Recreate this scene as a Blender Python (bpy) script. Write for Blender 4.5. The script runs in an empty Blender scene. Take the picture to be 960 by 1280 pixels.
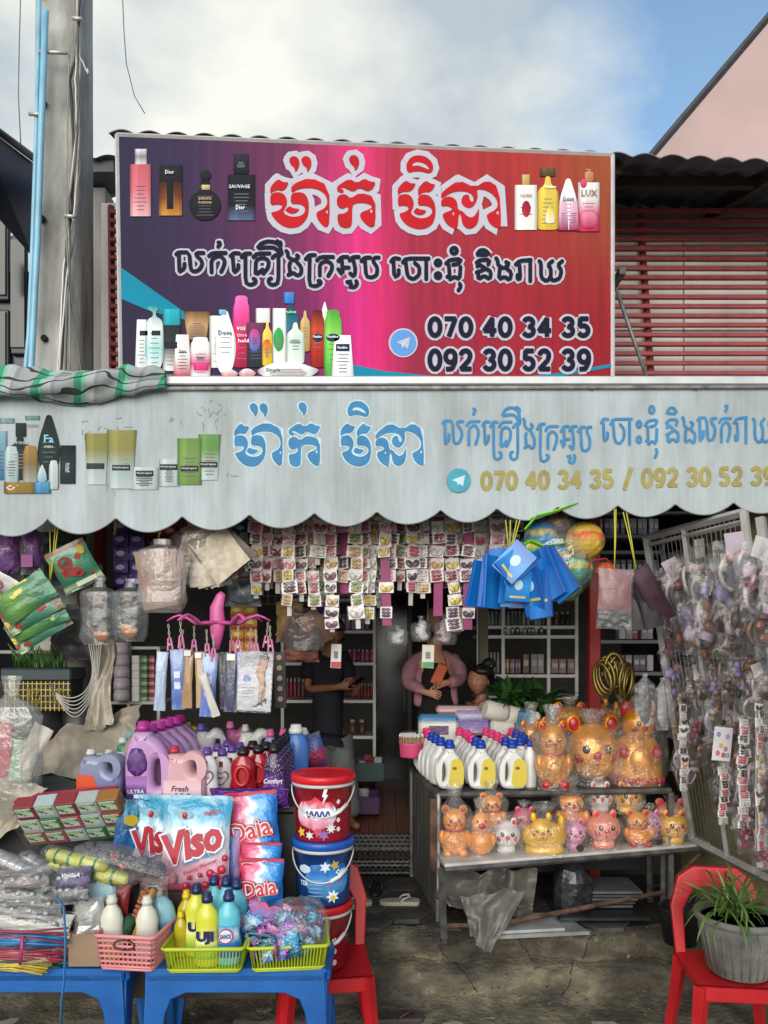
import bpy, math, random
from math import sin, cos, pi, radians, sqrt
from mathutils import Vector, Matrix, Euler, noise
R = random.Random(7)
S = bpy.context.scene
COL = S.collection
F, HY, ZC = 950.0, 800.0, 1.61          # focal length and horizon row in photo pixels, eye height above the shop floor
# ------------------------------------------------------------------ camera
cd = bpy.data.cameras.new('camera'); cam = bpy.data.objects.new('camera', cd); COL.objects.link(cam)
cam.location = (0, 0, ZC); cam.rotation_euler = (radians(90), 0, 0)
cd.sensor_fit = 'HORIZONTAL'; cd.sensor_width = 36; cd.lens = 36*F/960
cd.shift_y = (HY-640)/960; cd.clip_start = .05; cd.clip_end = 3000
S.camera = cam
# ------------------------------------------------------------------ sky, sun, exposure
SUN_EL, SUN_ROT = radians(18), radians(193)
w = bpy.data.worlds.new('World'); S.world = w; w.use_nodes = True
nt = w.node_tree; nt.nodes.clear()
def N(nt, t, **kw):
    n = nt.nodes.new(t)
    for k, v in kw.items():
        if k.startswith('i_'): n.inputs[int(k[2:])].default_value = v
        else: setattr(n, k, v)
    return n
L = lambda nt, a, b: nt.links.new(a, b)
sky = N(nt, 'ShaderNodeTexSky', sky_type='NISHITA', sun_disc=False, sun_elevation=SUN_EL, sun_rotation=SUN_ROT, air_density=1.3, dust_density=1.5, ozone_density=1.5)
tc = N(nt, 'ShaderNodeTexCoord')
mp = N(nt, 'ShaderNodeMapping'); mp.inputs['Scale'].default_value = (1.5, 1.5, 2.6); mp.inputs['Location'].default_value = (.62, .1, .35)
L(nt, tc.outputs['Generated'], mp.inputs[0])
n1 = N(nt, 'ShaderNodeTexNoise'); n1.inputs['Scale'].default_value = 1.7; n1.inputs['Detail'].default_value = 9; n1.inputs['Roughness'].default_value = .56; n1.inputs['Distortion'].default_value = .3
L(nt, mp.outputs[0], n1.inputs[0])
# the cloud bank lies to the left; the sky opens to the right
sp = N(nt, 'ShaderNodeSeparateXYZ'); L(nt, tc.outputs['Generated'], sp.inputs[0])
ma = N(nt, 'ShaderNodeMath', operation='MULTIPLY_ADD'); ma.inputs[1].default_value = -.95; ma.inputs[2].default_value = .14; L(nt, sp.outputs[0], ma.inputs[0])
ma2 = N(nt, 'ShaderNodeMath', operation='ADD'); L(nt, n1.outputs[0], ma2.inputs[0]); L(nt, ma.outputs[0], ma2.inputs[1])
cr = N(nt, 'ShaderNodeValToRGB'); cr.color_ramp.elements[0].position = .38; cr.color_ramp.elements[1].position = .62
L(nt, ma2.outputs[0], cr.inputs[0])
n2 = N(nt, 'ShaderNodeTexNoise'); n2.inputs['Scale'].default_value = 2.6; n2.inputs['Detail'].default_value = 7; n2.inputs['Roughness'].default_value = .5
L(nt, mp.outputs[0], n2.inputs[0])
cc = N(nt, 'ShaderNodeValToRGB'); e = cc.color_ramp.elements; e[0].position = .38; e[0].color = (2.85, 3.3, 3.65, 1); e[1].position = .66; e[1].color = (5.8, 5.8, 5.2, 1)
L(nt, n2.outputs[0], cc.inputs[0])
mx = N(nt, 'ShaderNodeMix', data_type='RGBA'); L(nt, cr.outputs[0], mx.inputs[0])
sb = N(nt, 'ShaderNodeMix', data_type='RGBA', blend_type='MULTIPLY'); sb.inputs[0].default_value = 1; sb.inputs[7].default_value = (1.15, 1.25, 1.32, 1)
L(nt, sky.outputs[0], sb.inputs[6]); L(nt, sb.outputs[2], mx.inputs[6]); L(nt, cc.outputs[0], mx.inputs[7])
bg = N(nt, 'ShaderNodeBackground'); bg.inputs[1].default_value = .14; L(nt, mx.outputs[2], bg.inputs[0])
wo = N(nt, 'ShaderNodeOutputWorld'); L(nt, bg.outputs[0], wo.inputs[0])
sd = bpy.data.lights.new('sun', 'SUN'); sd.energy = 2.7; sd.angle = radians(50); sd.color = (1, .95, .87)
so = bpy.data.objects.new('sun', sd); COL.objects.link(so)
SDIR = Vector((sin(SUN_ROT)*cos(SUN_EL), cos(SUN_ROT)*cos(SUN_EL), sin(SUN_EL)))   # towards the sun: behind the camera, high
so.rotation_euler = SDIR.to_track_quat('Z', 'Y').to_euler()
S.view_settings.view_transform = 'Standard'; S.view_settings.look = 'None'; S.view_settings.exposure = .36; S.view_settings.gamma = 1
S.cycles.max_bounces = 8; S.cycles.transparent_max_bounces = 24; S.cycles.use_denoising = True
# ------------------------------------------------------------------ helpers
def W(x, y, Y): return Vector(((x-480)*Y/F, Y, ZC-(y-HY)*Y/F))      # photo pixel at a chosen depth
def px(n, Y): return n*Y/F
def hexc(c):
    if not isinstance(c, str): return tuple(c)
    v = [int(c[i:i+2], 16)/255 for i in (0, 2, 4)]
    return tuple(t/12.92 if t <= .04045 else ((t+.055)/1.055)**2.4 for t in v)
MATS = {}
def M(c, rough=.5, metal=0, var=.12, sc=6, bump=0, bsc=40, key='', spec=.5, stretch=None, emit=0, coat=0):
    """painted or plain material: base colour broken by noise, optional relief"""
    k = (c, rough, metal, var, sc, bump, bsc, key, stretch, emit, coat)
    if k in MATS: return MATS[k]
    m = bpy.data.materials.new('m_%s' % (key or 'plain')); m.use_nodes = True; nt = m.node_tree
    b = nt.nodes['Principled BSDF']; b.inputs['Roughness'].default_value = rough; b.inputs['Metallic'].default_value = metal
    b.inputs['Specular IOR Level'].default_value = spec; b.inputs['Coat Weight'].default_value = coat; b.inputs['Coat Roughness'].default_value = .15
    col = hexc(c); tc = N(nt, 'ShaderNodeTexCoord'); src = tc.outputs['Object']
    if stretch:
        mp = N(nt, 'ShaderNodeMapping'); mp.inputs['Scale'].default_value = stretch; L(nt, src, mp.inputs[0]); src = mp.outputs[0]
    if var:
        n = N(nt, 'ShaderNodeTexNoise'); n.inputs['Scale'].default_value = sc; n.inputs['Detail'].default_value = 6; L(nt, src, n.inputs[0])
        r = N(nt, 'ShaderNodeValToRGB'); r.color_ramp.elements[0].position = .3; r.color_ramp.elements[1].position = .7
        r.color_ramp.elements[0].color = (*[t*(1-var*1.6) for t in col], 1); r.color_ramp.elements[1].color = (*[min(1, t*(1+var*.8)+var*.02) for t in col], 1)
        L(nt, n.outputs[0], r.inputs[0]); L(nt, r.outputs[0], b.inputs[0])
        if rough > .05:
            mr = N(nt, 'ShaderNodeMapRange'); mr.inputs[3].default_value = max(.03, rough-.1); mr.inputs[4].default_value = min(1, rough+.12); L(nt, n.outputs[0], mr.inputs[0]); L(nt, mr.outputs[0], b.inputs['Roughness'])
    else: b.inputs[0].default_value = (*col, 1)
    if bump:
        n = N(nt, 'ShaderNodeTexNoise'); n.inputs['Scale'].default_value = bsc; n.inputs['Detail'].default_value = 5; L(nt, src, n.inputs[0])
        bp = N(nt, 'ShaderNodeBump'); bp.inputs['Strength'].default_value = bump; bp.inputs['Distance'].default_value = .01; L(nt, n.outputs[0], bp.inputs['Height']); L(nt, bp.outputs[0], b.inputs['Normal'])
    if emit: b.inputs['Emission Color'].default_value = (*col, 1); b.inputs['Emission Strength'].default_value = emit
    MATS[k] = m; return m
def MP(stops, axis=2, amp=.12, sc=3, rough=.35, metal=0, const=False, bump=0, bsc=12, blob=None, key='print', coat=0, shade=False):
    """printed packaging: colour bands along one axis of the object's bounds, wobbled by noise, with optional blotches"""
    k = ('P', tuple(stops), axis, amp, sc, rough, metal, const, bump, blob, coat, shade)
    if k in MATS: return MATS[k]
    m = bpy.data.materials.new('m_'+key); m.use_nodes = True; nt = m.node_tree; b = nt.nodes['Principled BSDF']
    b.inputs['Roughness'].default_value = rough; b.inputs['Metallic'].default_value = metal; b.inputs['Coat Weight'].default_value = coat
    tc = N(nt, 'ShaderNodeTexCoord'); sp = N(nt, 'ShaderNodeSeparateXYZ'); L(nt, tc.outputs['Generated'], sp.inputs[0])
    n = N(nt, 'ShaderNodeTexNoise'); n.inputs['Scale'].default_value = sc; n.inputs['Detail'].default_value = 4; L(nt, tc.outputs['Generated'], n.inputs[0])
    s1 = N(nt, 'ShaderNodeMath', operation='SUBTRACT'); s1.inputs[1].default_value = .5; L(nt, n.outputs[0], s1.inputs[0])
    s2 = N(nt, 'ShaderNodeMath', operation='MULTIPLY_ADD'); s2.inputs[1].default_value = amp*2; L(nt, s1.outputs[0], s2.inputs[0]); L(nt, sp.outputs[axis], s2.inputs[2])
    r = N(nt, 'ShaderNodeValToRGB'); el = r.color_ramp.elements
    if const: r.color_ramp.interpolation = 'CONSTANT'
    while len(el) < len(stops): el.new(.5)
    for e, (p, c) in zip(el, stops): e.position = p; e.color = (*hexc(c), 1)
    L(nt, s2.outputs[0], r.inputs[0]); out = r.outputs[0]
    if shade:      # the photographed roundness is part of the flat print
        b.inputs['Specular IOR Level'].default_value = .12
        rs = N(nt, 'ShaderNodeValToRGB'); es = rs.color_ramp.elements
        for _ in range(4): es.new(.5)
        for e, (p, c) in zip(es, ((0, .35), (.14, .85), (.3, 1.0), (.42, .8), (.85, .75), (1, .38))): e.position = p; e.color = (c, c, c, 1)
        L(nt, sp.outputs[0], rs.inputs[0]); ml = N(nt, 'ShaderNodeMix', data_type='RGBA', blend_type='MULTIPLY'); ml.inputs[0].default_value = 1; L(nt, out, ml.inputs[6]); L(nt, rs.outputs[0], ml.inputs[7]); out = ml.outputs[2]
    if blob:
        bc, bs, th = blob
        v = N(nt, 'ShaderNodeTexVoronoi'); v.inputs['Scale'].default_value = bs; L(nt, tc.outputs['Generated'], v.inputs[0])
        lt = N(nt, 'ShaderNodeMath', operation='LESS_THAN'); lt.inputs[1].default_value = th; L(nt, v.outputs['Distance'], lt.inputs[0])
        mx = N(nt, 'ShaderNodeMix', data_type='RGBA'); L(nt, lt.outputs[0], mx.inputs[0]); L(nt, out, mx.inputs[6]); mx.inputs[7].default_value = (*hexc(bc), 1); out = mx.outputs[2]
    L(nt, out, b.inputs[0])
    if bump:
        n = N(nt, 'ShaderNodeTexNoise'); n.inputs['Scale'].default_value = bsc; n.inputs['Detail'].default_value = 3; L(nt, tc.outputs['Generated'], n.inputs[0])
        bp = N(nt, 'ShaderNodeBump'); bp.inputs['Strength'].default_value = bump; bp.inputs['Distance'].default_value = .02; L(nt, n.outputs[0], bp.inputs['Height']); L(nt, bp.outputs[0], b.inputs['Normal'])
    MATS[k] = m; return m
def MF(c='ffffff', a=.22, rough=.12, key='film', bsc=30, bump=.3, g=.02):
    """clear crinkled plastic film"""
    k = ('F', c, a, rough, bsc, g)
    if k in MATS: return MATS[k]
    m = bpy.data.materials.new('m_'+key); m.use_nodes = True; nt = m.node_tree; b = nt.nodes['Principled BSDF']
    b.inputs[0].default_value = (*hexc(c), 1); b.inputs['Roughness'].default_value = rough; b.inputs['Specular IOR Level'].default_value = .9
    tc = N(nt, 'ShaderNodeTexCoord'); n = N(nt, 'ShaderNodeTexNoise'); n.inputs['Scale'].default_value = bsc; n.inputs['Detail'].default_value = 3; n.inputs['Distortion'].default_value = .8; L(nt, tc.outputs['Object'], n.inputs[0])
    bp = N(nt, 'ShaderNodeBump'); bp.inputs['Strength'].default_value = bump; bp.inputs['Distance'].default_value = .02; L(nt, n.outputs[0], bp.inputs['Height']); L(nt, bp.outputs[0], b.inputs['Normal'])
    gl = N(nt, 'ShaderNodeBsdfGlossy'); gl.inputs['Roughness'].default_value = rough; gl.inputs['Color'].default_value = (.8, .8, .8, 1); L(nt, bp.outputs[0], gl.inputs['Normal'])
    lw = N(nt, 'ShaderNodeLayerWeight'); lw.inputs[0].default_value = .25; L(nt, bp.outputs[0], lw.inputs['Normal'])
    mr = N(nt, 'ShaderNodeMapRange'); mr.inputs[3].default_value = g+a*.12; mr.inputs[4].default_value = min(1, a*1.2+.13); L(nt, lw.outputs['Facing'], mr.inputs[0])
    tr = N(nt, 'ShaderNodeBsdfTransparent'); md = N(nt, 'ShaderNodeMixShader'); md.inputs[0].default_value = a*.5; L(nt, tr.outputs[0], md.inputs[1]); L(nt, b.outputs[0], md.inputs[2])
    ms = N(nt, 'ShaderNodeMixShader'); L(nt, mr.outputs[0], ms.inputs[0]); L(nt, md.outputs[0], ms.inputs[1]); L(nt, gl.outputs[0], ms.inputs[2])
    L(nt, ms.outputs[0], nt.nodes['Material Output'].inputs[0]); MATS[k] = m; return m
class MB:
    """collects shapes and links them as ONE mesh object"""
    def __init__(s): s.v = []; s.f = []; s.m = []; s.s = []
    def add(s, vs, fs, m=0, smooth=False, T=None):
        o = len(s.v)
        s.v += [tuple(T @ Vector(v)) for v in vs] if T else [tuple(v) for v in vs]
        for f in fs: s.f.append([i+o for i in f]); s.m.append(m); s.s.append(smooth)
        return s
    def box(s, c, d, m=0, T=None, b=0):
        x, y, z = d[0]/2, d[1]/2, d[2]/2
        if not b:
            vs = [(c[0]+i*x, c[1]+j*y, c[2]+k*z) for i in (-1, 1) for j in (-1, 1) for k in (-1, 1)]
            return s.add(vs, [(0,1,3,2), (4,6,7,5), (0,4,5,1), (2,3,7,6), (0,2,6,4), (1,5,7,3)], m, False, T)
        b = min(b, x*.9, y*.9, z*.9); vs = []; 
        for i in (-1, 1):
            for j in (-1, 1):
                for k in (-1, 1):
                    vs += [(c[0]+i*x, c[1]+j*(y-b), c[2]+k*(z-b)), (c[0]+i*(x-b), c[1]+j*y, c[2]+k*(z-b)), (c[0]+i*(x-b), c[1]+j*(y-b), c[2]+k*z)]
        I = lambda i, j, k, a: ((i*2+j)*2+k)*3+a
        fs = []
        for a in range(3):
            for sg in (0, 1):
                q = []
                for (p, r) in ((0,0), (1,0), (1,1), (0,1)):
                    ix = [0, 0, 0]; ix[a] = sg; o = [t for t in range(3) if t != a]; ix[o[0]] = p; ix[o[1]] = r; q.append(I(*ix, a))
                fs.append(q if (sg ^ (a == 1)) else q[::-1])
        for a in range(3):
            o = [t for t in range(3) if t != a]
            for p in (0, 1):
                for r in (0, 1):
                    i0 = [0]*3; i1 = [0]*3; i1[a] = 1; i0[o[0]] = i1[o[0]] = p; i0[o[1]] = i1[o[1]] = r
                    fs.append((I(*i0, o[0]), I(*i0, o[1]), I(*i1, o[1]), I(*i1, o[0])))
        for i in (0, 1):
            for j in (0, 1):
                for k in (0, 1): fs.append((I(i, j, k, 0), I(i, j, k, 1), I(i, j, k, 2)))
        return s.add(vs, fs, m, False, T)
    def lathe(s, prof, n=16, c=(0,0,0), sx=1, sy=1, m=0, T=None, smooth=True, ms=None):
        vs = []; fs = []
        for (r, z) in prof:
            for k in range(n): a = 2*pi*k/n; vs.append((c[0]+r*sx*cos(a), c[1]+r*sy*sin(a), c[2]+z))
        for j in range(len(prof)-1):
            fs = [(j*n+k, j*n+(k+1) % n, (j+1)*n+(k+1) % n, (j+1)*n+k) for k in range(n)]
            if j == 0: base = len(s.v); s.add(vs, [], m, smooth, T)
            for f in fs: s.f.append([i+base for i in f]); s.m.append(ms[j] if ms else m); s.s.append(smooth)
        s.f.append([base+k for k in range(n)][::-1]); s.m.append(ms[0] if ms else m); s.s.append(False)
        s.f.append([base+(len(prof)-1)*n+k for k in range(n)]); s.m.append(ms[-1] if ms else m); s.s.append(False)
        return s
    def tube(s, pts, r, n=8, m=0, T=None, caps=True, smooth=True, flat=None):
        pts = [Vector(p) for p in pts]; rs = r if isinstance(r, (list, tuple)) else [r]*len(pts); vs = []; up = None
        for i, p in enumerate(pts):
            t = (pts[min(i+1, len(pts)-1)]-pts[max(i-1, 0)]).normalized()
            if up is None: up = Vector((0, 0, 1)) if abs(t.z) < .9 else Vector((0, 1, 0))
            a = t.cross(up).normalized(); b = a.cross(t).normalized(); up = b
            for k in range(n):
                q = 2*pi*k/n; vs.append(p+(a*cos(q)+b*sin(q)*(flat or 1))*rs[i])
        fs = [(i*n+k, i*n+(k+1) % n, (i+1)*n+(k+1) % n, (i+1)*n+k) for i in range(len(pts)-1) for k in range(n)]
        if caps: fs += [list(range(n))[::-1], [(len(pts)-1)*n+k for k in range(n)]]
        return s.add(vs, fs, m, smooth, T)
    def grid(s, nu, nv, fn, m=0, smooth=True, wrap=False, T=None, keep=None, mfn=None):
        vs = [fn(i/nu, j/nv) for j in range(nv+1) for i in range(nu+1)]; o = len(s.v); s.add(vs, [], m, smooth, T)
        for j in range(nv):
            for i in range(nu):
                if keep and not keep((i+.5)/nu, (j+.5)/nv): continue
                a = j*(nu+1)+i; s.f.append([o+a, o+a+1, o+a+nu+2, o+a+nu+1]); s.m.append(mfn((i+.5)/nu, (j+.5)/nv) if mfn else m); s.s.append(smooth)
        return s
    def ball(s, c, r, n=12, m=0, T=None, smooth=True, fn=None):
        r = r if isinstance(r, (tuple, list)) else (r, r, r); vs = []; nv = max(4, n//2)
        for j in range(nv+1):
            for i in range(n):
                a, b = 2*pi*i/n, pi*(j/nv-.5); d = Vector((cos(a)*cos(b), sin(a)*cos(b), sin(b))); k = fn(d) if fn else 1
                vs.append((c[0]+d.x*r[0]*k, c[1]+d.y*r[1]*k, c[2]+d.z*r[2]*k))
        fs = [(j*n+i, j*n+(i+1) % n, (j+1)*n+(i+1) % n, (j+1)*n+i) for j in range(nv) for i in range(n)]
        return s.add(vs, fs, m, smooth, T)
    def poly(s, pts, th=.002, m=0, T=None):
        """polygon in the XZ plane given as (x,z), facing -Y, with thickness th"""
        n = len(pts); a = sum(pts[i][0]*pts[(i+1) % n][1]-pts[(i+1) % n][0]*pts[i][1] for i in range(n))
        if a < 0: pts = pts[::-1]
        vs = [(p[0], 0, p[1]) for p in pts]+[(p[0], th, p[1]) for p in pts]
        return s.add(vs, [list(range(n)), list(range(n, 2*n))[::-1]]+[(i, i+n, (i+1) % n+n, (i+1) % n) for i in range(n)], m, False, T)
    def mesh(s, name, mats):
        me = bpy.data.meshes.new(name); me.from_pydata(s.v, [], s.f)
        for m in (mats if isinstance(mats, (list, tuple)) else [mats]): me.materials.append(m)
        me.polygons.foreach_set('material_index', s.m); me.polygons.foreach_set('use_smooth', s.s); me.update(); return me
    def build(s, name, mats, parent=None, loc=None, rot=None):
        return ob(name, s.mesh(name, mats), parent, loc, rot)
def ob(name, data, parent=None, loc=None, rot=None, scale=None):
    o = bpy.data.objects.new(name, data); COL.objects.link(o)
    if parent: o.parent = parent
    if loc is not None: o.location = loc
    if rot is not None: o.rotation_euler = rot
    if scale is not None: o.scale = scale
    return o
def tag(o, label=None, cat=None, group=None, kind=None):
    for k, v in (('label', label), ('category', cat), ('group', group), ('kind', kind)):
        if v: o[k] = v
    return o
def thing(name, label, cat, loc=(0,0,0), rot=(0,0,0), group=None, kind=None):
    return tag(ob(name, None, None, loc, rot), label, cat, group, kind)
def copy_tree(o, loc=None, rot=None, label=None, group=None, parent=None, scale=None):
    c = o.copy(); COL.objects.link(c); c.parent = parent
    if loc is not None: c.location = loc
    if rot is not None: c.rotation_euler = rot
    if scale is not None: c.scale = (scale,)*3 if not isinstance(scale, tuple) else scale
    if label: c['label'] = label
    if group: c['group'] = group
    for ch in list(o.children): copy_tree(ch, parent=c)
    return c
def TR(loc=(0,0,0), rot=(0,0,0), sc=(1,1,1)):
    return Matrix.LocRotScale(Vector(loc), Euler(rot), Vector(sc))
ORD = ['first', 'second', 'third', 'fourth', 'fifth', 'sixth', 'seventh', 'eighth', 'ninth', 'tenth', 'eleventh', 'twelfth', 'thirteenth', 'fourteenth', 'fifteenth', 'sixteenth', 'seventeenth', 'eighteenth', 'nineteenth', 'twentieth', 'twenty-first', 'twenty-second', 'twenty-third', 'twenty-fourth', 'twenty-fifth', 'twenty-sixth', 'twenty-seventh', 'twenty-eighth', 'twenty-ninth', 'thirtieth']
def sm3(pts, it=2):
    for _ in range(it):
        q = [pts[0]]
        for a, b in zip(pts, pts[1:]): a, b = Vector(a), Vector(b); q += [a*.75+b*.25, a*.25+b*.75]
        pts = q+[pts[-1]]
    return pts
def nz(p, s=1, k=0): return noise.noise(Vector((p[0]*s+k*7.3, p[1]*s+k*3.1, p[2]*s-k*5.7)))
def slab(polys, ext, bev=0, res=2):
    """outlines with holes -> rounded slab facing -Y (mesh data), coordinates (x,z)"""
    cu = bpy.data.curves.new('t', 'CURVE'); cu.dimensions = '2D'; cu.fill_mode = 'BOTH'; cu.extrude = ext; cu.bevel_depth = bev; cu.offset = -bev; cu.bevel_resolution = res
    for p in polys:
        sp = cu.splines.new('POLY'); sp.points.add(len(p)-1); sp.use_cyclic_u = True
        for q, (x, z) in zip(sp.points, p): q.co = (x, z, 0, 1)
    o = bpy.data.objects.new('t', cu); me = bpy.data.meshes.new_from_object(o); bpy.data.objects.remove(o); bpy.data.curves.remove(cu)
    me.transform(Matrix.Rotation(pi/2, 4, 'X')); return me
def smooth_loop(pts, it=2):
    for _ in range(it):
        q = []
        for i in range(len(pts)):
            a, b = pts[i], pts[(i+1) % len(pts)]
            q += [(a[0]*.75+b[0]*.25, a[1]*.75+b[1]*.25), (a[0]*.25+b[0]*.75, a[1]*.25+b[1]*.75)]
        pts = q
    return pts
def text_me(txt, w, h, bold=.02, shear=0, ext=.001, res=2, mat=None):
    cu = bpy.data.curves.new('t', 'FONT'); cu.body = txt; cu.size = 1; cu.offset = bold; cu.extrude = .01; cu.resolution_u = res; cu.shear = shear
    o = bpy.data.objects.new('t', cu); me = bpy.data.meshes.new_from_object(o); bpy.data.objects.remove(o); bpy.data.curves.remove(cu)
    if not len(me.vertices): return me
    xs = [v.co.x for v in me.vertices]; ys = [v.co.y for v in me.vertices]; x0, x1, y0, y1 = min(xs), max(xs), min(ys), max(ys)
    kx = w/(x1-x0); ky = (h/(y1-y0)) if h else kx
    for v in me.vertices: v.co = ((v.co.x-(x0+x1)/2)*kx, -ext if v.co.z > 0 else 0, (v.co.y-(y0+y1)/2)*ky)
    if mat: me.materials.append(mat)
    return me
def letters(txt, w, h, mat, parent, loc, rot=None, bold=.02, shear=0, ext=.001, res=2, name='lettering'):
    return ob(name, text_me(txt, w, h, bold, shear, ext, res, mat), parent, loc, rot)
# ================================================================== ground, floors, plinth
conc = M('5c5850', .93, 0, .4, 3.5, 1.0, 22, key='concrete')
g = MB().grid(2, 2, lambda u, v: ((u-.5)*900, (v-.5)*900, -.5)).build('street_ground', M('8a857b', .95, 0, .25, 3, .6, 50, key='street'))
tag(g, 'grey concrete street in front of the shop', kind='structure')
def pillow_scrap(c): return MB().grid(4, 4, lambda u, v: ((u-.5)*.05, .008*nz((u*3, v*3, len(c)+u), 1.5), (v-.5)*.035), smooth=False)
def concrete_m():
    m = bpy.data.materials.new('m_worn_concrete'); m.use_nodes = True; nt = m.node_tree; b = nt.nodes['Principled BSDF']; b.inputs['Roughness'].default_value = .9
    tc = N(nt, 'ShaderNodeTexCoord')
    def nz_(sc, det, st=(1,1,1)):
        mp = N(nt, 'ShaderNodeMapping'); mp.inputs['Scale'].default_value = st; L(nt, tc.outputs['Object'], mp.inputs[0])
        n = N(nt, 'ShaderNodeTexNoise'); n.inputs['Scale'].default_value = sc; n.inputs['Detail'].default_value = det; n.inputs['Roughness'].default_value = .62; L(nt, mp.outputs[0], n.inputs[0]); return n
    a = nz_(3.2, 12, (1, 1, 1.8)); r = N(nt, 'ShaderNodeValToRGB'); el = r.color_ramp.elements
    for _ in range(2): el.new(.5)
    for e, (p, c) in zip(el, ((.3, '2c2822'), (.45, '4c463b'), (.56, '696252'), (.7, '93896f'))): e.position = p; e.color = (*hexc(c), 1)
    L(nt, a.outputs[0], r.inputs[0])
    c2 = nz_(8, 8); r2 = N(nt, 'ShaderNodeValToRGB'); r2.color_ramp.elements[0].position = .66; r2.color_ramp.elements[1].position = .72; L(nt, c2.outputs[0], r2.inputs[0])
    mx = N(nt, 'ShaderNodeMix', data_type='RGBA'); L(nt, r2.outputs[0], mx.inputs[0]); L(nt, r.outputs[0], mx.inputs[6]); mx.inputs[7].default_value = (*hexc('aaa391'), 1)
    L(nt, mx.outputs[2], b.inputs[0]); d = nz_(30, 9); bp = N(nt, 'ShaderNodeBump'); bp.inputs['Strength'].default_value = 1; bp.inputs['Distance'].default_value = .035; L(nt, d.outputs[0], bp.inputs['Height']); L(nt, bp.outputs[0], b.inputs['Normal'])
    return m
prof = [(4.72, -.16), (4.62, -.152), (4.57, -.16), (4.535, -.18), (4.52, -.24), (4.53, -.285), (4.56, -.30), (4.50, -.315), (4.45, -.34), (4.43, -.40), (4.43, -.45), (4.36, -.48), (4.15, -.497), (4.0, -.52)]
def plf(u, v):
    i = v*(len(prof)-1); k = min(int(i), len(prof)-2); t = i-k; y = prof[k][0]*(1-t)+prof[k+1][0]*t; z = prof[k][1]*(1-t)+prof[k+1][1]*t; x = -4.5+9*u
    e = .04*nz((x, y, z), 2.2)+.022*nz((x, y, z), 8)+.008*nz((x, y, z), 25); return (x, y+e, z+e*.5+(.0 if v > .1 else 0))
p = MB().grid(420, 60, plf).build('concrete_plinth', concrete_m()); tag(p, 'rough stained concrete plinth under the shop front', kind='structure')
mb = MB()
for k in range(300):
    q = plf(R.uniform(.42, .68), R.choice((R.uniform(.02, .3), R.uniform(.5, 1), R.uniform(.75, 1)))); s_ = R.uniform(.003, .009); mb.ball((q[0], q[1]-.002, q[2]+s_*.4), (s_, s_*.8, s_*.7), 6, m=R.randrange(3), smooth=False)
tag(mb.build('grit', [M('4a453b', .9, key='grit a'), M('5f594c', .9, key='grit b'), M('24211c', .9, key='grit c')]), 'loose grit and concrete crumbs on the plinth and street edge', kind='stuff')
for i, (u0, u1, v0, v1) in enumerate(((.53, .56, .12, .75), (.585, .60, .05, .55), (.64, .615, .1, .8))):
    MB().tube([Vector(plf(u0+(u1-u0)*k/14+.003*nz((k, i, 0), .7), v0+(v1-v0)*k/14))+Vector((0, -.001, .001)) for k in range(15)], .0028, 5).build('crack', M('171512', .95, key='crack'), p)
for i, (u, v, c, l) in enumerate(((.565, .9, 'a8a49a', 'pale scrap of paper lying on the street edge left of centre'), (.60, .62, '8a3a34', 'small red wrapper scrap on the plinth below the grey sheeting'), (.63, .93, '7a8a96', 'bluish wrapper scrap on the street edge near the red chair'))):
    q = plf(u, v); tag(pillow_scrap(c).build('paper_scrap', M(c, .7, 0, .2, 20, key='scrap'), None, (q[0], q[1]-.01, q[2]+.012), (1.2, .3*i, i)), l, 'litter')
# porch of dark hexagonal paving
pf = MB().box((0, 5.2, -.26), (9, 1.2, .18)).build('porch_floor', M('1b1a19', .9, 0, .2, 8, key='joint')); tag(pf, 'dark porch floor of hexagonal tiles', kind='structure')
hx = MB(); r0 = .165
a = [(r0*.965*cos(pi/3*k), r0*.965*sin(pi/3*k)) for k in range(6)]; a2 = [(x*.95, y*.95) for x, y in a]
hx.add([(x, y, 0) for x, y in a]+[(x, y, .02) for x, y in a]+[(x, y, .026) for x, y in a2], [(12,13,14,15,16,17)]+[(i, (i+1) % 6, (i+1) % 6+6, i+6) for i in range(6)]+[(i+6, (i+1) % 6+6, (i+1) % 6+12, i+12) for i in range(6)])
hm = hx.mesh('paving_tile', M('3c3a37', .75, 0, .35, 5, .5, 30, key='hex tile'))
for i in range(-1, 9):
    for j in range(4):
        x = -.6+i*r0*1.5; y = 4.76+j*r0*1.732+(i % 2)*r0*.866
        if y < 5.55 and x < 1.5: ob('paving_tile', hm, pf, (x, y, -.172+R.uniform(0, .003)), (R.uniform(-.006, .006), R.uniform(-.006, .006), 0))
fl = MB().box((0, 7.6, -.1), (8, 3.65, .18)).build('shop_floor', M('1c120d', .6, 0, .2, 8, key='subfloor')); tag(fl, 'dark reddish wood plank floor inside the shop', kind='structure')
pm = MB().box((0, 0, 0), (.118, 3.6, .02), b=.002).mesh('plank', M('7c4629', .42, 0, .35, 3, .15, 20, key='plank', stretch=(9, .6, 1)))
for i in range(12): ob('plank', pm, fl, (-.55+i*.12, 7.6, .0+R.uniform(0, .001)))
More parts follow.
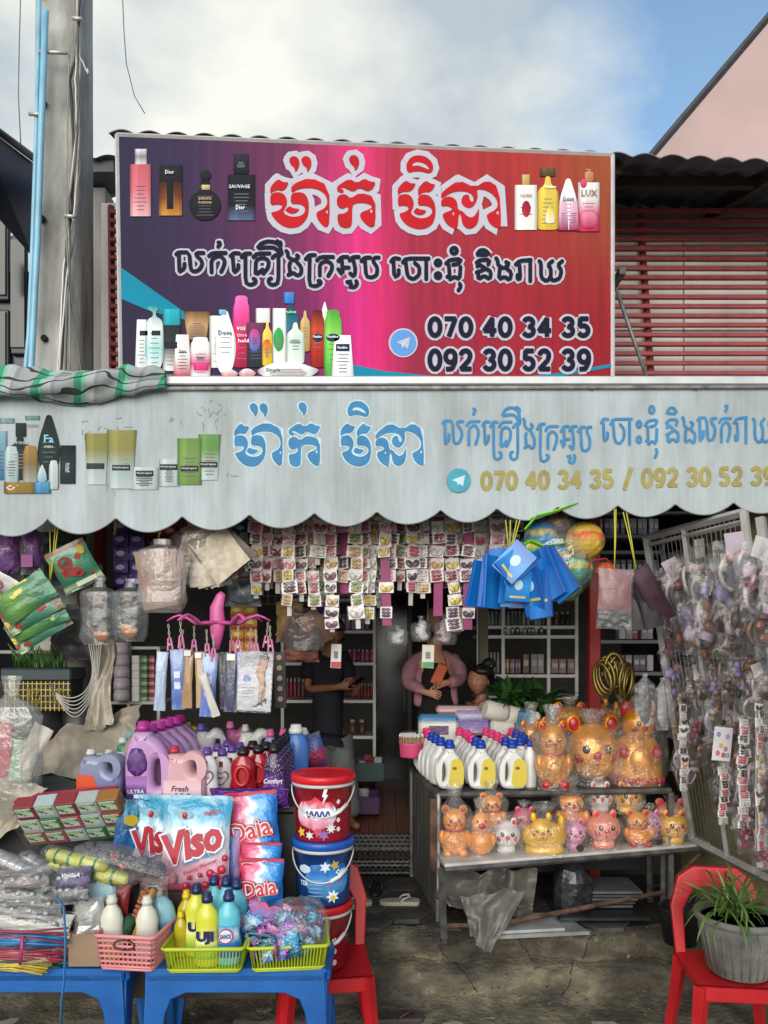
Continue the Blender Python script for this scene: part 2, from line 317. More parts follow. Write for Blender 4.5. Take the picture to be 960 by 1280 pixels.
# ================================================================== the shop
shop = thing('shop_building', 'open fronted shop with dark interior, white upper wall and corrugated roof', 'building')
dk = M('4a4846', .8, 0, .25, 3, key='dark wall'); wh = M('b9b4b0', .8, 0, .16, 1.2, .2, 30, key='white wall')
MB().box((0, 9.45, 1.4), (8.2, .1, 3.2)).build('back_wall', dk, shop)
MB().box((-3.6, 7.1, 1.4), (.12, 4.9, 3.2)).build('side_wall', dk, shop)
MB().box((3.0, 7.6, 1.4), (.12, 3.6, 3.2)).build('side_wall', dk, shop)
MB().box((0, 7.5, 3.02), (8.2, 4.0, .1)).build('ceiling', M('8a8884', .9, 0, .15, 3, key='ceiling'), shop)
MB().box((W(137, 0, 5.9).x+2.6, 5.92, 3.98), (5.3, .12, 2.0)).build('upper_wall', wh, shop)
for x, y0, y1, Y, r in ((742, 640, 880, 5.35, .05), (118, 640, 830, 5.5, .09)):
    p = W(x, 0, Y); MB().box((p.x, Y, 1.3), (r*1.6, .08, 3.0), b=.006).build('post', M('8c1414', .45, 0, .2, 8, key='red post'), shop)
# pale wall panels behind the slats, each to be told apart by its joint
for i in range(5):
    for j in range(2):
        MB().box((1.0+i*.62+.3, 5.66, 3.55+j*.72), (.612, .02, .71), b=.003).build('wall_panel', M('dedad8' if (i+j) % 2 else 'd4cfcc', .7, 0, .12, 2.5, key='panel%d' % ((i+j) % 2)), shop)
# corrugated roof: eave in front, rising to the back
roofm = M('5a5c60', .6, .2, .35, 5, .2, 30, key='roof')
def zr(x): return 4.80-.0455*(x+1.685)
def rf(u, v):
    x = -1.72+5.6*u; y = 4.74+3.6*v; return (x, y, zr(x)+.02*abs(math.sin((x+1.72)*pi/.172))**1.0*1.4+.30*(y-4.74)-.028)
MB().grid(330, 6, rf, smooth=False).grid(330, 1, lambda u, v: tuple(Vector(rf(u, 0))+Vector((0, 0, -.006*v)))).build('roof', roofm, shop)
MB().box((1.0, 5.08, 4.665), (5.4, .05, .07), T=TR((0,0,0))).build('eave_beam', M('26201c', .8, 0, .2, 5, key='beam'), shop)
for i in range(6):
    x = -1.5+i*1.0; MB().box((0, 0, 0), (.05, 1.2, .06)).build('rafter', M('2c241f', .8, 0, .2, 5, key='rafter'), shop, (x, 5.45, zr(x)+.05+.1), (radians(16.5), 0, 0))
# red slat screen over the upper wall
sc = thing('slatted_screen', 'red painted horizontal slat screen across the white upper wall', 'screen', (0, 5.55, 0))
red = M('8c3636', .6, 0, .25, 10, key='red slat'); x0, x1 = W(137, 0, 5.55).x, W(1015, 0, 5.55).x
sm = MB().box((0, 0, 0), (x1-x0, .03, .030), b=.004).mesh('slat', red)
for i in range(18): ob('slat', sm, sc, ((x0+x1)/2, 0, W(0, 264+i*11.9, 5.55).z), (R.uniform(-.14, .14), R.uniform(-.0022, .0022), 0))
for xa, xb in ((799, 814), (139, 141), (470, 472), (1005, 1006)):
    a, b = W(xa, 258, 5.6), W(xb, 476, 5.6); MB().tube([(a.x, .045, a.z), (b.x, .045, b.z)], .026, 4, smooth=False).build('upright', red, sc)
a, b = W(763, 340, 5.1), W(809, 474, 5.0); tag(MB().tube([a, b], .013, 8).build('steel_rod', M('7f7d7c', .5, .4, .2, 20, key='rod')), 'thin grey steel rod leaning beside the right edge of the big sign', 'rod')
# pink gable beyond, dark building at the left
pk = thing('pink_building', 'tall pink plastered gable wall rising behind the shop roof', 'building', (0, 14, 0))
q = [W(812, 205, 14), W(965, 12, 14), W(1300, -380, 14), W(1700, 80, 14)]
MB().poly([(W(812, 0, 14).x, -.5)]+[(t.x, t.z) for t in q]+[(W(1700, 0, 14).x, -.5)], 6).build('gable_wall', M('b39a98', .85, 0, .08, .8, .1, 20, key='pink wall'), pk)
a, b = q[0], q[2]; MB().tube([(a.x-.1, .0, a.z), (b.x, .0, b.z)], .07, 4, smooth=False).build('verge_trim', M('3a3b40', .6, 0, .2, 4, key='verge'), pk)
# cement wall and small roof seen between pole and sign
nb = thing('side_building', 'narrow grey cement wall with dark roof edge between pole and sign', 'building', (0, 6.3, 0))
a, b = W(96, 0, 6.3).x, W(137, 0, 6.3).x
MB().box(((a+b)/2, 0, 2.4), (b-a, .2, 5.8)).build('wall', M('8f8c88', .9, 0, .25, 2, .3, 20, key='cement', stretch=(3, 3, .6)), nb)
MB().grid(40, 1, lambda u, v: (a-.15+u*(b-a+.35), -.3+v*.9, W(0, 222, 6.3).z+.03*abs(sin(u*pi*3))+.2*v-.03)).box(((a+b)/2+.02, -.1, W(0, 231, 6.3).z), (b-a+.2, .3, .09)).build('roof', roofm, nb)
lb = thing('dark_building', 'dark blue building with sloping roof edge at the far left', 'building', (0, 6.6, 0))
dkb = M('161a26', .35, 0, .3, 2, key='dark blue'); a = W(-330, 0, 6.6).x; b = W(42, 0, 6.6).x
MB().box(((a+b)/2, .7, 2.2), (b-a, .6, 5.6)).build('wall', dkb, lb)
c, d, e, f_ = W(-30, 150, 5.6), W(36, 195, 6.2), W(36, 300, 6.6), W(-30, 240, 6.0)
MB().add([(-3.9, -.9, c.z+.2), (c.x, -1.0, c.z), (d.x, -.3, d.z), (W(42, 0, 6.3).x, -.3, W(0, 300, 6.3).z-.15), (f_.x, -1.0, f_.z), (-3.9, -.9, f_.z+.15)], [(0,1,4,5), (1,2,3,4)]).build('roof_side', dkb, lb)
MB().tube([(c.x-.5, -1.02, c.z+.14), (c.x, -1.02, c.z+.03), (d.x+.02, -.33, d.z+.02)], .03, 6).build('gutter', M('20222a', .4, .3, .2, 5, key='gutter'), lb)
for k, (xa, xb, ya, yb) in enumerate(((-40, 8, 262, 372), (10, 30, 290, 440), (-40, 8, 384, 462))):
    p, q2 = W(xa, ya, 6.9), W(xb, yb, 6.9)
    w_ = MB().box(((p.x+q2.x)/2, .37, (p.z+q2.z)/2), (q2.x-p.x, .05, p.z-q2.z), b=.01).build('window', M('2e3238', .4, .2, .2, 5, key='win frame'), lb)
    MB().box(((p.x+q2.x)/2, .335, (p.z+q2.z)/2), ((q2.x-p.x)*.86, .02, (p.z-q2.z)*.9)).build('pane', M('0c0f14', .08, 0, .1, 3, key='dark glass'), w_)
# ================================================================== utility pole
po = thing('utility_pole', 'weathered grey concrete utility pole with cables and blue pipes strapped to it', 'pole', (W(81, 0, 5.15).x, 5.15, -.5))
pc = M('b0aea8', .9, 0, .4, 5, .8, 30, key='pole concrete', stretch=(1, 1, .35))
r = px(31, 5.15)
def pol(u, v):
    a = u*2*pi; z = v*8.2; rr = r*(1.0-.012*z)+.002*nz((cos(a), sin(a), z), 5); c_, s_ = cos(a), sin(a); q = 5
    k = (abs(c_)**q+abs(s_)**q)**(-1/q); return (rr*k*c_, rr*k*s_, z)
MB().grid(32, 60, pol).build('shaft', pc, po)
for y in (18, 152, 292, 436, 585): z = W(0, y, 5.15).z+.5; MB().lathe([(.022, 0), (.022, .02), (.012, .021)], 10, T=TR((-.06+R.uniform(-.02, .02), -r-.001, z), (pi/2, 0, 0))).build('bolt_hole', M('1a1917', .9, key='hole'), po)
bl = M('7fb2cc', .35, 0, .15, 6, key='blue pvc'); X0 = po.location.x
def ppath(pts, Y, dy=0): return [Vector((W(x, y, Y).x-X0, Y-5.15+dy, W(x, y, Y).z+.5)) for x, y in pts]
MB().tube(ppath([(57, 14), (52, 150), (47, 300), (42, 400), (38, 480), (36, 560)], 4.86), px(3.9, 4.86), 12).build('blue_pipe', bl, po)
MB().tube(ppath([(50, -40), (46, 150), (41, 300), (36, 420), (30, 480), (26, 560)], 4.9), px(2.8, 4.9), 10).build('blue_pipe', bl, po)
cables = [([(100, -20), (97, 60), (88, 100), (92, 180), (90, 260), (84, 300), (80, 380), (76, 480)], .009, '33302e'), ([(96, -20), (99, 40), (95, 100), (97, 160), (88, 250), (86, 330), (78, 420), (74, 480)], .006, 'c9c5bd'),
          ([(102, -20), (98, 70), (101, 120), (96, 200), (88, 262), (90, 310), (86, 400), (83, 480)], .007, '55514d'), ([(98, -20), (100, 80), (98, 190), (92, 270), (80, 330), (76, 400), (72, 480)], .006, 'd8d4cc'),
          ([(99, 70), (112, 95), (110, 88)], .005, 'c0bcb4'), ([(88, 60), (86, 200), (84, 285), (88, 350), (90, 470)], .005, '8b8882'), ([(95, 150), (100, 210), (94, 290), (84, 350), (95, 420), (104, 480)], .004, '6e6a66')]
for i, (p_, r_, c_) in enumerate(cables):
    pts = []
    for (xa, ya), (xb, yb) in zip(p_, p_[1:]):
        for t in range(5): pts.append((xa+(xb-xa)*t/5+R.uniform(-.6, .6), ya+(yb-ya)*t/5))
    MB().tube(ppath(pts+[p_[-1]], 4.93, -.012*(i % 3)), r_, 6).build('cable', M(c_, .6, key='cable'), po)
for y, x0_, x1_ in ((68, 50, 86), (26, 92, 104), (272, 82, 96), (145, 38, 56)):
    a, b = ppath([(x0_, y), (x1_, y+1)], 4.9, -.02); MB().tube([a, b], .012, 6).build('clamp', M('bdbab3', .4, .5, key='clamp'), po)
for i, pts in enumerate(([(26, -10), (24, 60), (23, 120), (26, 180)], [(153, -8), (155, 40), (158, 80), (168, 120), (181, 142)])):
    tag(MB().tube([W(x, y, 5.6+i*.6) for x, y in pts], .004, 5).build('hanging_wire', M('6b6676', .6, key='wire')), ['thin dark wire hanging against the sky left of the pole', 'thin loose wire curling down from the sky above the sign'][i], 'wire')
# ================================================================== lettering shapes, traced as outlines and strokes (photo pixels)
def tz(ox, oy, k, pts): return [(ox+x/k, oy+y/k) for x, y in pts]
H1 = [[(88,295),(143,232),(178,262),(218,258),(200,305),(172,328),(140,318),(105,332),(88,350)],
 [(88,356),(115,338),(150,335),(185,350),(203,385),(205,430),(185,465),(180,490),(205,512),(250,524),(300,515),(330,490),(332,455),(310,430),(275,424),(232,425),(232,352),(260,338),(300,335),(335,350),(355,400),(358,460),(350,520),(320,570),(280,600),(230,608),(180,595),(135,560),(105,520),(92,488),(120,485),(155,470),(175,445),(165,432),(130,428),(88,436)],
 [(190,470),(222,440),(250,458),(296,462),(270,492),(235,500),(205,485)],
 [(235,280),(365,222),(500,288),(503,565),(482,607),(450,585),(418,540),(408,500),(420,482),(465,460),(485,430),(487,390),(470,350),(430,318),(380,304),(320,304),(270,318),(235,345)],
 [(218,90),(235,66),(262,62),(285,80),(293,115),(285,155),(262,186),(258,150),(232,130)], [(302,90),(319,66),(346,62),(369,80),(377,115),(369,155),(346,186),(342,150),(316,130)],
 [(636,82),(653,58),(680,54),(703,72),(711,107),(703,147),(680,178),(676,142),(650,122)],
 [(555,290),(640,232),(695,268),(748,230),(785,256),(825,258),(812,300),(790,322),(765,330),(710,300),(668,335),(625,312),(600,300),(575,302),(600,318),(602,340),(570,338),(555,325)],
 [(555,375),(580,352),(620,352),(648,385),(715,338),(822,372),(824,580),(796,607),(750,575),(718,530),(715,500),(735,482),(790,462),(800,440),(770,422),(720,415),(680,422),(660,440),(660,580),(640,605),(605,608),(570,590),(558,550),(558,500),(600,500),(630,480),(635,455),(620,445),(600,462),(570,455),(552,425)]]
H1 = [tz(280, 495, 6.857, p) for p in H1]
E1 = [tz(280, 495, 6.857, [(474,488),(490,472),(492,504)]), tz(280, 495, 6.857, [(782,482),(800,464),(802,500)])]
H2 = [[(168,110),(195,60),(245,42),(300,52),(345,95),(355,140),(345,170),(320,182),(270,165),(220,165),(185,178),(168,150)],
 [(108,292),(162,232),(198,258),(235,256),(215,300),(185,322),(150,318),(115,338),(110,350)],
 [(110,354),(140,340),(175,337),(205,360),(220,400),(215,440),(195,480),(225,510),(270,524),(320,512),(348,480),(345,450),(320,430),(285,424),(248,426),(248,354),(285,338),(330,350),(360,395),(370,450),(365,520),(345,570),(300,600),(250,605),(200,590),(155,560),(130,520),(118,485),(150,478),(185,455),(180,432),(145,424),(110,432)],
 [(248,292),(302,232),(338,262),(370,262),(350,305),(325,325),(290,322),(262,340),(248,350)], [(215,470),(240,440),(262,456),(308,460),(290,490),(262,498),(232,490)],
 [(408,325),(530,230),(640,290),(725,230),(808,288),(825,580),(798,602),(745,565),(722,510),(725,490),(780,460),(798,430),(797,390),(770,345),(730,315),(690,302),(652,302),(662,350),(650,400),(625,435),(595,445),(560,425),(545,395),(555,355),(580,340),(600,345),(605,380),(620,400),(634,385),(625,345),(590,320),(540,314),(480,325),(440,352),(408,374)],
 [(408,380),(450,355),(495,365),(520,400),(522,455),(560,470),(585,505),(620,518),(650,490),(668,440),(670,500),(660,560),(630,595),(590,602),(555,570),(545,500),(530,480),(522,600),(500,602),(450,570),(422,520),(418,485),(470,465),(490,450),(450,425),(408,435)]]
H2 = [tz(410, 495, 6.857, p) for p in H2]
E2 = [tz(410, 495, 6.857, p) for p in ([(208,130),(215,108),(250,98),(300,115),(332,158),(290,140),(250,122)], [(482,488),(496,474),(498,506)], [(785,482),(803,466),(805,500)])]
def c_(x, y, r): return [(x+r*cos(k*pi/5), y+r*sin(k*pi/5)) for k in range(11)]
KA = [[(105,200),(125,180),(220,180),(232,330),(260,345),(300,335),(330,290),(325,250),(285,215),(275,185),(345,185)],[(130,195),(135,340)],[(135,345),(175,320),(180,275)],
 [(385,215),(420,185),(535,185)],[(410,355),(408,240),(480,205),(525,250),(515,300),(490,350)],[(465,95),(490,100),(465,135)]]
KA2 = [[(570,215),(600,185),(650,190)],[(590,200),(600,340)],[(605,350),(640,320),(640,285)],[(665,225),(690,190),(745,190)],[(700,210),(700,440),(740,460),(785,445),(790,415),(765,405)],
 [(765,225),(800,190),(910,190)],[(785,360),(790,245),(850,225),(900,250),(895,310),(850,365)],[(850,325),(800,365)]]
KB = [[(-80,130),(-50,95),(0,80),(50,85),(95,110),(112,180)],[(-72,135),(0,128),(60,132),(105,190)],[(75,75),(85,95)],[(100,85),(105,110)],[(35,215),(60,190),(95,190)],[(85,200),(85,410),(45,430),(10,420),(5,385),(30,375)],
 [(145,155),(160,170),(160,205),(210,235),(250,205),(230,190)],[(180,250),(170,270),(180,345)],[(215,225),(270,290),(265,340),(235,355),(205,330),(160,350)],
 [(300,225),(330,190),(380,190)],[(335,205),(330,430),(380,440),(420,420),(425,400),(400,395)],[(390,235),(420,205),(525,205)],[(415,355),(415,260),(470,235),(515,265),(510,310),(480,360)],
 [(560,240),(590,205),(640,205)],[(590,225),(600,355),(560,300)],[(600,290),(650,290)],[(650,235),(680,205),(730,205)],[(680,225),(700,300),(690,365),(655,335)],[(630,405),(680,400),(640,440),(690,450),(715,420),(705,395)],
 [(745,240),(775,210),(820,210)],[(775,225),(785,360),(830,370),(870,350),(875,290),(840,240),(850,210),(890,210)]]
KC = [[(35,115),(50,95),(80,100)],[(48,110),(52,195),(75,180),(75,155)],[(95,120),(110,98),(230,98)],[(110,115),(120,190),(150,205),(180,180),(180,140),(155,120)],[(215,100),(215,205)],c_(275,120,13),c_(275,185,13),
 [(315,125),(335,105),(395,100),(380,125),(350,130)],[(330,130),(335,195),(320,190)],[(335,205),(360,190),(385,205),(390,140)],c_(357,58,15),[(385,225),(392,240),(378,262)]]
KD = [[(475,75),(490,55),(515,55),(540,80),(475,78)],[(470,120),(490,105),(540,105),(530,130)],[(475,140),(480,125),(520,150),(470,170)],[(480,170),(480,205),(510,185),(540,205),(545,165),(520,150)],
 [(570,95),(580,110),(580,130),(610,150),(640,125),(620,115)],[(590,150),(585,205),(615,190),(640,210),(650,170),(620,145)]]
KE = [[(670,130),(690,110),(750,105)],[(690,130),(695,200),(680,205),(680,180)],[(745,105),(745,215)],
 [(790,110),(800,120),(800,195),(830,215),(850,190),(850,150),(835,130),(860,110)],[(850,195),(860,212),(895,200),(905,160),(885,130),(910,110)]]
KA = [tz(205, 290, 6.857, p) for p in KA]; KA2 = [tz(205, 290, 6.857, p) for p in KA2]; KB = [tz(335, 290, 6.4, p) for p in KB]
KC, KD, KE = [[tz(480, 300, 4.085, p) for p in K] for K in (KC, KD, KE)]
def aff(K, ax, bx, ay, by): return [[(ax*x+bx, ay*y+by) for x, y in p] for p in K]
def arc_(cx, cy, rx, ry, a0, a1, n=9): return [(cx+rx*cos(radians(a0+(a1-a0)*k/n)), cy+ry*sin(radians(a0+(a1-a0)*k/n))) for k in range(n+1)]
DG = {'0': [arc_(.5, .5, .38, .44, 0, 372, 16)], '2': [arc_(.48, .29, .34, .23, 190, 375, 8)+[(.72, .52), (.14, .93), (.88, .93)]], '3': [arc_(.46, .27, .33, .21, 200, 440, 9)+arc_(.46, .71, .37, .23, -80, 155, 9)],
      '4': [[(.68, .96), (.68, .06), (.10, .68), (.94, .68)]], '5': [[(.80, .07), (.24, .07), (.20, .45)]+arc_(.46, .68, .36, .26, -110, 150, 9)], '7': [[(.12, .07), (.86, .07), (.40, .96)]], '9': [arc_(.5, .34, .36, .28, 0, 360, 12)+[(.84, .6), (.62, .92), (.22, .94)]], '/': [[(.8, -.05), (.2, 1.1)]]}
def digits(t, x0, x1, y0, y1, sp_=.62):
    u = (x1-x0)/sum(sp_ if c == ' ' else 1.13 for c in t); x = x0; out = []; m = 2.4
    for c in t:
        if c == ' ': x += u*sp_; out.append([]); continue
        if not out: out.append([])
        for q in DG[c]: out[-1].append([(x+.06*u+a*u, y0+m+b*(y1-y0-2*m)) for a, b in q])
        x += 1.13*u
    return out
def fills(K, Y, ext, mat, name, parent, off=0):
    """flat raised letters from outlines; Y is the depth of the face they sit on"""
    me = None; mb = MB()
    for p in K:
        m = slab([[(W(x, y, Y).x, W(x, y, Y).z) for x, y in smooth_loop(p, 1)]], ext)
        mb.add([v.co for v in m.vertices], [list(q.vertices) for q in m.polygons]); bpy.data.meshes.remove(m)
    return mb.build(name, mat, parent, (0, -off, 0))
def strokes(K, Y, wpx, mat, name, parent, off=0, closed=False, flat=.05, sm=True):
    mb = MB()
    if not sm: K = [[a, b] for p in K for a, b in zip(p, p[1:])]
    for p in K:
        q = list(p)+([p[0], p[1]] if closed else [])
        if sm and not closed and len(q) > 2:
            z = [q[0]]
            for a, b in zip(q, q[1:]): z += [(a[0]*.8+b[0]*.2, a[1]*.8+b[1]*.2), (a[0]*.2+b[0]*.8, a[1]*.2+b[1]*.8)]
            q = z+[q[-1]]
        r = px(wpx/2, Y); P = [W(x, y, Y) for x, y in q]; P = [Vector((t.x, 0, t.z)) for t in P]
        d0 = (P[0]-P[1]).normalized()*r*.7; d1 = (P[-1]-P[-2]).normalized()*r*.7; kk = .3 if not sm else .7
        P = [P[0]+d0*(kk/.7)]+P+[P[-1]+d1*(kk/.7)]; rs = [r*(.85 if not sm else .55)]+[r]*(len(P)-2)+[r*(.85 if not sm else .55)]
        mb.tube(P, rs, 8, smooth=False)
    mb.v = [(x, y*flat, z) for x, y, z in mb.v]
    return mb.build(name, mat, parent, (0, -off, 0))
# ================================================================== the big sign
YS = 4.66
sg = thing('shop_sign', 'large purple to red shop sign with white outlined lettering and phone numbers', 'sign', (0, YS, 0))
def sign_mat():
    m = bpy.data.materials.new('m_sign'); m.use_nodes = True; nt = m.node_tree; b = nt.nodes['Principled BSDF']; b.inputs['Roughness'].default_value = .5; b.inputs['Specular IOR Level'].default_value = .15
    tc = N(nt, 'ShaderNodeTexCoord'); sp = N(nt, 'ShaderNodeSeparateXYZ'); L(nt, tc.outputs['Generated'], sp.inputs[0])
    def ramp(st, src):
        r = N(nt, 'ShaderNodeValToRGB'); el = r.color_ramp.elements
        while len(el) < len(st): el.new(.5)
        for e, (p, c) in zip(el, st): e.position = p; e.color = (*hexc(c), 1)
        L(nt, src, r.inputs[0]); return r.outputs[0]
    low = ramp([(0, '150b30'), (.22, '300f44'), (.4, '7a1460'), (.485, 'd61c82'), (.52, 'd81a72'), (.6, '94143a'), (.8, '98102a'), (1, '8e0d1e')], sp.outputs[0])
    up = ramp([(0, '1a143e'), (.15, '301a48'), (.35, '6c2650'), (.49, 'dd2c74'), (.56, 'ac2440'), (.8, 'a62a2a'), (1, '9a4e2c')], sp.outputs[0])
    mr = N(nt, 'ShaderNodeMapRange', interpolation_type='SMOOTHSTEP'); mr.inputs[1].default_value = .2; mr.inputs[2].default_value = .95; L(nt, sp.outputs[2], mr.inputs[0])
    mx = N(nt, 'ShaderNodeMix', data_type='RGBA'); L(nt, mr.outputs[0], mx.inputs[0]); L(nt, low, mx.inputs[6]); L(nt, up, mx.inputs[7])
    n = N(nt, 'ShaderNodeTexNoise'); n.inputs['Scale'].default_value = 3; n.inputs['Detail'].default_value = 6; mp = N(nt, 'ShaderNodeMapping'); mp.inputs['Scale'].default_value = (7, 1, .5); L(nt, tc.outputs['Object'], mp.inputs[0]); L(nt, mp.outputs[0], n.inputs[0])
    r = ramp([(.3, 'd8d8d8'), (.7, 'ffffff')], n.outputs[0]); m2 = N(nt, 'ShaderNodeMix', data_type='RGBA', blend_type='MULTIPLY'); m2.inputs[0].default_value = 1; L(nt, mx.outputs[2], m2.inputs[6]); L(nt, r, m2.inputs[7])
    L(nt, m2.outputs[2], b.inputs[0]); return m
def quad(corners, Y, th, mat, name, parent, off=0):
    return MB().poly([(W(x, y, Y).x, W(x, y, Y).z) for x, y in corners], th).build(name, mat, parent, (0, off, 0))
cs = [(146, 168), (766, 193), (766, 476), (151, 480)]
quad(cs, YS, .02, sign_mat(), 'panel', sg)
fr = M('c4c2c2', .5, .1, .12, 8, key='sign frame')
for (a, b) in zip(cs, cs[1:]+cs[:1]):
    p, q = W(*a, YS), W(*b, YS); MB().tube([(p.x, .0, p.z), (q.x, .0, q.z)], .0125, 4, smooth=False).build('frame', fr, sg)
for k in range(5):
    x = -1.4+k*.72; MB().box((x, .3, 3.9), (.04, .5, .04)).build('bracket', M('4b4b4d', .5, .5, key='bracket'), sg)
wt = M('b4b2c0', .6, 0, .03, 6, key='white vinyl', spec=.1); nv = M('16152c', .6, 0, .08, 6, key='navy vinyl', spec=.1); rdv = M('b41a22', .6, 0, .1, 6, key='red vinyl', spec=.1)
cyan = M('107f9c', .6, 0, .08, 3, key='cyan vinyl', spec=.1)
quad([(152, 335), (236, 394), (232, 400), (190, 390), (152, 374)], YS, .002, cyan, 'cyan_swoosh', sg, -.003)
arc = [(436, 455), (480, 464), (540, 470), (600, 473), (650, 472), (700, 466), (764, 455)]
lo = [(764, 459), (700, 471), (650, 476), (540, 477.5), (480, 477.5), (436, 472)]
quad(arc+lo, YS, .002, cyan, 'cyan_swoosh', sg, -.003)
for K, E, ax, x0, xs in ((H1, E1, 1.224, 292.8, 338), (H2, E2, 1.24, 425.7, 497)):
    ay, by = 1.13, 195-504*1.13+(1 if xs == 338 else 3); A = aff(K, ax, xs-ax*x0, ay, by)
    strokes(A, YS, 15, wt, 'letter_outline', sg, .004, closed=True, flat=.02)
    fills(A, YS, .0015, rdv, 'letter_red', sg, .0075); fills(aff(E, ax, xs-ax*x0, ay, by), YS, .001, wt, 'letter_eye', sg, .010)
for K in (KA+KA2+KB, KC, KD+KE):
    strokes(K, YS, 11, wt, 'letter_outline', sg, .004, flat=.012); strokes(K, YS, 4.9, nv, 'letter_navy', sg, .011, flat=.06)
for t, y0, y1 in (('070 40 34 35', 395, 424), ('092 30 52 39', 435, 466)):
    c = W(636, (y0+y1)/2, YS)
    
    for D in digits(t, 534, 739, y0, y1): strokes(D, YS, 12.5, wt, 'number_outline', sg, .004, flat=.012, sm=False); strokes(D, YS, 6, nv, 'number', sg, .011, flat=.06, sm=False)
def telegram(parent, x, y, rad, Y, back, ring, plane, off):
    c = W(x, y, Y)
    for i, (r_, m_, o) in enumerate(((rad*1.14, ring, 0), (rad, back, .003))):
        if m_: MB().lathe([(px(r_, Y), 0), (px(r_, Y), .002)], 32, T=TR((c.x, -off-o, c.z), (pi/2, 0, 0))).build('badge_disc', m_, parent)
    P = [(-.55, .02), (.55, .45), (.36, -.5), (.08, -.28), (-.08, -.46), (-.12, -.16)]
    s_ = px(rad, Y)
    MB().poly([(c.x+a*s_, c.z+b*s_) for a, b in P], .0015).build('paper_plane', plane, parent, (0, -off-.007, 0))
    MB().poly([(c.x+a*s_, c.z+b*s_) for a, b in ((-.12, -.16), (.5, .42), (-.02, -.22), (-.08, -.46))], .001).build('plane_fold', M('b9cfe0', .5, key='fold'), parent, (0, -off-.009, 0))
telegram(sg, 504, 429, 16, YS, M('1277c4', .4, key='badge blue'), wt, wt, .004)
# printed bottles on the sign: flat printed shapes
def pshape(parent, x0, x1, y0, y1, kind, mat, Y, off, name='printed_bottle', th=.0012):
    w_, h_ = x1-x0, y1-y0
    pr = {'box': [(0,0),(1,0),(1,1),(0,1)], 'bottle': [(0,.06),(.06,0),(.94,0),(1,.06),(1,.66),(.9,.76),(.64,.84),(.62,1),(.38,1),(.36,.84),(.1,.76),(0,.66)],
          'oval': [(.5+.5*cos(k*pi/10), .5+.5*sin(k*pi/10)) for k in range(20)], 'tube': [(.14,0),(.86,0),(1,1),(0,1)], 'tubeu': [(0,0),(1,0),(.84,1),(.16,1)],
          'curvy': [(.25,0),(.75,0),(1,.35),(.95,.6),(.66,.93),(.6,1),(.4,1),(.34,.93),(.05,.6),(0,.35)], 'can': [(0,.03),(.1,0),(.9,0),(1,.03),(1,.82),(.85,.9),(.85,1),(.15,1),(.15,.9),(0,.82)],
          'pump': [(0,0),(1,0),(1,.7),(.85,.8),(.58,.83),(.58,.92),(.72,.94),(.72,.98),(.2,1),(.05,.95),(.42,.92),(.42,.83),(.15,.8),(0,.7)], 'round': [(.3,0),(.7,0),(.95,.18),(1,.4),(.9,.6),(.62,.74),(.6,.86),(.66,.93),(.5,1),(.34,.93),(.4,.86),(.38,.74),(.1,.6),(0,.4),(.05,.18)],
          'pillow': [(0,.5),(.15,.75),(.35,.95),(.65,.95),(.85,.7),(1,.55),(.85,.2),(.65,.0),(.35,0),(.12,.2)], 'drop': [(.5,1),(.7,.75),(.95,.4),(1,0),(0,0),(.05,.4),(.3,.75)]}[kind]
    if kind not in ('box', 'oval', 'tube', 'tubeu'): pr = smooth_loop(pr, 2)
    if w_ > 9 and h_ > 24 and kind != 'drop':
        mb = MB(); r_ = random.Random(int(x0*7+y0)); cx_ = x0+w_*.5
        for i in range(r_.randint(4, 7)):
            yy = y0+h_*(.42+.075*i); ln = w_*r_.uniform(.16, .30)
            if yy < y1-3: a, b = W(cx_-ln, yy, Y), W(cx_+ln, yy+.9, Y); mb.poly([(a.x, a.z), (b.x, a.z), (b.x, b.z), (a.x, b.z)], .0005)
        mb.build('printed_lines', M(r_.choice(('5a5a66', '8a7a7a', '6a7480')), .6, 0, .1, 20, key='fine print', spec=.1), parent, (0, -off-.0009, 0))
    return MB().poly([(W(x0+a*w_, 0, Y).x, W(0, y1-b*h_, Y).z) for a, b in pr], th).build(name, mat, parent, (0, -off, 0))
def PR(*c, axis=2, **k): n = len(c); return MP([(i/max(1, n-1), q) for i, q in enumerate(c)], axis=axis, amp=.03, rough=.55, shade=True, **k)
def ptext(parent, t, xc, yc, w_, h_, col, Y, off, bold=.02, shear=0):
    c = W(xc, yc, Y); letters(t, px(w_, Y), px(h_, Y), M(col, .5, key='print ink'), parent, (c.x, -off, c.z), bold=bold, ext=.0006, res=1, shear=shear, name='printed_word')
T1 = [(163,189,206,271,'box',PR('e8b0b8','d4707e','c8606e'),0),(169,184,187,206,'box',PR('d8d0d4','8a8890','e0dce0'),0),(199,228,226,270,'box',PR('c88a3a','7a3c16','2a1620'),0),(209,217,228,262,'box',PR('14121c','14121c'),1),(200,228,207,227,'box',PR('14141f','20202c'),1),
      (236,277,224,276,'round',PR('0c0c14','1a1a26','0c0c14'),0),(250,264,213,226,'oval',PR('101018','22222e'),1),(285,319,219,276,'box',PR('5a6a8e','10121e','14161f','1c1e2c'),0),(292,311,193,218,'box',PR('0c0c14','2a2c3a'),0),(252,263,232,238,'box',PR('a99a6a','d8ca92'),1)]
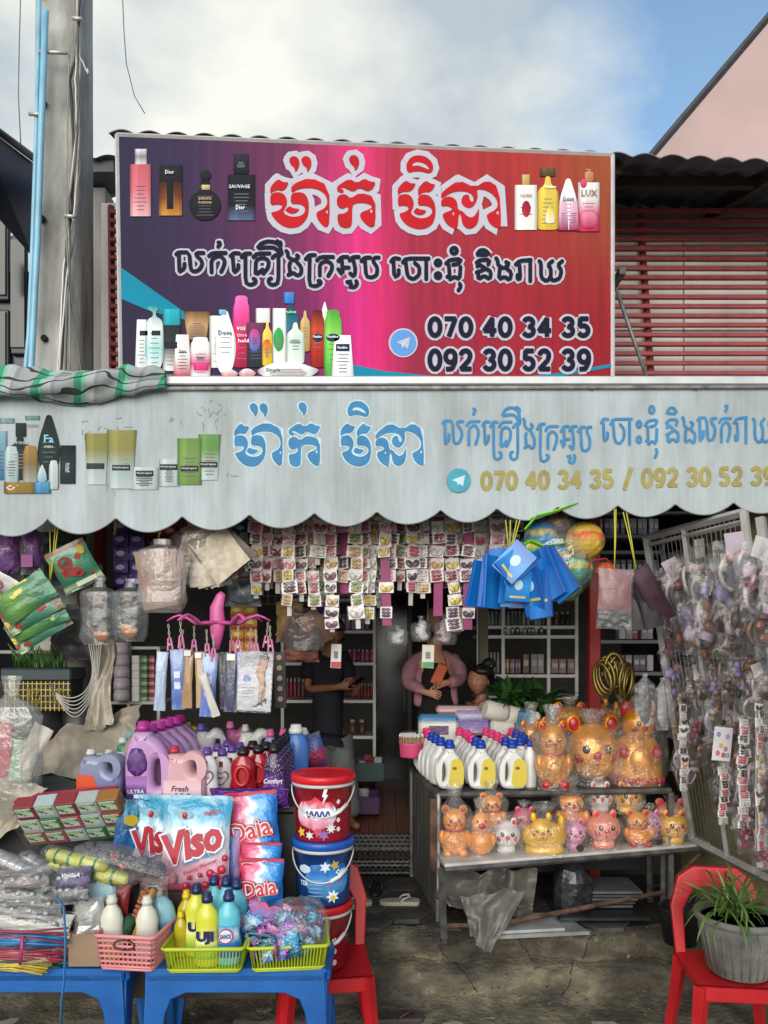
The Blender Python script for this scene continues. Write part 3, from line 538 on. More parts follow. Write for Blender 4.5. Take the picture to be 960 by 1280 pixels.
T2 = [(643,671,232,288,'box',PR('eeecea','f4f2ee'),0),(652,662,219,232,'box',PR('b89a58','d4ba7c'),0),(671,698,221,288,'bottle',PR('d9b83e','e8cf5c'),0),(675,694,211,221,'box',PR('4a3a22','6a5836'),0),(698,722,224,288,'curvy',PR('e8ecf2','ffffff'),0),
      (722,749,229,290,'box',PR('c02a5a','d84a74','e8e0e4','f0eeee'),1),(730,742,212,229,'pump',PR('b06a4a','d49a74'),0),(697,710,252,289,'tubeu',PR('9a1e4c','e2a0c0','e8c0d4'),2),(711,723,252,289,'tubeu',PR('9a1e4c','e2a0c0','e8c0d4'),2),(652,663,252,272,'oval',PR('c22446','8a1a30'),2),(680,694,257,280,'drop',PR('f4ead0','eac84a'),2),(724,747,266,287,'oval',PR('b01c50','e890aa'),3),(725,733,225,236,'oval',PR('c42050','e06080'),3)]
T3 = [(169,186,400,461,'tubeu',PR('dfe6e8','f4f8f8'),0),(182,205,383,464,'pump',PR('e6ecec','aee0de','eef4f4','2a9a92'),1),(204,226,402,464,'box',PR('e8eaea','30343a','26282e'),0),(204,226,387,407,'box',PR('1c9aae','2ab6c6'),1),(230,263,390,425,'tube',PR('8a6238','caa274','7a5230'),0),(262,285,395,460,'box',PR('dedcd8','f0eeea'),-1),
      (217,240,419,472,'tubeu',PR('c21e3e','f0f0f0','ececec'),2),(238,264,422,472,'can',PR('eeeeee','e2408a','f4f4f4','f4f4f4'),3),(268,296,389,469,'curvy',PR('eef2f6','ffffff','e8eef6'),2),(274,283,388,394,'box',PR('6aaad6','8ac4ea'),3),(291,313,370,460,'can',PR('9a0e44','c8184e','d62a62','f050a0','f070c0'),1),
      (309,331,404,460,'box',PR('1c2632','3a3a4a','7a3a5a'),2),(320,338,386,404,'box',PR('e8e8e8','f4f4f4'),1),(328,341,402,458,'bottle',PR('e4b820','f2dc70'),3),(341,358,386,455,'box',PR('eef0ee','f8f8f8'),1),(354,374,378,440,'bottle',PR('0e5a72','1a7a92','14405a'),0),(355,368,366,380,'box',PR('2a72c6','4a92e0'),1),(358,381,404,455,'bottle',PR('e8f0ea','cfe6d6','f0f4f0'),3),
      (375,388,389,440,'bottle',PR('b08a4a','dcc07e'),2),(388,406,388,460,'can',PR('8a1a12','b82e1e','c84a2e','5a120c'),2),(400,412,376,410,'drop',PR('e8e4ec','f8f8f8'),1),(405,428,388,474,'can',PR('3a9a3a','6ac84e','8ad65a','4aa43a'),3),(414,443,420,477,'tubeu',PR('e8eaf0','ffffff'),4),(320,401,452,477,'pillow',PR('dcdee2','f8f8fa'),5),
      (276,299,462,474,'pillow',PR('d22a3a','ececec'),4),(298,321,461,474,'pillow',PR('c42a3a','ececec'),4),(342,355,410,440,'oval',PR('2a9a4a','3ab05a'),2),(311,326,412,440,'oval',PR('2a72c2','d8409a'),3),(328,340,425,450,'oval',PR('f2c22a','e05a2a'),4),(207,222,428,436,'box',PR('20242c','20242c'),3),(175,185,414,420,'box',PR('262a36','262a36'),1),(190,201,414,420,'box',PR('262a36','262a36'),2),(391,404,418,428,'oval',PR('1a2a5a','2a3a6a'),3),(408,425,418,428,'oval',PR('1a2a5a','2a3a6a'),4),(420,437,431,440,'box',PR('1a2a5a','1a2a5a'),5),(243,261,455,464,'box',PR('d62a7a','e84a92'),4)]
for Tn in (T1, T2, T3):
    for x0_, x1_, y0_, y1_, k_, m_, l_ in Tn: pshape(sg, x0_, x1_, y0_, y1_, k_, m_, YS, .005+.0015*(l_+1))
quad([(152, 466), (214, 468), (436, 473), (436, 477), (152, 478)], YS, .002, M('1a1018', .4, key='print shadow'), 'printed_floor', sg, -.0035)
for a in (('Dior', 213, 217, 11, 5, 'd8d4cc'), ('SAUVAGE', 300, 235, 26, 4.5, 'd0d0d8'), ('Dior', 301, 261, 11, 6, 'e0e0e8'), ('INFINITE', 257, 250, 16, 3, 'b0986a'), ('POISON', 257, 255, 16, 3.5, 'b0986a'), ('LUX', 736, 243, 20, 8, '8a6a4a'), ('Dove', 710, 250, 14, 5, '2a3a7a'),
          ('Dove', 282, 417, 17, 6, '2a3a5a'), ('VO5', 302, 412, 11, 5, 'f0f0f0'), ('time', 303, 420, 13, 5, 'e8a0c0'), ('hold', 305, 427, 13, 5, 'f0e0e8'), ('PANTENE', 657, 246, 15, 3, '8a6a3a'), ('Vaseline', 687, 235, 15, 3.5, 'f4f4f4'), ('Simple', 342, 464, 18, 6, '3a5a3a'), ('Sure', 229, 440, 9, 4, '303030'), ('Sure', 251, 448, 9, 4, '303030'), ('radox', 364, 391, 14, 4, '8ae0a0'), ('simple', 369, 428, 14, 4, '4a8a5a'), ('Vaseline', 397, 422, 11, 3, 'ffffff'), ('Vaseline', 416, 422, 14, 3, 'ffffff'), ('Vaseline', 428, 435.5, 13, 3, 'ffffff')):
    ptext(sg, *a, YS, .0165)
# ================================================================== the awning
YA = 4.4
aw = thing('shop_awning', 'dirty white awning with a scalloped printed valance across the shop front', 'awning', (0, YA, 0))
CX = [-112, -27, 60, 145, 228, 312, 393, 471, 551, 621, 697, 772, 844, 917, 990, 1062]
def scal(x):
    for a, b in zip(CX, CX[1:]):
        if a <= x <= b: t = (x-a)/(b-a); cusp = 650-.0248*x; return cusp+(21-.006*x)*(sin(pi*t)**.75)
    return 640
def val_mat():
    m = bpy.data.materials.new('m_valance'); m.use_nodes = True; nt = m.node_tree; b = nt.nodes['Principled BSDF']; b.inputs['Roughness'].default_value = .75
    tc = N(nt, 'ShaderNodeTexCoord'); geo = tc.outputs['Object']
    def nn(sc_, st, det=6):
        mp = N(nt, 'ShaderNodeMapping'); mp.inputs['Scale'].default_value = st; L(nt, geo, mp.inputs[0]); n = N(nt, 'ShaderNodeTexNoise'); n.inputs['Scale'].default_value = sc_; n.inputs['Detail'].default_value = det; n.inputs['Roughness'].default_value = .6; L(nt, mp.outputs[0], n.inputs[0]); return n.outputs[0]
    def rmp(a, b_, p0, p1, src):
        r = N(nt, 'ShaderNodeValToRGB'); e = r.color_ramp.elements; e[0].position = p0; e[0].color = (*hexc(a), 1); e[1].position = p1; e[1].color = (*hexc(b_), 1); L(nt, src, r.inputs[0]); return r.outputs[0]
    def mul(a, b_):
        x = N(nt, 'ShaderNodeMix', data_type='RGBA', blend_type='MULTIPLY'); x.inputs[0].default_value = 1; L(nt, a, x.inputs[6]); L(nt, b_, x.inputs[7]); return x.outputs[2]
    base = rmp('9fa9af', 'afb9be', .3, .7, nn(1.6, (1, 1, 1)))
    st = rmp('dddbd5', 'ffffff', .34, .6, nn(1.6, (3, 1, .7), 8))      # rain streaks
    st2 = rmp('f5f5f3', 'ffffff', .35, .6, nn(4, (14, 1, .5), 4))
    L(nt, mul(mul(base, st), st2), b.inputs[0])
    bp = N(nt, 'ShaderNodeBump'); bp.inputs['Strength'].default_value = .35; bp.inputs['Distance'].default_value = .03; L(nt, nn(3, (1.5, 1, 1.2), 3), bp.inputs['Height']); L(nt, bp.outputs[0], b.inputs['Normal'])
    return m
vm = val_mat()
def waver(x, t): return .012*nz((x*2.0, 0, t*1.3), 1)+.004*sin(x*5.1+t*2)
def vf(u, v):
    xp = -110+1170*u; top = 484-.0035*xp; bot = scal(xp); y = top+(bot-top)*v; p = W(xp, y, YA); return (p.x, waver(p.x, v)*v, p.z)
mb = MB().grid(420, 26, vf)
mb.build('valance', vm, aw)
hem = [W(-110+1170*i/420, scal(-110+1170*i/420), YA) for i in range(421)]
MB().tube([(p.x, waver(p.x, 1)-.001, p.z) for p in hem], .0035, 5).build('hem', M('6e6f6c', .8, 0, .2, 10, key='hem'), aw)
a, b = W(-110, 479, YA), W(1060, 475.5, YA)
MB().box(((a.x+b.x)/2, -.012, (a.z+b.z)/2), (b.x-a.x, .04, .048), b=.006).build('front_rail', M('b9bcbd', .4, .2, .12, 9, key='rail'), aw)
MB().tube([(a.x, -.012, a.z-.04), (b.x, -.012, b.z-.04)], .012, 6).build('rope_edge', M('8f9290', .8, 0, .3, 20, key='rope edge'), aw)
MB().grid(30, 6, lambda u, v: (a.x+(b.x-a.x)*u, .02+v*1.4, 3.10+.26*v-.05*sin(pi*v)+.01*sin(u*40))).build('canopy', M('8d918f', .8, 0, .2, 2, key='canopy'), aw)
for i in range(9): MB().tube([(-2.4+i*.6, .0, 3.05), (-2.4+i*.6, 1.4, 3.30)], .014, 6).build('canopy_rib', M('8a8c8e', .4, .5, key='rib'), aw)
blu = M('3579a8', .75, 0, .14, 9, key='faded blue'); gold = M('958b50', .75, 0, .16, 9, key='faded gold'); sea = M('3f94a6', .75, 0, .14, 9, key='faded teal'); halo = M('b7cdd6', .75, 0, .08, 9, key='halo')
OFF = .014
# cloth print follows the valance: shift each print mesh by the cloth's own waves
def follow(o):
    me = o.data
    if me.users > 1: return o
    for v in me.vertices:
        x = v.co.x+o.location.x; z = v.co.z+o.location.z; t = max(0, min(1, (W(0, 484, YA).z-z)/(W(0, 484, YA).z-W(0, 650, YA).z)))
        v.co.y += waver(x, t)*t
    return o
for A1 in (H1, H2): follow(strokes(A1, YA, 3.4, halo, 'letter_halo', aw, .0015, closed=True, flat=.05)); follow(fills(A1, YA, .0008, blu, 'letter_blue', aw, .004))
follow(fills(E1+E2, YA, .0006, halo, 'letter_eye', aw, .0056))
sets = [aff(KA+KA2+KB, .732, 553-.732*220, 1.2, 526-1.2*316-.2), aff(KC, .8, 751-.8*488, 1.2, 524-1.2*324), aff(KD, .82, 832-.82*594, 1.2, 522.5-1.2*324), aff(KA, .66, 871-.66*219, 1.2, 522-1.2*316), aff(KE, .82, 916-.82*643, 1.2, 520-1.2*324)]
for K in sets: follow(strokes(K, YA, 3.7, blu, 'letter_blue', aw, .004, flat=.07))
for G_ in digits('070 40 34 35 / 092 30 52 39', 600, 969, 584, 612): D = [[(x, y-(x-784)*.019) for x, y in q] for q in G_]; follow(strokes(D, YA, 5.4, gold, 'number', aw, .004, flat=.06, sm=False))
telegram(aw, 573, 601, 15, YA, sea, None, halo, .006)
T4 = [(106,137,542,606,'tube',PR('b8c4c6','a8b4b4','8a8850','8a8850'),0),(134,171,538,611,'tube',PR('b8c4c6','a2b2b0','8e8a4e','928e54'),1),(163,198,584,612,'box',PR('b0bcc0','c2ccce'),0),(199,224,574,608,'box',PR('aebabc','c2ccce'),0),(222,252,548,606,'box',PR('6a8a4a','7a9a58','6f9250'),1),(248,276,543,600,'tube',PR('b8c4c6','aab6b4','64924e','6a965a'),0),
      (-10,9,539,600,'box',PR('3a6a92','8ab0c0'),0),(9,42,545,600,'bottle',PR('20302e','2a3c38','20302e'),1),(20,33,529,546,'box',PR('1c2624','2a3634'),1),(6,24,558,604,'can',PR('98b0b0','bac8c8'),2),(29,48,557,603,'can',PR('96a09c','8a6c3a','a0824a'),2),(47,76,519,600,'curvy',PR('1c2826','263632','1a2422'),1),(76,95,557,605,'box',PR('1c2a2c','24383a','141c1e'),1),(62,74,576,612,'can',PR('a8b8ba','c8d2d2'),3),(47,60,580,603,'drop',PR('7aaac0','d0dada'),3),(6,45,603,617,'box',PR('8a6e34','96783c'),4),(44,64,603,617,'box',PR('3a7ca8','5a9cc0'),4),(0,18,523,529,'box',PR('7a9a9a','7a9a9a'),1),(32,50,520,525,'box',PR('6a8a8a','6a8a8a'),0)]
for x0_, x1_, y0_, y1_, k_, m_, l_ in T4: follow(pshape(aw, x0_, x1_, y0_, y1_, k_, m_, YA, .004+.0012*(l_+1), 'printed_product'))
for x, y in ((120, 583), (152, 585), (181, 592), (211, 584), (237, 586), (261, 581)): follow(pshape(aw, x-11, x+11, y-3.5, y+3.5, 'box', PR('2e3a38','3a4644'), YA, .0085, 'printed_band')); ptext(aw, 'Neutrogena', x, y, 19, 3, 'b8c2c2', YA, .0095)
for a in (('Colgate', 25, 611, 32, 8, 'd8dcda', 0), ('Fa', 62, 549, 12, 10, '7ab0c8', 0), ('MEN', 62, 559, 10, 3, 'b0bcbc', 0), ('SYOSS', 26, 554, 20, 4, 'a8b4b4', 0), ('AXE', 85, 585, 5, 12, 'a8b8c0', 0), ('GARNIER', 41, 532, 14, 3, '6a7a7a', 0)):
    ptext(aw, *a[:6], YA, .0105)
for i in range(34):    # splashes of water printed round the tubes
    cx, cy = R.choice(((125, 530), (150, 528), (215, 520), (262, 515), (255, 530), (130, 600), (275, 585))); x, y = cx+R.gauss(0, 11), cy+R.gauss(0, 7); a = R.uniform(0, pi); n_ = R.uniform(3, 12)
    follow(strokes([[(x, y), (x+n_*cos(a)*.5, y+n_*sin(a)*.5+R.uniform(-2, 2)), (x+n_*cos(a), y+n_*sin(a))]], YA, .8, M('7b8b8c', .7, key='splash'), 'printed_splash', aw, .003, flat=.1))
# ================================================================== folded cloth on the awning
def cloth_mat():
    m = bpy.data.materials.new('m_folded_cloth'); m.use_nodes = True; nt = m.node_tree; b = nt.nodes['Principled BSDF']; b.inputs['Roughness'].default_value = .85
    uv = N(nt, 'ShaderNodeAttribute', attribute_name='st'); sp = N(nt, 'ShaderNodeSeparateXYZ'); L(nt, uv.outputs['Vector'], sp.inputs[0])
    wv = N(nt, 'ShaderNodeMath', operation='FRACT'); mu = N(nt, 'ShaderNodeMath', operation='MULTIPLY'); mu.inputs[1].default_value = 5.2; L(nt, sp.outputs[0], mu.inputs[0]); L(nt, mu.outputs[0], wv.inputs[0])
    r = N(nt, 'ShaderNodeValToRGB'); r.color_ramp.interpolation = 'CONSTANT'; el = r.color_ramp.elements
    for _ in range(3): el.new(.5)
    for e, (p, c) in zip(el, ((0, '8f9494'), (.42, '2f8a68'), (.60, '6fb094'), (.70, 'a2a5a8'), (.9, '85888a'))): e.position = p; e.color = (*hexc(c), 1)
    L(nt, wv.outputs[0], r.inputs[0])
    v = N(nt, 'ShaderNodeTexWave', wave_type='RINGS'); v.inputs['Scale'].default_value = 3; v.inputs['Distortion'].default_value = 14; v.inputs['Detail'].default_value = 2; L(nt, uv.outputs['Vector'], v.inputs[0])
    lt = N(nt, 'ShaderNodeMath', operation='LESS_THAN'); lt.inputs[1].default_value = .09; L(nt, v.outputs[0], lt.inputs[0])
    mx = N(nt, 'ShaderNodeMix', data_type='RGBA'); L(nt, lt.outputs[0], mx.inputs[0]); L(nt, r.outputs[0], mx.inputs[6]); mx.inputs[7].default_value = (*hexc('2a3434'), 1); L(nt, mx.outputs[2], b.inputs[0]); return m
def cf(u, v):
    xp = -60+268*u; r_ = (.085+.02*nz((u*6, 0, 0))+.02*nz((u*15, 2, 0)))*(1 if u < .75 else 1-.5*(u-.75)/.25); a = v*2*pi
    yc = 481-6*sin(u*9)*.5-(u-.6)*12*(u > .6); p = W(xp, yc, 4.36); fold = .016*sin(a*3+u*8)+.02*nz((u*9, a, 0), 1.3)
    return (p.x, 4.36+(r_*.9+fold)*cos(a), p.z+(r_+fold)*sin(a)*1.0)
mb = MB().grid(90, 30, cf); o = mb.build('folded_cloth', cloth_mat())
at = o.data.attributes.new('st', 'FLOAT_VECTOR', 'POINT'); at.data.foreach_set('vector', [c for j in range(31) for i in range(91) for c in (i/90+j/30*.12, j/30, 0)])
tag(o, 'folded grey and green striped cloth lying on top of the awning', 'cloth')
# ================================================================== makers for packaging
film = MF('d8dada', .07, .12); film2 = MF('b4b6b8', .20, .2, key='cloudy film'); filmg = MF('b9b3aa', .5, .3, key='grey film', bsc=14)
def pillow(w, h, t, mats, seed=0, cr=.004, nu=12, nv=14, seal=.06, jag=True, mb=None, T=None, m=0):
    mb = mb or MB()
    def f(sg):
        def g(u, v):
            e = (max(0, 1-abs(2*u-1)**3))**.6*(max(0, sin(pi*min(1, max(0, (v-seal)/(1-2*seal))))))**.55
            k = cr*(noise.noise(Vector((u*5+seed, v*6, seed*2.3)))+.5*noise.noise(Vector((u*13, v*15, seed*1.7))))
            ww = w*(1-.05*sin(pi*v))
            return ((u-.5)*ww+k*.6, sg*(t/2*e+abs(cr)*.1)+(k*2 if sg < 0 else 0), (v-.5)*h+k)
        return g
    mb.grid(nu, nv, f(-1), T=T, m=m); mb.grid(nu, nv, f(1), T=T, m=m); return mb
def shell(cx, cy, z0, z1, prof, sy=.8, seed=0, n=18, rows=14, wr=.10, mb=None):
    """crumpled bag skin: prof(v)->radius"""
    mb = mb or MB(); h = z1-z0
    def f(u, v):
        a = u*2*pi; c_, s_ = cos(a), sin(a); r = prof(v)*(1+wr*(noise.noise(Vector((c_*1.6+seed, s_*1.6, v*4)))*1.6+.6*noise.noise(Vector((c_*5+seed, s_*5, v*9)))))
        return (cx+r*c_, cy+r*sy*s_, z0+h*v)
    return mb.grid(n, rows, f, smooth=False)
def bagprof(r, neck=.2, top=.4, base=.8):
    def p(v):
        if v < .12: return r*(base+(1-base)*v/.12)
        if v < 1-neck-.1: return r
        if v < 1-neck: t = (v-(1-neck-.1))/.1; return r*(1-t)+r*.18*t
        t = (v-(1-neck))/neck; return r*(.18*(1-t)+top*t)
    return p
def tie(x, y0, y1, Y, label, dx=(0, 6), col='b9b53a'):
    t = thing('hanging_string', label, 'string', (W(x, 0, Y).x, Y, W(0, y1, Y).z)); z = px(y1-y0, Y)
    for k, d in enumerate(dx): MB().tube([(0, 0, 0), (px(d, Y)*.5+.003, .002, z*.5), (px(d, Y), 0, z)], .0035, 5, flat=.4).build('strand', M(col, .5, key='string'), t)
    return t
# ================================================================== hair clip cards
cardw = M('d9d4cf', .5, 0, .06, 8, key='card'); cardp = M('d8c6c6', .5, 0, .08, 8, key='pink card'); magenta = M('86205c', .5, 0, .15, 8, key='magenta ribbon')
CLIPC = ['c24a62', '8a2a3a', 'd88a9a', '3a2a34', 'e6a8b4', 'b89a5a', '7a4a5e', 'c8c4c2', 'd8b84a', '6a8a3a', '5a3a5a', 'b0606a']
cards = []
for i, c in enumerate(CLIPC):
    for kind in range(2):
        cm = M(c, .3, 0, .2, 60, key='clip'); mb = MB(); w_, h_ = .082, .072
        if kind and i % 3 == 0:
            pts = [(-w_/2, -h_*.5), (w_/2, -h_*.5), (w_/2, h_*.3)]+[(w_/2*cos(a), h_*.3+h_*.28*sin(a)) for a in (pi*.25, pi*.5, pi*.75)]+[(-w_/2, h_*.3)]; mb.poly(pts, .002)
        else: mb.box((0, 0, 0), (w_, .002, h_))
        mb.box((0, -.0012, -h_*.4), (w_*.5, .001, h_*.08), m=2)
        if kind == 0:
            for sx_ in (-1, 1): mb.ball((sx_*.019, -.006, .002), (.018, .008, .026), 6, m=1, T=TR((0,0,0), (0, sx_*.5, 0))); mb.ball((sx_*.019, -.009, -.004), (.006, .005, .006), 6, m=1)
        else:
            for j in range(3):
                z = .02-j*.02
                for sx_ in (-1, 1): mb.ball((sx_*.014, -.005, z), (.018, .006, .010), 6, m=1)
                mb.ball((0, -.008, z), (.004, .004, .004), 4, m=2)
        mb.grid(2, 2, lambda u, v: ((u-.5)*w_*1.1, -.014-.004*sin(u*9+v*7), (v-.5)*h_*1.12), m=3, smooth=False)
        cards.append(mb.mesh('hair_clip_card', [cardp if i % 4 == 1 else cardw, cm, M('b04a5a' if i % 2 else '6a5a5a', .5, key='card print'), film]))
def hair_strip(x, y0, y1, Y, rib, label, wk=1.0, seed=0, pal=None):
    t = thing('hair_clip_strip', label, 'hair clips', (W(x, 0, Y).x, Y, W(0, y0, Y).z), (0, random.Random(seed+9).uniform(-.05, .05), random.Random(seed).uniform(-.5, .5)), group='strips of hair clip cards hanging in the shop front'); r = random.Random(seed)
    zt = -px(y1-y0, Y); step = px(14.5*wk, Y); n = max(1, int(-zt/step))
    MB().box((0, .006, zt/2), (.058 if rib else .03, .002, -zt)).build('ribbon', magenta if rib else M('b8b2ac', .5, key='strip'), t)
    pal = pal or [r.randrange(len(cards)) for _ in range(5)]
    for i in range(n):
        if rib and r.random() < .3: continue
        ob('hair_clip_card', cards[r.choice(pal)], t, (r.uniform(-.009, .009), -.008-.006*(i % 2), -step*(i+.5)+r.uniform(-.006, .006)), (r.uniform(-.22, .1), r.uniform(-.14, .14), r.uniform(-.3, .3)), (wk*r.uniform(.8, 1.2), wk, wk*r.uniform(.85, 1.1)))
    return t
cols = [(320,748,0),(334,738,0),(347,742,0),(361,770,0),(374,752,0),(387,762,0),(400,706,0),(413,790,0),(430,742,1),(443,786,0),(454,748,0),(465,780,0),(479,782,1),(491,742,0),(503,738,0),(516,757,0),(527,748,0),(538,736,0),(549,770,1),(562,790,0),(572,792,1),(585,787,1),(597,742,0),(609,740,0),(621,735,0),(632,712,0),(643,705,0)]
for i, (x, yb, rib) in enumerate(cols):
    hair_strip(x, 636, yb, 4.78+.05*(i % 3), rib, 'front row strip of hair clip cards%s, %s from the left' % (' on magenta ribbon' if rib else '', ORD[i]), 1.05, i)
for i in range(20):
    hair_strip(327+i*15.2, 636, 700+R.randint(0, 60), 5.0, 0, 'back row strip of hair clip cards behind the front strips, %s from the left' % ORD[i], 1.0, 100+i)
rod = MB().tube([W(300, 634, 4.84), W(665, 634, 4.84)], .012, 8).build('hanging_rod', M('77777a', .4, .6, key='steel')); tag(rod, 'grey rod behind the awning carrying the hair clip strips', 'rod')
rod = MB().tube([W(-80, 648, 4.75), W(1040, 640, 4.75)], .012, 8).build('hanging_rod', M('77777a', .4, .6, key='steel')); tag(rod, 'long grey rod under the awning edge carrying bags and strings', 'rod')
gp = thing('wire_grid', 'white wire grid behind the hair clip cards at the left', 'wire grid', (W(335, 0, 5.6).x, 5.6, W(0, 755, 5.6).z)); wm = M('b4b2ae', .5, .2, key='white wire')
for i in range(9): MB().tube([(-.22+i*.055, 0, 0), (-.22+i*.055, 0, .68)], .002, 4).build('wire', wm, gp)
for i in range(12): MB().tube([(-.22, .003, i*.06), (.22, .003, i*.06)], .002, 4).build('wire', wm, gp)
# lone white tags and cards
def tagcard(x, y0, y1, w_, Y, col, label, txt=None, foot=None):
    c = W(x, (y0+y1)/2, Y); t = thing('hanging_card', label, 'card', tuple(c)); h = px(y1-y0, Y); ww = px(w_, Y)
    MB().box((0, 0, 0), (ww, .003, h), b=.001).build('card', M(col, .5, 0, .06, 10, key='tag'), t, rot=(0, radians(2), 0))
    if foot: MB().box((0, -.003, -h*.36), (ww*.96, .002, h*.24)).build('coloured_foot', M(foot, .5, key='foot'), t)
    MB().box((0, -.003, h*.05), (ww*.4, .002, h*.3)).build('printed_block', M('77797c', .5, 0, .3, 90, key='tag print'), t)
    MB().tube([(0, 0, h/2), (0, .02, h/2+.3)], .0015, 4).build('thread', M('aaa8a2', .6, key='thread'), t)
tagcard(420, 805, 835, 13, 5.15, 'd2d0ce', 'white price tag with red corner hanging in front of the man', foot='b04048')
tagcard(535, 806, 835, 15, 5.15, 'c8c6b8', 'cream card with green foot hanging in front of the woman', foot='4a8a5a')
# ================================================================== sachet strips, purple and red, upper left
def sachets(x0, y0, nc, nr, cw, rh, Y, cols_, label, grp=None):
    t = thing('sachet_strip', label, 'sachets', (W(x0, 0, Y).x, Y, W(0, y0, Y).z)); w_, h_ = px(cw, Y), px(rh, Y)
    ms = [pillow(w_*.98, h_*.98, .012, None, s_, .003, 6, 6).lathe([(w_*.3, 0), (w_*.27, .001)], 12, T=TR((0, -.009, 0), (pi/2, 0, 0)), sy=.6, m=1).mesh('sachet', [MP([(0, cols_[0]), (.5, cols_[1]), (1, cols_[0])], amp=.2, sc=5, rough=.22, metal=.3, bump=.3), M(cols_[2], .4, key='sachet logo')]) for s_ in range(2)]
    for i in range(nc):
        for j in range(nr): ob('sachet', ms[(i+j) % 2], t, ((i+.5)*w_, R.uniform(-.004, .004), -(j+.5)*h_), (R.uniform(-.1, .1), R.uniform(-.04, .04), R.uniform(-.15, .15)))
sachets(141, 648, 2, 5, 20, 17.5, 4.95, ('24164a', '4a2a7a', '9a90c0'), 'strips of dark purple sachets hanging beside the red post')
sachets(184, 655, 4, 3, 19, 16, 5.2, ('6a1018', 'a8202c', 'd0a8a0'), 'strips of red sachets hanging behind the beige bags')
sachets(258, 652, 3, 3, 17, 16, 5.2, ('123a66', '2a6aa0', 'a8c4d8'), 'strips of blue sachets hanging left of the hair clips')
sachets(288, 755, 2, 4, 17, 15, 5.3, ('8a1420', 'c89a30', 'e0c060'), 'strips of red and gold sachets behind the pink hanger')
sachets(395, 735, 2, 3, 13, 14, 5.6, ('2a1a6a', '4a3a9a', 'c0b8e0'), 'short strips of violet sachets behind the hair clip cards')
# ================================================================== purple loofahs, green packets
def loofah(x, y, w_, h_, Y, label, kind):
    c = W(x, y, Y); t = thing('loofah_pack', label, 'loofah', tuple(c)); rw, rh = px(w_/2, Y), px(h_/2, Y)
    for k in range(2): MB().ball((R.uniform(-.01, .01), 0, rh*(.35-.75*k)), (rw*.85, rw*.8, rh*.5), 14, fn=lambda d: 1+.16*noise.noise(d*4+Vector((k, x, 0)))+.1*noise.noise(d*11), smooth=False).build('loofah', M('5c1f72' if k else '7a2f8a', .6, 0, .3, 50, .8, 90, key='purple mesh'), t)
    pillow(rw*2.2, rh*2.15, rw*2, None, x).build('plastic_wrap', film, t, (0, 0, 0))
    if kind: MB().box((0, -rw*1.05, -rh*.55), (rw*1.1, .003, rh*.5)).build('paper_label', M('7a2a6a', .5, 0, .2, 30, key='loofah label'), t)
loofah(12, 690, 34, 66, 4.7, 'purple loofahs in clear wrap, at the far left edge', 0); loofah(40, 686, 26, 60, 4.6, 'purple loofahs in clear wrap with label, right of the first pack', 1)
grn = MP([(0, '2a6a50'), (.12, 'b8c8a0'), (.2, '2f6650'), (.55, '3c7a60'), (.85, '5a9078'), (.9, '8a3a2a'), (1, '3a7a5c')], amp=.03, rough=.3, bump=.3, coat=.3, blob=('8f2f26', 2.6, .24))
grn2 = MP([(0, '7a2a22'), (.1, '3c6e3c'), (.3, '5f8c40'), (.75, '2f6a50'), (1, '2f7a58')], amp=.05, rough=.3, bump=.3, coat=.3, blob=('c8b83a', 2.2, .22))
def gpacket(x, y, w_, h_, Y, rot, label, m_, dY=0, shapes=True):
    c = W(x, y, Y); t = thing('food_packet', label, 'packet', tuple(c), rot, 'green packets hanging at the left'); ww, hh = px(w_, Y), px(h_, Y)
    pillow(ww, hh, .05, None, x*.1).build('pouch', m_, t)
    if shapes:
        for (a, b, r1, r2, col) in ((-.14, .14, .17, .15, '8f2a24'), (-.14, .15, .10, .09, '5a9478'), (-.02, -.10, .15, .10, '8f2a24'), (.06, -.18, .10, .06, '8f2a24'), (.33, .28, .08, .10, 'b89a2a')):
            MB().lathe([(1, 0), (1, .0015)], 18, sx=ww*r1, sy=hh*r2, T=TR((a*ww, -.030-(.002 if col[0] == '4' else 0), b*hh), (pi/2, 0, 0))).build('printed_patch', M(col, .35, key='packet print'), t)
        MB().box((.1*ww, -.029, -.38*hh), (ww*.5, .002, hh*.1)).build('printed_patch', M('c4ccb4', .4, key='packet print'), t)
gpacket(93, 708, 52, 56, 4.55, (.2, radians(-28), .2), 'green packet with red print hung highest beside the yellow string', grn)
for i, (x, y, a) in enumerate(((48, 782, 58), (44, 772, 64), (38, 760, 60), (30, 748, 55))):
    gpacket(x, y, 40, 76, 4.55-.035*i, (.1, radians(a), .15), 'green packet in the tilted fan, %s from the bottom' % ORD[i], grn2 if i % 2 else grn, shapes=False)
gpacket(2, 738, 40, 40, 4.6, (0, .5, 0), 'dark packet with white corner at the left edge above the fan', MP([(0, '20242a'), (.5, '3a3e40'), (1, 'c8c8c4')], amp=.05))
tie(62, 646, 730, 4.5, 'yellow string above the green packets', (0, 8, 12)); tie(143, 640, 668, 4.55, 'yellow string beside the purple sachets', (0, 3)); tie(198, 655, 672, 4.55, 'yellow string above the beige bag', (0, 5))
for i, (x, y, w_, h_, c, l) in enumerate(((88, 668, 40, 34, '23282a', 'dark round bag behind the yellow string at the upper left'), (112, 735, 34, 60, '3a2226', 'dark wine cloth pack beside the red post'), (66, 700, 40, 70, '1f2a2a', 'dark green pack hanging behind the green packets'), (92, 790, 60, 70, '2b2a2c', 'dark bag hanging behind the clear slipper bags'))):
    o = pillow(px(w_, 4.8), px(h_, 4.8), .1, None, i+60, .012).build('dark_pack', M(c, .5, 0, .35, 10, .4, 30, key='dark pack'), None, tuple(W(x, y, 4.8))); tag(o, l, 'pack')
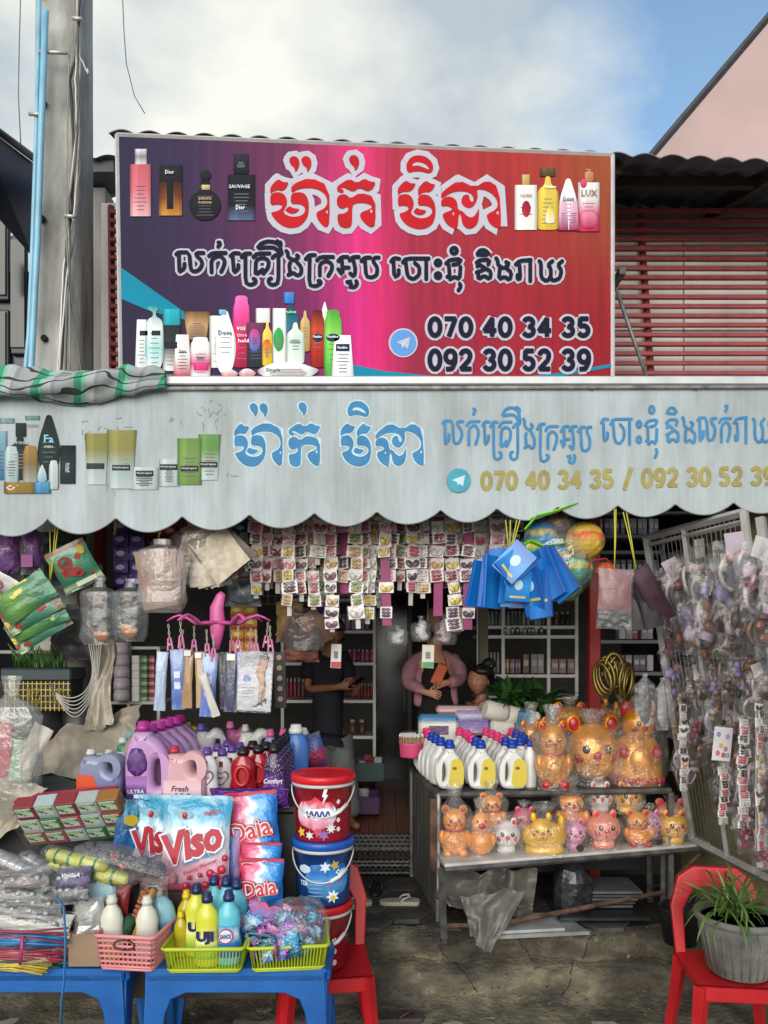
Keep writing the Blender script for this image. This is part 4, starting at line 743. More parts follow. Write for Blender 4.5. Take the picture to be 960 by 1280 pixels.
# ================================================================== clear bags with shoes, beige bag, hair net bundle
def clearbag(x, y0, y1, w_, Y, label, content, neck=.12, fm=film2, cat='bag', sy=.5, grp=None, wr=.08):
    z1, z0 = W(0, y0, Y).z, W(0, y1, Y).z; t = thing('plastic_bag', label, cat, (W(x, 0, Y).x, Y, z0), group=grp); r = px(w_/2, Y)
    content(t, r, z1-z0)
    shell(0, 0, 0, z1-z0, bagprof(r*1.06, neck, .35, .75), sy, x*.37, wr=wr).build('plastic_film', fm, t)
    return t
def shoes(t, r, h):
    for k, (c, z, a) in enumerate((('2c2c30', .30, .3), ('6a6c70', .48, -.4), ('a0662e', .2, 1.1), ('3a2c2c', .62, .5))):
        MB().ball((0, 0, 0), (r*.62, r*.3, h*.13), 12, fn=lambda d: 1+.12*noise.noise(d*3)).build('slipper', M(c, .5, 0, .3, 15, .3, key='slipper'), t, (R.uniform(-.1, .1)*r, R.uniform(-.1, .1)*r, h*z), (0, a, 0))
clearbag(125, 722, 806, 46, 4.5, 'clear bag of dark slippers, tied at the top, left one of two', shoes); clearbag(163, 723, 802, 42, 4.52, 'clear bag of dark slippers, tied at the top, right one of two', shoes)
def beige(t, r, h):
    for i in range(4): pillow(r*1.5, h*.8, .05, None, i).build('folded_sleeve', M(['8d7468', 'a08070', '96786e', '86705f'][i], .7, 0, .15, 8, key='beige cloth'), t, ((i-1.5)*.02, -.03+.025*i, h*.46), (0, .12*(i-1.5), 0))
clearbag(203, 674, 766, 58, 4.5, 'clear bag of folded beige sleeves beside the purple sachets', beige, .05, MF('cfc8c6', .3, .2, key='sleeve film'), sy=.45)
def fan(name, label, cat, x, y, Y, n, w_, h_, a0, a1, mats, fm=None, th=.012, spread=.03, top=True):
    t = thing(name, label, cat, tuple(W(x, y, Y)))
    me = {}
    for i in range(n):
        k = i % len(mats)
        if k not in me: me[k] = pillow(px(w_, Y), px(h_, Y), th, None, i+x, .003, 8, 8, .03, T=TR((0, 0, -px(h_/2, Y)))).mesh('packet', mats[k])
        ob('packet', me[k], t, (R.uniform(-.008, .008), (n/2-i)*.012, 0), (R.uniform(-.1, .25), radians(a0+(a1-a0)*i/max(1, n-1))+R.uniform(-.04, .04), R.uniform(-spread, spread)*8))
    if fm: shell(0, 0, -px(h_, Y)*1.02, .04, bagprof(px(w_*.8, Y), .06, .5, 1.0), .6, x).build('plastic_film', fm, t)
    return t
fan('hairnet_bundle', 'fan of beige and brown hair net packs above the pink hanger', 'hair net packs', 255, 662, 4.6, 12, 52, 70, 18, -42, [MP([(0, 'b8ae9c'), (.3, '8a7560'), (.36, 'c4b8a2'), (.6, '7c6a58'), (.66, 'bfb29c'), (1, 'd0c8ba')], amp=.02, const=True, rough=.4), M('8a7460', .5, 0, .2, 20, key='net pack'), M('b5a994', .5, 0, .2, 20, key='net pack'), M('5a4c44', .5, 0, .2, 20, key='net pack')], film)
t = thing('white_bottle_pack', 'long white plastic pack with yellow foot hanging left of the hair clips', 'pack', tuple(W(303, 700, 4.9)), (0, .06, 0))
MB().lathe([(.03, -.17), (.045, -.165), (.048, -.12), (.04, .02), (.03, .16), (.02, .18)], 14, sy=.4).build('white_sleeve', M('a9a9a6', .4, 0, .15, 10, key='white sleeve'), t); MB().lathe([(.043, -.2), (.05, -.19), (.048, -.165)], 14, sy=.42).build('yellow_foot', M('a89a2a', .4, key='yellow'), t)
t = thing('round_hanger', 'round black wire ring with bagged blue pieces beside the pink hanger', 'ring', tuple(W(304, 738, 4.85)))
MB().tube([(.13*cos(k*pi/12), 0, .085*sin(k*pi/12)) for k in range(25)], .004, 6).build('wire_ring', M('1c1c20', .4, .5, key='dark wire'), t); pillow(.2, .16, .08, None, 3).build('bagged_piece', M('55626f', .4, 0, .4, 25, key='blueish'), t, (0, .02, -.02)); pillow(.23, .2, .1, None, 4).build('plastic_film', film, t, (0, 0, 0))
fan('brown_bag_bundle', 'fan of brown cloth bags hanging left of the man', 'bags', 381, 768, 5.0, 7, 30, 44, 38, -40, [M('6a4a3a', .8, 0, .3, 12, key='brown bag'), M('3a2c28', .8, 0, .3, 12, key='dark brown bag'), M('8a6a4a', .8, 0, .3, 12, key='tan bag')], film)
pillow(px(44, 5.1), px(26, 5.1), .1, None, 5, .012).build('brown_pouch', M('7a4a3c', .8, 0, .3, 12, key='brown pouch'), None, tuple(W(377, 815, 5.1))); tag(bpy.data.objects['brown_pouch'], 'reddish brown soft pouch hanging below the brown bags', 'pouch')
pillow(px(34, 5.1), px(50, 5.1), .08, None, 6, .012).build('tan_pouch', M('8f7046', .8, 0, .3, 12, key='tan pouch'), None, tuple(W(362, 778, 5.15))); tag(bpy.data.objects['tan_pouch'], 'tan cloth pouch hanging left of the brown bag fan', 'pouch')
for i, (x, y0, y1, w_, c, l) in enumerate(((497, 782, 807, 26, '9a9a96', 'small clear bag tied with yellow thread above the dark doorway'), (526, 770, 802, 24, 'b0b2b4', 'white stuffed bag hanging before the woman'), (557, 768, 806, 28, 'a88a94', 'clear bag with pinkish pieces hanging before the woman'))):
    def ct(t, r, h, c=c):
        for k in range(5): MB().ball((0, 0, 0), (r*.5, r*.3, h*.16), 8, fn=lambda d: 1+.2*noise.noise(d*3+Vector((k, 0, 0))), smooth=False).build('piece', M(c, .6, 0, .3, 20, key='piece'), t, (R.uniform(-.4, .4)*r, 0, h*(.2+.12*k)))
    clearbag(x, y0, y1, w_, 5.1, l, ct, .2)
# ================================================================== pink octopus hanger with pegs
pkm = M('b84a86', .35, 0, .08, 8, key='pink plastic'); pkl = M('d07aa8', .35, 0, .08, 8, key='light pink'); YH = 4.35
hg = thing('clothes_hanger', 'pink plastic octopus hanger with many pegs holding stocking packs', 'hanger', tuple(W(272, 780, YH))); k_ = YH/F
def hp(x, y, dy=0): return Vector(((x-272)*k_, dy, -(y-780)*k_))
MB().tube([hp(272, 812), hp(271, 795), hp(272, 780), hp(271, 760), hp(276, 745), hp(279, 741)], [.01, .036, .046, .040, .026, .016], 14, flat=.5).build('hub', pkm, hg)
arms = [(-1, 0, 63), (1, 0, 66), (-1, -.16, 40), (1, -.17, 42), (-1, .16, 55), (1, .16, 50)]
for sgn, dy, ln in arms:
    pts = [hp(272, 778)]+[hp(272+sgn*(12+(ln-12)*t), 776+5*sin(t*7)-3*t, dy*t) for t in (.1, .3, .5, .7, .85, 1)]
    MB().tube(pts, [.03, .028, .022, .02, .017, .016, .012], 8, flat=.45).build('arm', pkm, hg)
pegx = [(212,793,0),(228,790,-.03),(240,795,.05),(262,800,-.06),(272,806,-.1),(286,796,.08),(300,796,-.05),(312,798,.03),(322,800,-.04),(338,795,0),(222,800,.1),(330,790,.1)]
peg = MB().box((-.008, 0, -.03), (.009, .014, .075), b=.003, T=TR((0,0,0), (0, .12, 0))).box((.008, 0, -.03), (.009, .014, .075), b=.003, T=TR((0,0,0), (0, -.12, 0))).lathe([(.008, -.009), (.008, .009)], 8, T=TR((0, 0, -.03), (pi/2, 0, 0)), m=1).mesh('peg', [pkl, M('8a8a8c', .3, .7, key='spring')])
chain = MB()
for k in range(4): chain.tube([(.005*cos(a*pi/4), 0, .012*sin(a*pi/4)-k*.02) for a in range(9)], .002, 4, caps=False, T=TR((0,0,0), (0, 0, pi/2*(k % 2))))
chain = chain.mesh('chain', M('b8b09c', .4, key='chain'))
for x, y, dy in pegx: o = ob('peg', peg, hg, hp(x, y+6, dy), (0, R.uniform(-.1, .1), R.uniform(-.5, .5))); ob('chain', chain, o, (0, 0, .075))
packs = [(203,815,890,14,'a8b8d0','9fb0cc',3,'pale blue stocking pack at the left end of the pink hanger'),(221,812,888,17,'9ab0d8','4a68b0',-2,'blue printed stocking pack, leftmost pair on the pink hanger'),(236,812,886,13,'8a6a46','a07c54',2,'tan stocking pack beside the blue one, with price sticker'),(249,815,885,12,'a88a62','b8986c',-2,'sand coloured stocking pack in the middle left of the hanger'),
         (263,817,896,19,'a8c0e0','5a74c0',3,'blue and white stocking pack in the middle of the hanger'),(278,816,886,12,'22202e','2c2a3e',-3,'black stocking pack right of the middle'),(290,817,889,15,'34364c','3e4262',2,'dark grey stocking pack with white sticker'),(252,840,898,10,'a8a49c','c8c4be',-18,'grey folded stocking pack hanging askew below the hanger'),(300,815,880,8,'6a7aa8','8a98c0',0,'narrow blue pack edge beside the leg picture pack')]
for i, (x, y0, y1, w_, c1, c2, a, l) in enumerate(packs):
    t = thing('stocking_pack', l, 'stocking pack', tuple(W(x, y0, YH-.02*i+.1)), (0, radians(a), R.uniform(-.2, .2)), 'stocking packs pegged to the pink hanger'); hh = px(y1-y0, YH); ww = px(w_, YH)
    pillow(ww, hh, .02, None, i, .003, T=TR((0, 0, -hh/2))).build('pack', MP([(0, c2), (.5, c2), (1, c1)], amp=.08, rough=.35), t)
    pillow(ww*1.08, hh*1.02, .032, None, i+5, .003, T=TR((0, 0, -hh/2))).build('plastic_film', film, t)
    for k in (.42, .6): (i in (1, 4)) and MB().box((0, -.018, -hh*k), (ww*.45, .002, ww*.5)).build('printed_square', M('c8d2e6', .4, key='sq'), t)
    if i in (2, 6, 3): MB().box((0, -.018, -hh*.06), (ww*.7, .002, ww*.55)).build('price_sticker', M('d8d6d0', .4, key='sticker'), t)
t = thing('stocking_pack', 'large white stocking pack with a picture of crossed legs in heels', 'stocking pack', tuple(W(321, 815, YH-.15)), (0, radians(3), 0)); Yp = YH-.15
hh, ww = px(74, Yp), px(42, Yp); MB().box((0, 0, -hh/2), (ww, .012, hh), b=.003).build('pack', MP([(0, 'a8a6b0'), (.6, 'c2c0ca'), (.8, '9a98a4'), (1, '86828e')], amp=.06, rough=.35), t)
skn = M('b08a74', .5, 0, .1, 10, key='printed skin'); hl = M('16121a', .4, key='heel')
for d, xs in ((0, .1), (.004, .02)):
    MB().tube([(ww*(.26-xs*.2), -.009-d, -hh*.12), (ww*(.2-xs), -.009-d, -hh*.35), (ww*(.22+xs*.3), -.009-d, -hh*.55), (ww*(.28+xs-.12), -.009-d, -hh*.74), (ww*(.16+xs*.5), -.009-d, -hh*.84)], [.022, .019, .015, .010, .007], 8, flat=.12).build('printed_leg', skn, t)
MB().ball((ww*.24, -.012, -hh*.10), (.028, .003, .03), 10).build('printed_skirt', M('3a3038', .5, key='skirt'), t)
for dx, dz in ((.08, -.88), (.2, -.84)): MB().poly([(ww*dx-.03, hh*dz-.012), (ww*dx, hh*dz-.004), (ww*dx+.028, hh*dz+.03), (ww*dx+.03, hh*dz-.012), (ww*dx+.022, hh*dz+.01), (ww*dx, hh*dz-.014)], .002).build('printed_heel', hl, t, (0, -.014, 0))
MB().lathe([(px(5, Yp), 0), (px(5, Yp), .001)], 18, T=TR((-ww*.25, -.007, -hh*.45), (pi/2, 0, 0))).build('printed_disc', M('6a82b8', .4, key='disc'), t)
for k in range(5): MB().box((-ww*.2, -.007, -hh*(.1 if k == 0 else .56+.05*k)), (ww*(.5 if k == 0 else .36), .001, hh*(.045 if k == 0 else .012))).build('printed_line', M('7a7c90', .5, key='line'), t)
MB().box((0, -.016, -hh/2), (ww*1.05, .002, hh*1.04)).build('plastic_film', film, t)
t = thing('compact_strip', 'black strip of round beige powder compacts hanging right of the hanger', 'compacts', tuple(W(349, 815, 4.5)), (0, radians(-1.5), 0)); hh = px(70, 4.5)
MB().box((0, 0, -hh/2), (px(15, 4.5), .008, hh), b=.002).build('card', M('1e1d20', .4, key='black card'), t)
for k in range(5): MB().lathe([(.017, 0), (.017, .006), (.014, .008)], 14, T=TR((0, -.004, -hh*(.1+.185*k)), (pi/2, 0, 0))).build('compact', M('a08474', .4, key='powder'), t)
# ================================================================== blue boxes, ball bags, stocking fan, bangles
bb = thing('toothpaste_box_bundle', 'bundle of blue cardboard boxes tied with yellow strings', 'boxes', tuple(W(650, 690, 4.4)))
bm_ = [MB().box((0, 0, -.17), (.17, .03, .33), b=.002).mesh('box', MP([(0, '0c5ab0'), (.4, '1a7ac8'), (1, '0a4a9a')], axis=0, amp=.06, rough=.3, coat=.2)), MB().box((0, 0, -.13), (.2, .04, .26), b=.002).mesh('box', MP([(0, '0e62b4'), (.5, '2a8ad0'), (1, '0c5aa8')], axis=2, amp=.08, rough=.3, coat=.2))]
for i, (x, y, s_, a, dy, k, rz) in enumerate(((606,700,.9,4,.04,0,.9),(611,697,.95,3,.02,0,.9),(617,694,1,2,0,0,.9),(629,684,1.05,0,.05,0,.3),(640,692,1,0,.03,0,-.3),(652,700,.9,0,.04,0,-.2),(668,690,1,-22,-.05,0,-.9),(660,692,1,-16,-.03,0,-.9),(676,692,1,-30,-.04,0,-.9),(655,712,.9,-4,-.1,0,-.9),(668,714,.9,-6,-.08,0,-.9),(645,715,.75,3,-.12,1,.1),(652,690,.85,38,-.16,1,.1),(656,694,.85,44,-.13,1,.1))):
    c = W(x, y, 4.4)-bb.location; o = ob('box', bm_[k], bb, (c.x, dy, c.z), (R.uniform(-.05, .25), radians(a)*1.15, rz+R.uniform(-.3, .3)), (s_*.92,)*3)
    if k == 1 or i in (9, 10): MB().lathe([(.035, 0), (.035, .001)], 16, sy=1.2, T=TR((0, -.021 if k else -.0165, -.12), (pi/2, 0, 0))).build('printed_oval', M('b8d8e8', .35, key='oval'), o); MB().box((0, -.021 if k else -.0165, -.22), (.13, .001, .018)).build('printed_band', M('c8b860', .35, key='band'), o)
tie(636, 650, 696, 4.36, 'yellow strings holding the blue boxes', (-4, 2, 10, 14)); 
bag = thing('toy_ball_bag', 'clear bag of large blue, green and yellow toy balls under the awning', 'bag of balls', tuple(W(695, 700, 4.6)))
def bc(x, y): c = W(x, y, 4.6)-bag.location; return c
for x, y, r, c, d, hair in ((676,672,21,'3a7ab8',0,0),(728,678,24,'b8963a',-.05,0),(694,700,19,'2a6aa0',-.02,0),(722,712,20,'2a8a78',0,0),(712,735,16,'5a7a3a',.02,0),(700,655,15,'7a3a6a',.05,0),(665,688,15,'6ab02a',-.04,0)):
    c_ = bc(x, y); MB().ball((0, 0, 0), px(r, 4.6), 24, fn=lambda d: 1+.10*noise.noise(d*2.2+Vector((x, y, 0)))+.05*noise.noise(d*6), smooth=False).build('ball', MP([(0, c), (.45, c), (.6, 'c8b040' if c != 'b8963a' else 'c04a2a'), (.7, c), (1, c)], amp=.25, sc=2.5, rough=.3), bag, (c_.x, d, c_.z))
shell(0, 0, -px(52, 4.6), px(56, 4.6), lambda v: px(50, 4.6)*(sin(pi*min(1, v*.85+.1)))**.7, .75, 3, 24, 16, .14).build('plastic_film', MF('d0e8c8', .16, .1, key='ball film', g=.06), bag)
for pts in ([(640, 690), (655, 682), (668, 688), (700, 684)], [(655, 655), (680, 648), (700, 640), (712, 636)], [(648, 668), (662, 652), (690, 645)]):
    MB().tube([bc(x, y)+Vector((0, -.2, 0)) for x, y in pts], [.02, .03, .025, .01][:len(pts)], 6, flat=.3, smooth=False).build('green_edge', M('7ad01a', .3, 0, .2, 20, key='lime'), bag)
t = MB().ball((0, 0, 0), (px(13, 4.5), px(11, 4.5), px(11, 4.5)), 14, fn=lambda d: 1+.15*noise.noise(d*3), smooth=False).build('orange_net_bag', M('a84a22', .4, 0, .3, 20, key='orange net'), None, tuple(W(757, 714, 4.5))); tag(t, 'small orange bag tied with red string below the ball bag', 'bag')
MB().tube([(-.12, 0, -.05), (-.09, -.01, .06), (0, 0, .075), (.06, 0, .02), (.04, 0, -.05)], .006, 6).build('red_cord', M('8a1218', .5, key='red cord'), t)
fan('stocking_bundle', 'fan of black and mauve stockings in clear packs tied with yellow string', 'stocking packs', 795, 712, 4.45, 12, 26, 76, 5, -34, [M('1c161c', .5, 0, .3, 12, key='black stocking'), M('3a1c2c', .5, 0, .3, 12, key='wine stocking')], None, .03)
t = thing('mauve_pack', 'mauve stocking pack with grey foot in front of the black fan', 'stocking pack', tuple(W(770, 712, 4.36)), (0, .05, 0)); pillow(px(42, 4.36), px(52, 4.36), .03, None, 3, T=TR((0, 0, -px(26, 4.36)))).build('pack', M('7e5254', .6, 0, .12, 8, key='mauve'), t)
pillow(px(40, 4.36), px(22, 4.36), .03, None, 4, .01, T=TR((0, 0, -px(60, 4.36)))).build('grey_foot', M('55565a', .5, 0, .3, 25, key='grey foil'), t); pillow(px(45, 4.36), px(76, 4.36), .05, None, 5, T=TR((0, -.01, -px(37, 4.36)))).build('plastic_film', film, t)
tie(768, 636, 712, 4.4, 'pair of yellow strings above the mauve pack', (0, 2)); tie(795, 640, 712, 4.4, 'yellow strings leaning above the black stocking fan', (-12, -16)); 
t = thing('bangle_cluster', 'cluster of gold and bronze bangles hanging beside the red post', 'bangles', tuple(W(770, 838, 4.7)))
for i in range(8):
    a = -.7+i*.2; MB().tube([(.055*cos(k*pi/10), 0, .105*sin(k*pi/10)) for k in range(21)], .012, 8, caps=False).build('bangle', M('6a5a2a', .38, .8, .3, 20, key='brass'), t, ((i-3.5)*.024, .02*(i % 3), -.02*abs(i-3)), (0, a*.35, 1.1*a))
# ================================================================== right rack with bagged hair accessories
rk = thing('display_rack', 'white steel rack with wire mesh leaning at the right, covered in hair accessories', 'rack', (0, 0, 0)); wr_ = M('9f9d9c', .45, .1, .12, 10, key='rack white')
def rY(x): return 4.9-.79*(x-865)/95
TLc, TRc, BLc, BRc = W(808, 672, 4.95), W(930, 640, 4.2), W(866, 1050, 4.9), W(985, 1112, 3.95)
def lerp(a, b, t): return a*(1-t)+b*t
def bar(a, b, w_=.02, nm='frame_bar', m_=None): return MB().tube([a, b], w_, 4, smooth=False).build(nm, m_ or wr_, rk)
bar(TLc, TRc, .024); bar(lerp(TLc, BLc, 0), lerp(TLc, BLc, 1), .026); bar(BLc, BRc, .028); bar(TRc, BRc, .026); bar(lerp(TLc, TRc, .42), lerp(BLc, BRc, .42), .018); bar(TRc+Vector((.09, 0, -.03)), BRc+Vector((.14, 0, 0)), .03)
bar(lerp(TLc, TRc, .04)+Vector((0, 0, -.05)), lerp(TLc, TRc, 1)+Vector((0, 0, -.05)), .012)
wv = M('8f8d8a', .4, .4, key='mesh wire')
for i in range(1, 22): t_ = i/22; MB().tube([lerp(TLc, TRc, t_), lerp(BLc, BRc, t_)], .0022, 4).build('wire', wv, rk)
for i in range(1, 30): t_ = i/30; MB().tube([lerp(TLc, BLc, t_), lerp(TRc, BRc, t_)], .0022, 4).build('wire', wv, rk)
cw = thing('cream_wall', 'cream painted side wall behind the wire rack at the right', 'wall')
a, b = W(843, 0, 5.5), W(1020, 0, 3.9)
MB().add([(a.x+.05, a.y, -.3), (b.x+.10, b.y, -.5), (b.x+.1, b.y, 2.4), (a.x+.05, a.y, 2.4), (a.x+.2, a.y, -.3), (b.x+.25, b.y, -.5), (b.x+.25, b.y, 2.4), (a.x+.2, a.y, 2.4)], [(0,1,2,3), (1,5,6,2), (3,2,6,7), (4,0,3,7), (5,4,7,6)]).build('wall_face', M('8f8a68', .85, 0, .15, 2, .2, 30, key='cream wall'), cw)
ACC = ['8a5a50', '8a6a72', '4a3a38', 'b8a8b8', '9a8ab8', 'a89a8c', 'b08a8c', '5a4436', '3c3230', '8e4a58', 'a07a4a', 'b8b0ac', '5a5052']
def acc_mesh(i, w_, h_):
    c = ACC[i % len(ACC)]; mb = MB(); r = random.Random(i*7+1); kind = i % 4
    if kind == 0:
        for s_ in (-1, 1): mb.ball((s_*w_*.24, -.01, 0), (w_*.24, .02, h_*.17), 10, m=0, T=TR((0,0,0), (0, s_*.35, 0)), fn=lambda d: 1+.12*noise.noise(d*4)); mb.ball((s_*w_*.12, -.012, -h_*.2), (w_*.09, .012, h_*.16), 8, m=0)
        mb.ball((0, -.03, 0), (w_*.09, .015, h_*.08), 8, m=1)
    elif kind == 1:
        for k in range(6): a = k*pi/3; mb.ball((w_*.2*cos(a), -.01, h_*.13*sin(a)), (w_*.15, .014, h_*.1), 8, m=0)
        mb.ball((0, -.026, 0), (w_*.1, .012, h_*.06), 8, m=1); mb.box((0, 0, -h_*.3), (w_*.6, .004, h_*.16), m=1)
    elif kind == 2:
        for k in range(8): mb.ball((r.uniform(-.3, .3)*w_, r.uniform(-.02, .0), r.uniform(-.35, .3)*h_), (w_*r.uniform(.08, .16), .012, h_*r.uniform(.05, .09)), 8, m=k % 2, fn=lambda d: 1+.2*noise.noise(d*3), smooth=False)
    else:
        mb.tube([(w_*.34*cos(k*pi/8), 0, h_*.32*sin(k*pi/8)) for k in range(17)], w_*.05, 6, m=0); mb.ball((w_*.1, -.02, h_*.28), (w_*.2, .02, h_*.1), 8, m=1); mb.ball((-w_*.12, -.02, h_*.24), (w_*.14, .02, h_*.09), 8, m=1)
    return mb.mesh('hair_accessory', [M(c, .45, 0, .35, 30, .3, key='accessory'), M(ACC[(i*5+3) % len(ACC)], .35, 0, .3, 30, key='accessory')])
amesh = [acc_mesh(i, .16, .20) for i in range(20)]
pmesh = [pillow(.15, .21, .05, None, i*3.1, .010, 9, 11).mesh('plastic_film', film) for i in range(5)]
hmesh = [MB().box((0, 0, 0), (.07, .003, .10), b=.001).mesh('paper_header', M(c, .5, 0, .08, 10, key='header')) for c in ('b9b4ae', 'b0aaa8', 'a89aa8')]
ANAMES = ['brown bow', 'mauve flower clip', 'dark scrunchie heap', 'lilac headband', 'violet bow', 'beige flower clip', 'pink scrunchie heap', 'brown headband', 'black bow', 'rose flower clip', 'golden clip heap', 'pearl headband', 'grey bow']
n_acc = 0; rg = random.Random(5); seen = {}
rowlim = lambda x: 870 if x < 850 else (985 if x < 868 else (965 if x < 900 else (1000 if x < 925 else (1045 if x < 948 else 1075))))
spots = []
y = 715
while y < 1075:
    x = 838+rg.uniform(0, 8)
    while x < 985:
        if y < rowlim(x): spots.append((x+rg.uniform(-4, 4), y+rg.uniform(-8, 8)))
        x += 13.5*5/ (rY(x)+.4)
    y += 23 if y > 800 else 16
for (x, y) in spots:
    Y = rY(x)-.10-rg.uniform(0, .16)-(.12 if y < 790 else 0); s_ = rg.uniform(.8, 1.15)*(1.4 if y < 800 else 1); i = n_acc; k = rg.randrange(20)
    row = 'top' if y < 790 else ('upper' if y < 870 else ('middle' if y < 950 else 'lower')); nm = ANAMES[k % 13]; seen[(row, nm)] = seen.get((row, nm), 0)+1
    t = thing('hair_accessory_bag', '%s in clear bag, %s of its kind in the %s rows of rack' % (nm, ORD[seen[(row, nm)]-1], row), 'hair accessory', tuple(W(x, y, Y)), (rg.uniform(-.2, .2), rg.uniform(-.35, .35), rg.uniform(-.1, .9)), 'bagged hair accessories on the right rack'); t.scale = (s_,)*3
    ob('hair_accessory', amesh[k], t); ob('plastic_film', pmesh[k % 5], t, (0, -.0, .01))
    if rg.random() < .28: ob('paper_header', hmesh[k % 3], t, (0, -.02, .09), (0, rg.uniform(-.2, .2), 0))
    n_acc += 1
# strips of clips seen hanging in long columns, and special cards on the rack
for i, (x, y0, y1) in enumerate(((852, 880, 990), (928, 900, 1040), (948, 880, 1060), (905, 940, 1030))):
    hair_strip(x, y0, y1, rY(x)-.3, 0, 'long column of silver hair clips on the right rack, %s from the left' % ORD[i], .62, 50+i, [14, 15, 6, 7, 1, 10])
t = thing('flower_card', 'white card printed with coloured flowers on the right rack', 'card', tuple(W(903, 930, 4.15)), (0, .12, .3)); MB().box((0, 0, 0), (px(28, 4.15), .003, px(42, 4.15)), b=.001).build('card', M('c8c8cc', .4, 0, .05, key='flower card'), t)
for i, (a, b, c) in enumerate(((-.3, .3, '8a7ab8'), (.25, .25, '9a8ac0'), (-.1, -.05, 'c8a840'), (.2, -.15, 'b86a8a'), (-.25, -.3, 'c05a6a'), (.1, -.35, 'b04a3a'), (.35, -.35, '7aa0b0'))):
    mb = MB()
    for k in range(5): mb.ball((.009*cos(k*1.256), 0, .009*sin(k*1.256)), (.007, .002, .007), 6)
    mb.build('printed_flower', M(c, .5, key='flower'), t, (a*.11, -.003, b*.17))
for i, (x, y) in enumerate(((806, 880), (828, 885))):
    def insole(t, r, h): MB().ball((0, 0, 0), (r*.7, r*.25, h*.42), 12).build('grey_insole', M('4a4a4e' if not i else '7a7a7c', .7, 0, .2, 20, key='insole'), t, (0, 0, h*.45))
    clearbag(x, y-38, y+28, 25-i*6, 4.45, ['clear bag holding a grey shoe insole left of the rack', 'narrow clear bag with a grey insole beside the rack upright'][i], insole, .1, sy=.35)
# ================================================================== makers for bottles and jugs
def bottle_me(w_, d_, h, kind, mats):
    """mats: body, cap, label"""
    P = {'plain': [(.9,0),(1,.03),(1,.6),(.92,.7),(.6,.8),(.34,.85),(.34,.88)], 'waist': [(.9,0),(1,.04),(.98,.3),(.84,.45),(.92,.62),(.8,.74),(.4,.83),(.36,.87)], 'slim': [(.9,0),(1,.02),(1,.7),(.8,.8),(.5,.86),(.46,.88)], 'curvy': [(.8,0),(.9,.03),(1,.22),(.86,.5),(.92,.62),(.7,.76),(.4,.84),(.38,.87)]}[kind]
    mb = MB(); r = w_/2; mb.lathe([(a*r, b*h) for a, b in P], 20, sy=d_/w_, m=0)
    cr_ = .44*r if kind != 'slim' else .56*r
    mb2 = MB().lathe([(cr_, .865*h), (cr_*1.02, .93*h), (cr_*.86, .94*h), (cr_*.72, h), (cr_*.6, h*1.005)], 14)
    mb3 = MB(); a0, a1 = -pi*.5-1.05, -pi*.5+1.05; z0, z1 = h*.12, h*.55
    def R_(z):
        for (p0, q0), (p1, q1) in zip(P, P[1:]):
            if q0*h <= z <= q1*h: return r*(p0+(p1-p0)*(z-q0*h)/((q1-q0)*h))
        return r
    mb3.grid(12, 6, lambda u, v: ((R_(z0+(z1-z0)*v)+.0012)*cos(a0+(a1-a0)*u), (R_(z0+(z1-z0)*v)*d_/w_+.0012)*sin(a0+(a1-a0)*u), z0+(z1-z0)*v))
    return mb.mesh('body', mats[0]), mb2.mesh('cap', mats[1]), (mb3.mesh('label', mats[2]) if mats[2] else None)
def make_bottle(name, label, cat, mes, group=None, capname='cap', toplevel=True):
    t = thing(name, label, cat, group=group); ob('body', mes[0], t); ob(capname, mes[1], t)
    if mes[2]: ob('label', mes[2], t)
    return t
def jug_me(w_, h, d_, outline, hole, mat):
    o = [(x*w_, z*h) for x, z in smooth_loop(outline, 2)]; hs = [(x*w_, z*h) for x, z in smooth_loop(hole, 2)]
    b = d_*.32; me = slab([o, hs], d_/2-b, b, 4); me.materials.append(mat)
    for p in me.polygons: p.use_smooth = True
    return me
J1 = ([(-.44,0),(.42,0),(.5,.06),(.5,.45),(.46,.62),(.3,.76),(.1,.84),(.06,.89),(-.30,.89),(-.34,.84),(-.46,.66),(-.5,.4)], [(.14,.22),(.28,.19),(.36,.3),(.36,.46),(.26,.56),(.14,.50)])     # tall jug, handle hole low at the right
J2 = ([(-.5,.02),(-.42,0),(.42,0),(.5,.06),(.5,.5),(.5,.74),(.4,.9),(.22,.95),(.08,.93),(.0,.88),(-.06,.87),(-.10,.89),(-.36,.89),(-.38,.82),(-.48,.66)], [(.18,.58),(.27,.53),(.36,.60),(.36,.72),(.27,.79),(.17,.73)])   # wide jug, ring handle upper right
J3 = ([(-.44,0),(.44,0),(.5,.05),(.5,.48),(.44,.66),(.22,.80),(.16,.90),(-.16,.90),(-.20,.82),(-.42,.68),(-.5,.5),(-.5,.2)], [(-.36,.20),(-.24,.16),(-.16,.30),(-.18,.50),(-.28,.60),(-.38,.46)])  # detergent, handle at the left
def jug(name, label, cat, w_, h, d_, J, body, capm, capx, capr, group=None, extra=None, rot=0):
    t = thing(name, label, cat, group=group); me = jug_me(w_, h, d_, J[0], J[1], body); ob('body', me, t)
    MB().lathe([(capr, h*.9), (capr*1.02, h*.955), (capr*.88, h*.96), (capr*.8, h*1.01), (capr*.66, h*1.015)], 16, c=(capx*w_, 0, 0)).build('cap', capm, t)
    if extra: extra(t, w_, h, d_)
    return t
def put(o, x, y, Y, rz=0, sc_=None, label=None, z=None):
    p = W(x, y, Y); o.location = p if z is None else (p.x, p.y, z); o.rotation_euler = (0, 0, rz)
    if sc_: o.scale = (sc_,)*3
    if label: o['label'] = label
    return o
def dup(o, x, y, Y, rz=0, sc_=None, label=None, z=None):
    c = copy_tree(o, label=label); return put(c, x, y, Y, rz, sc_, None, z)
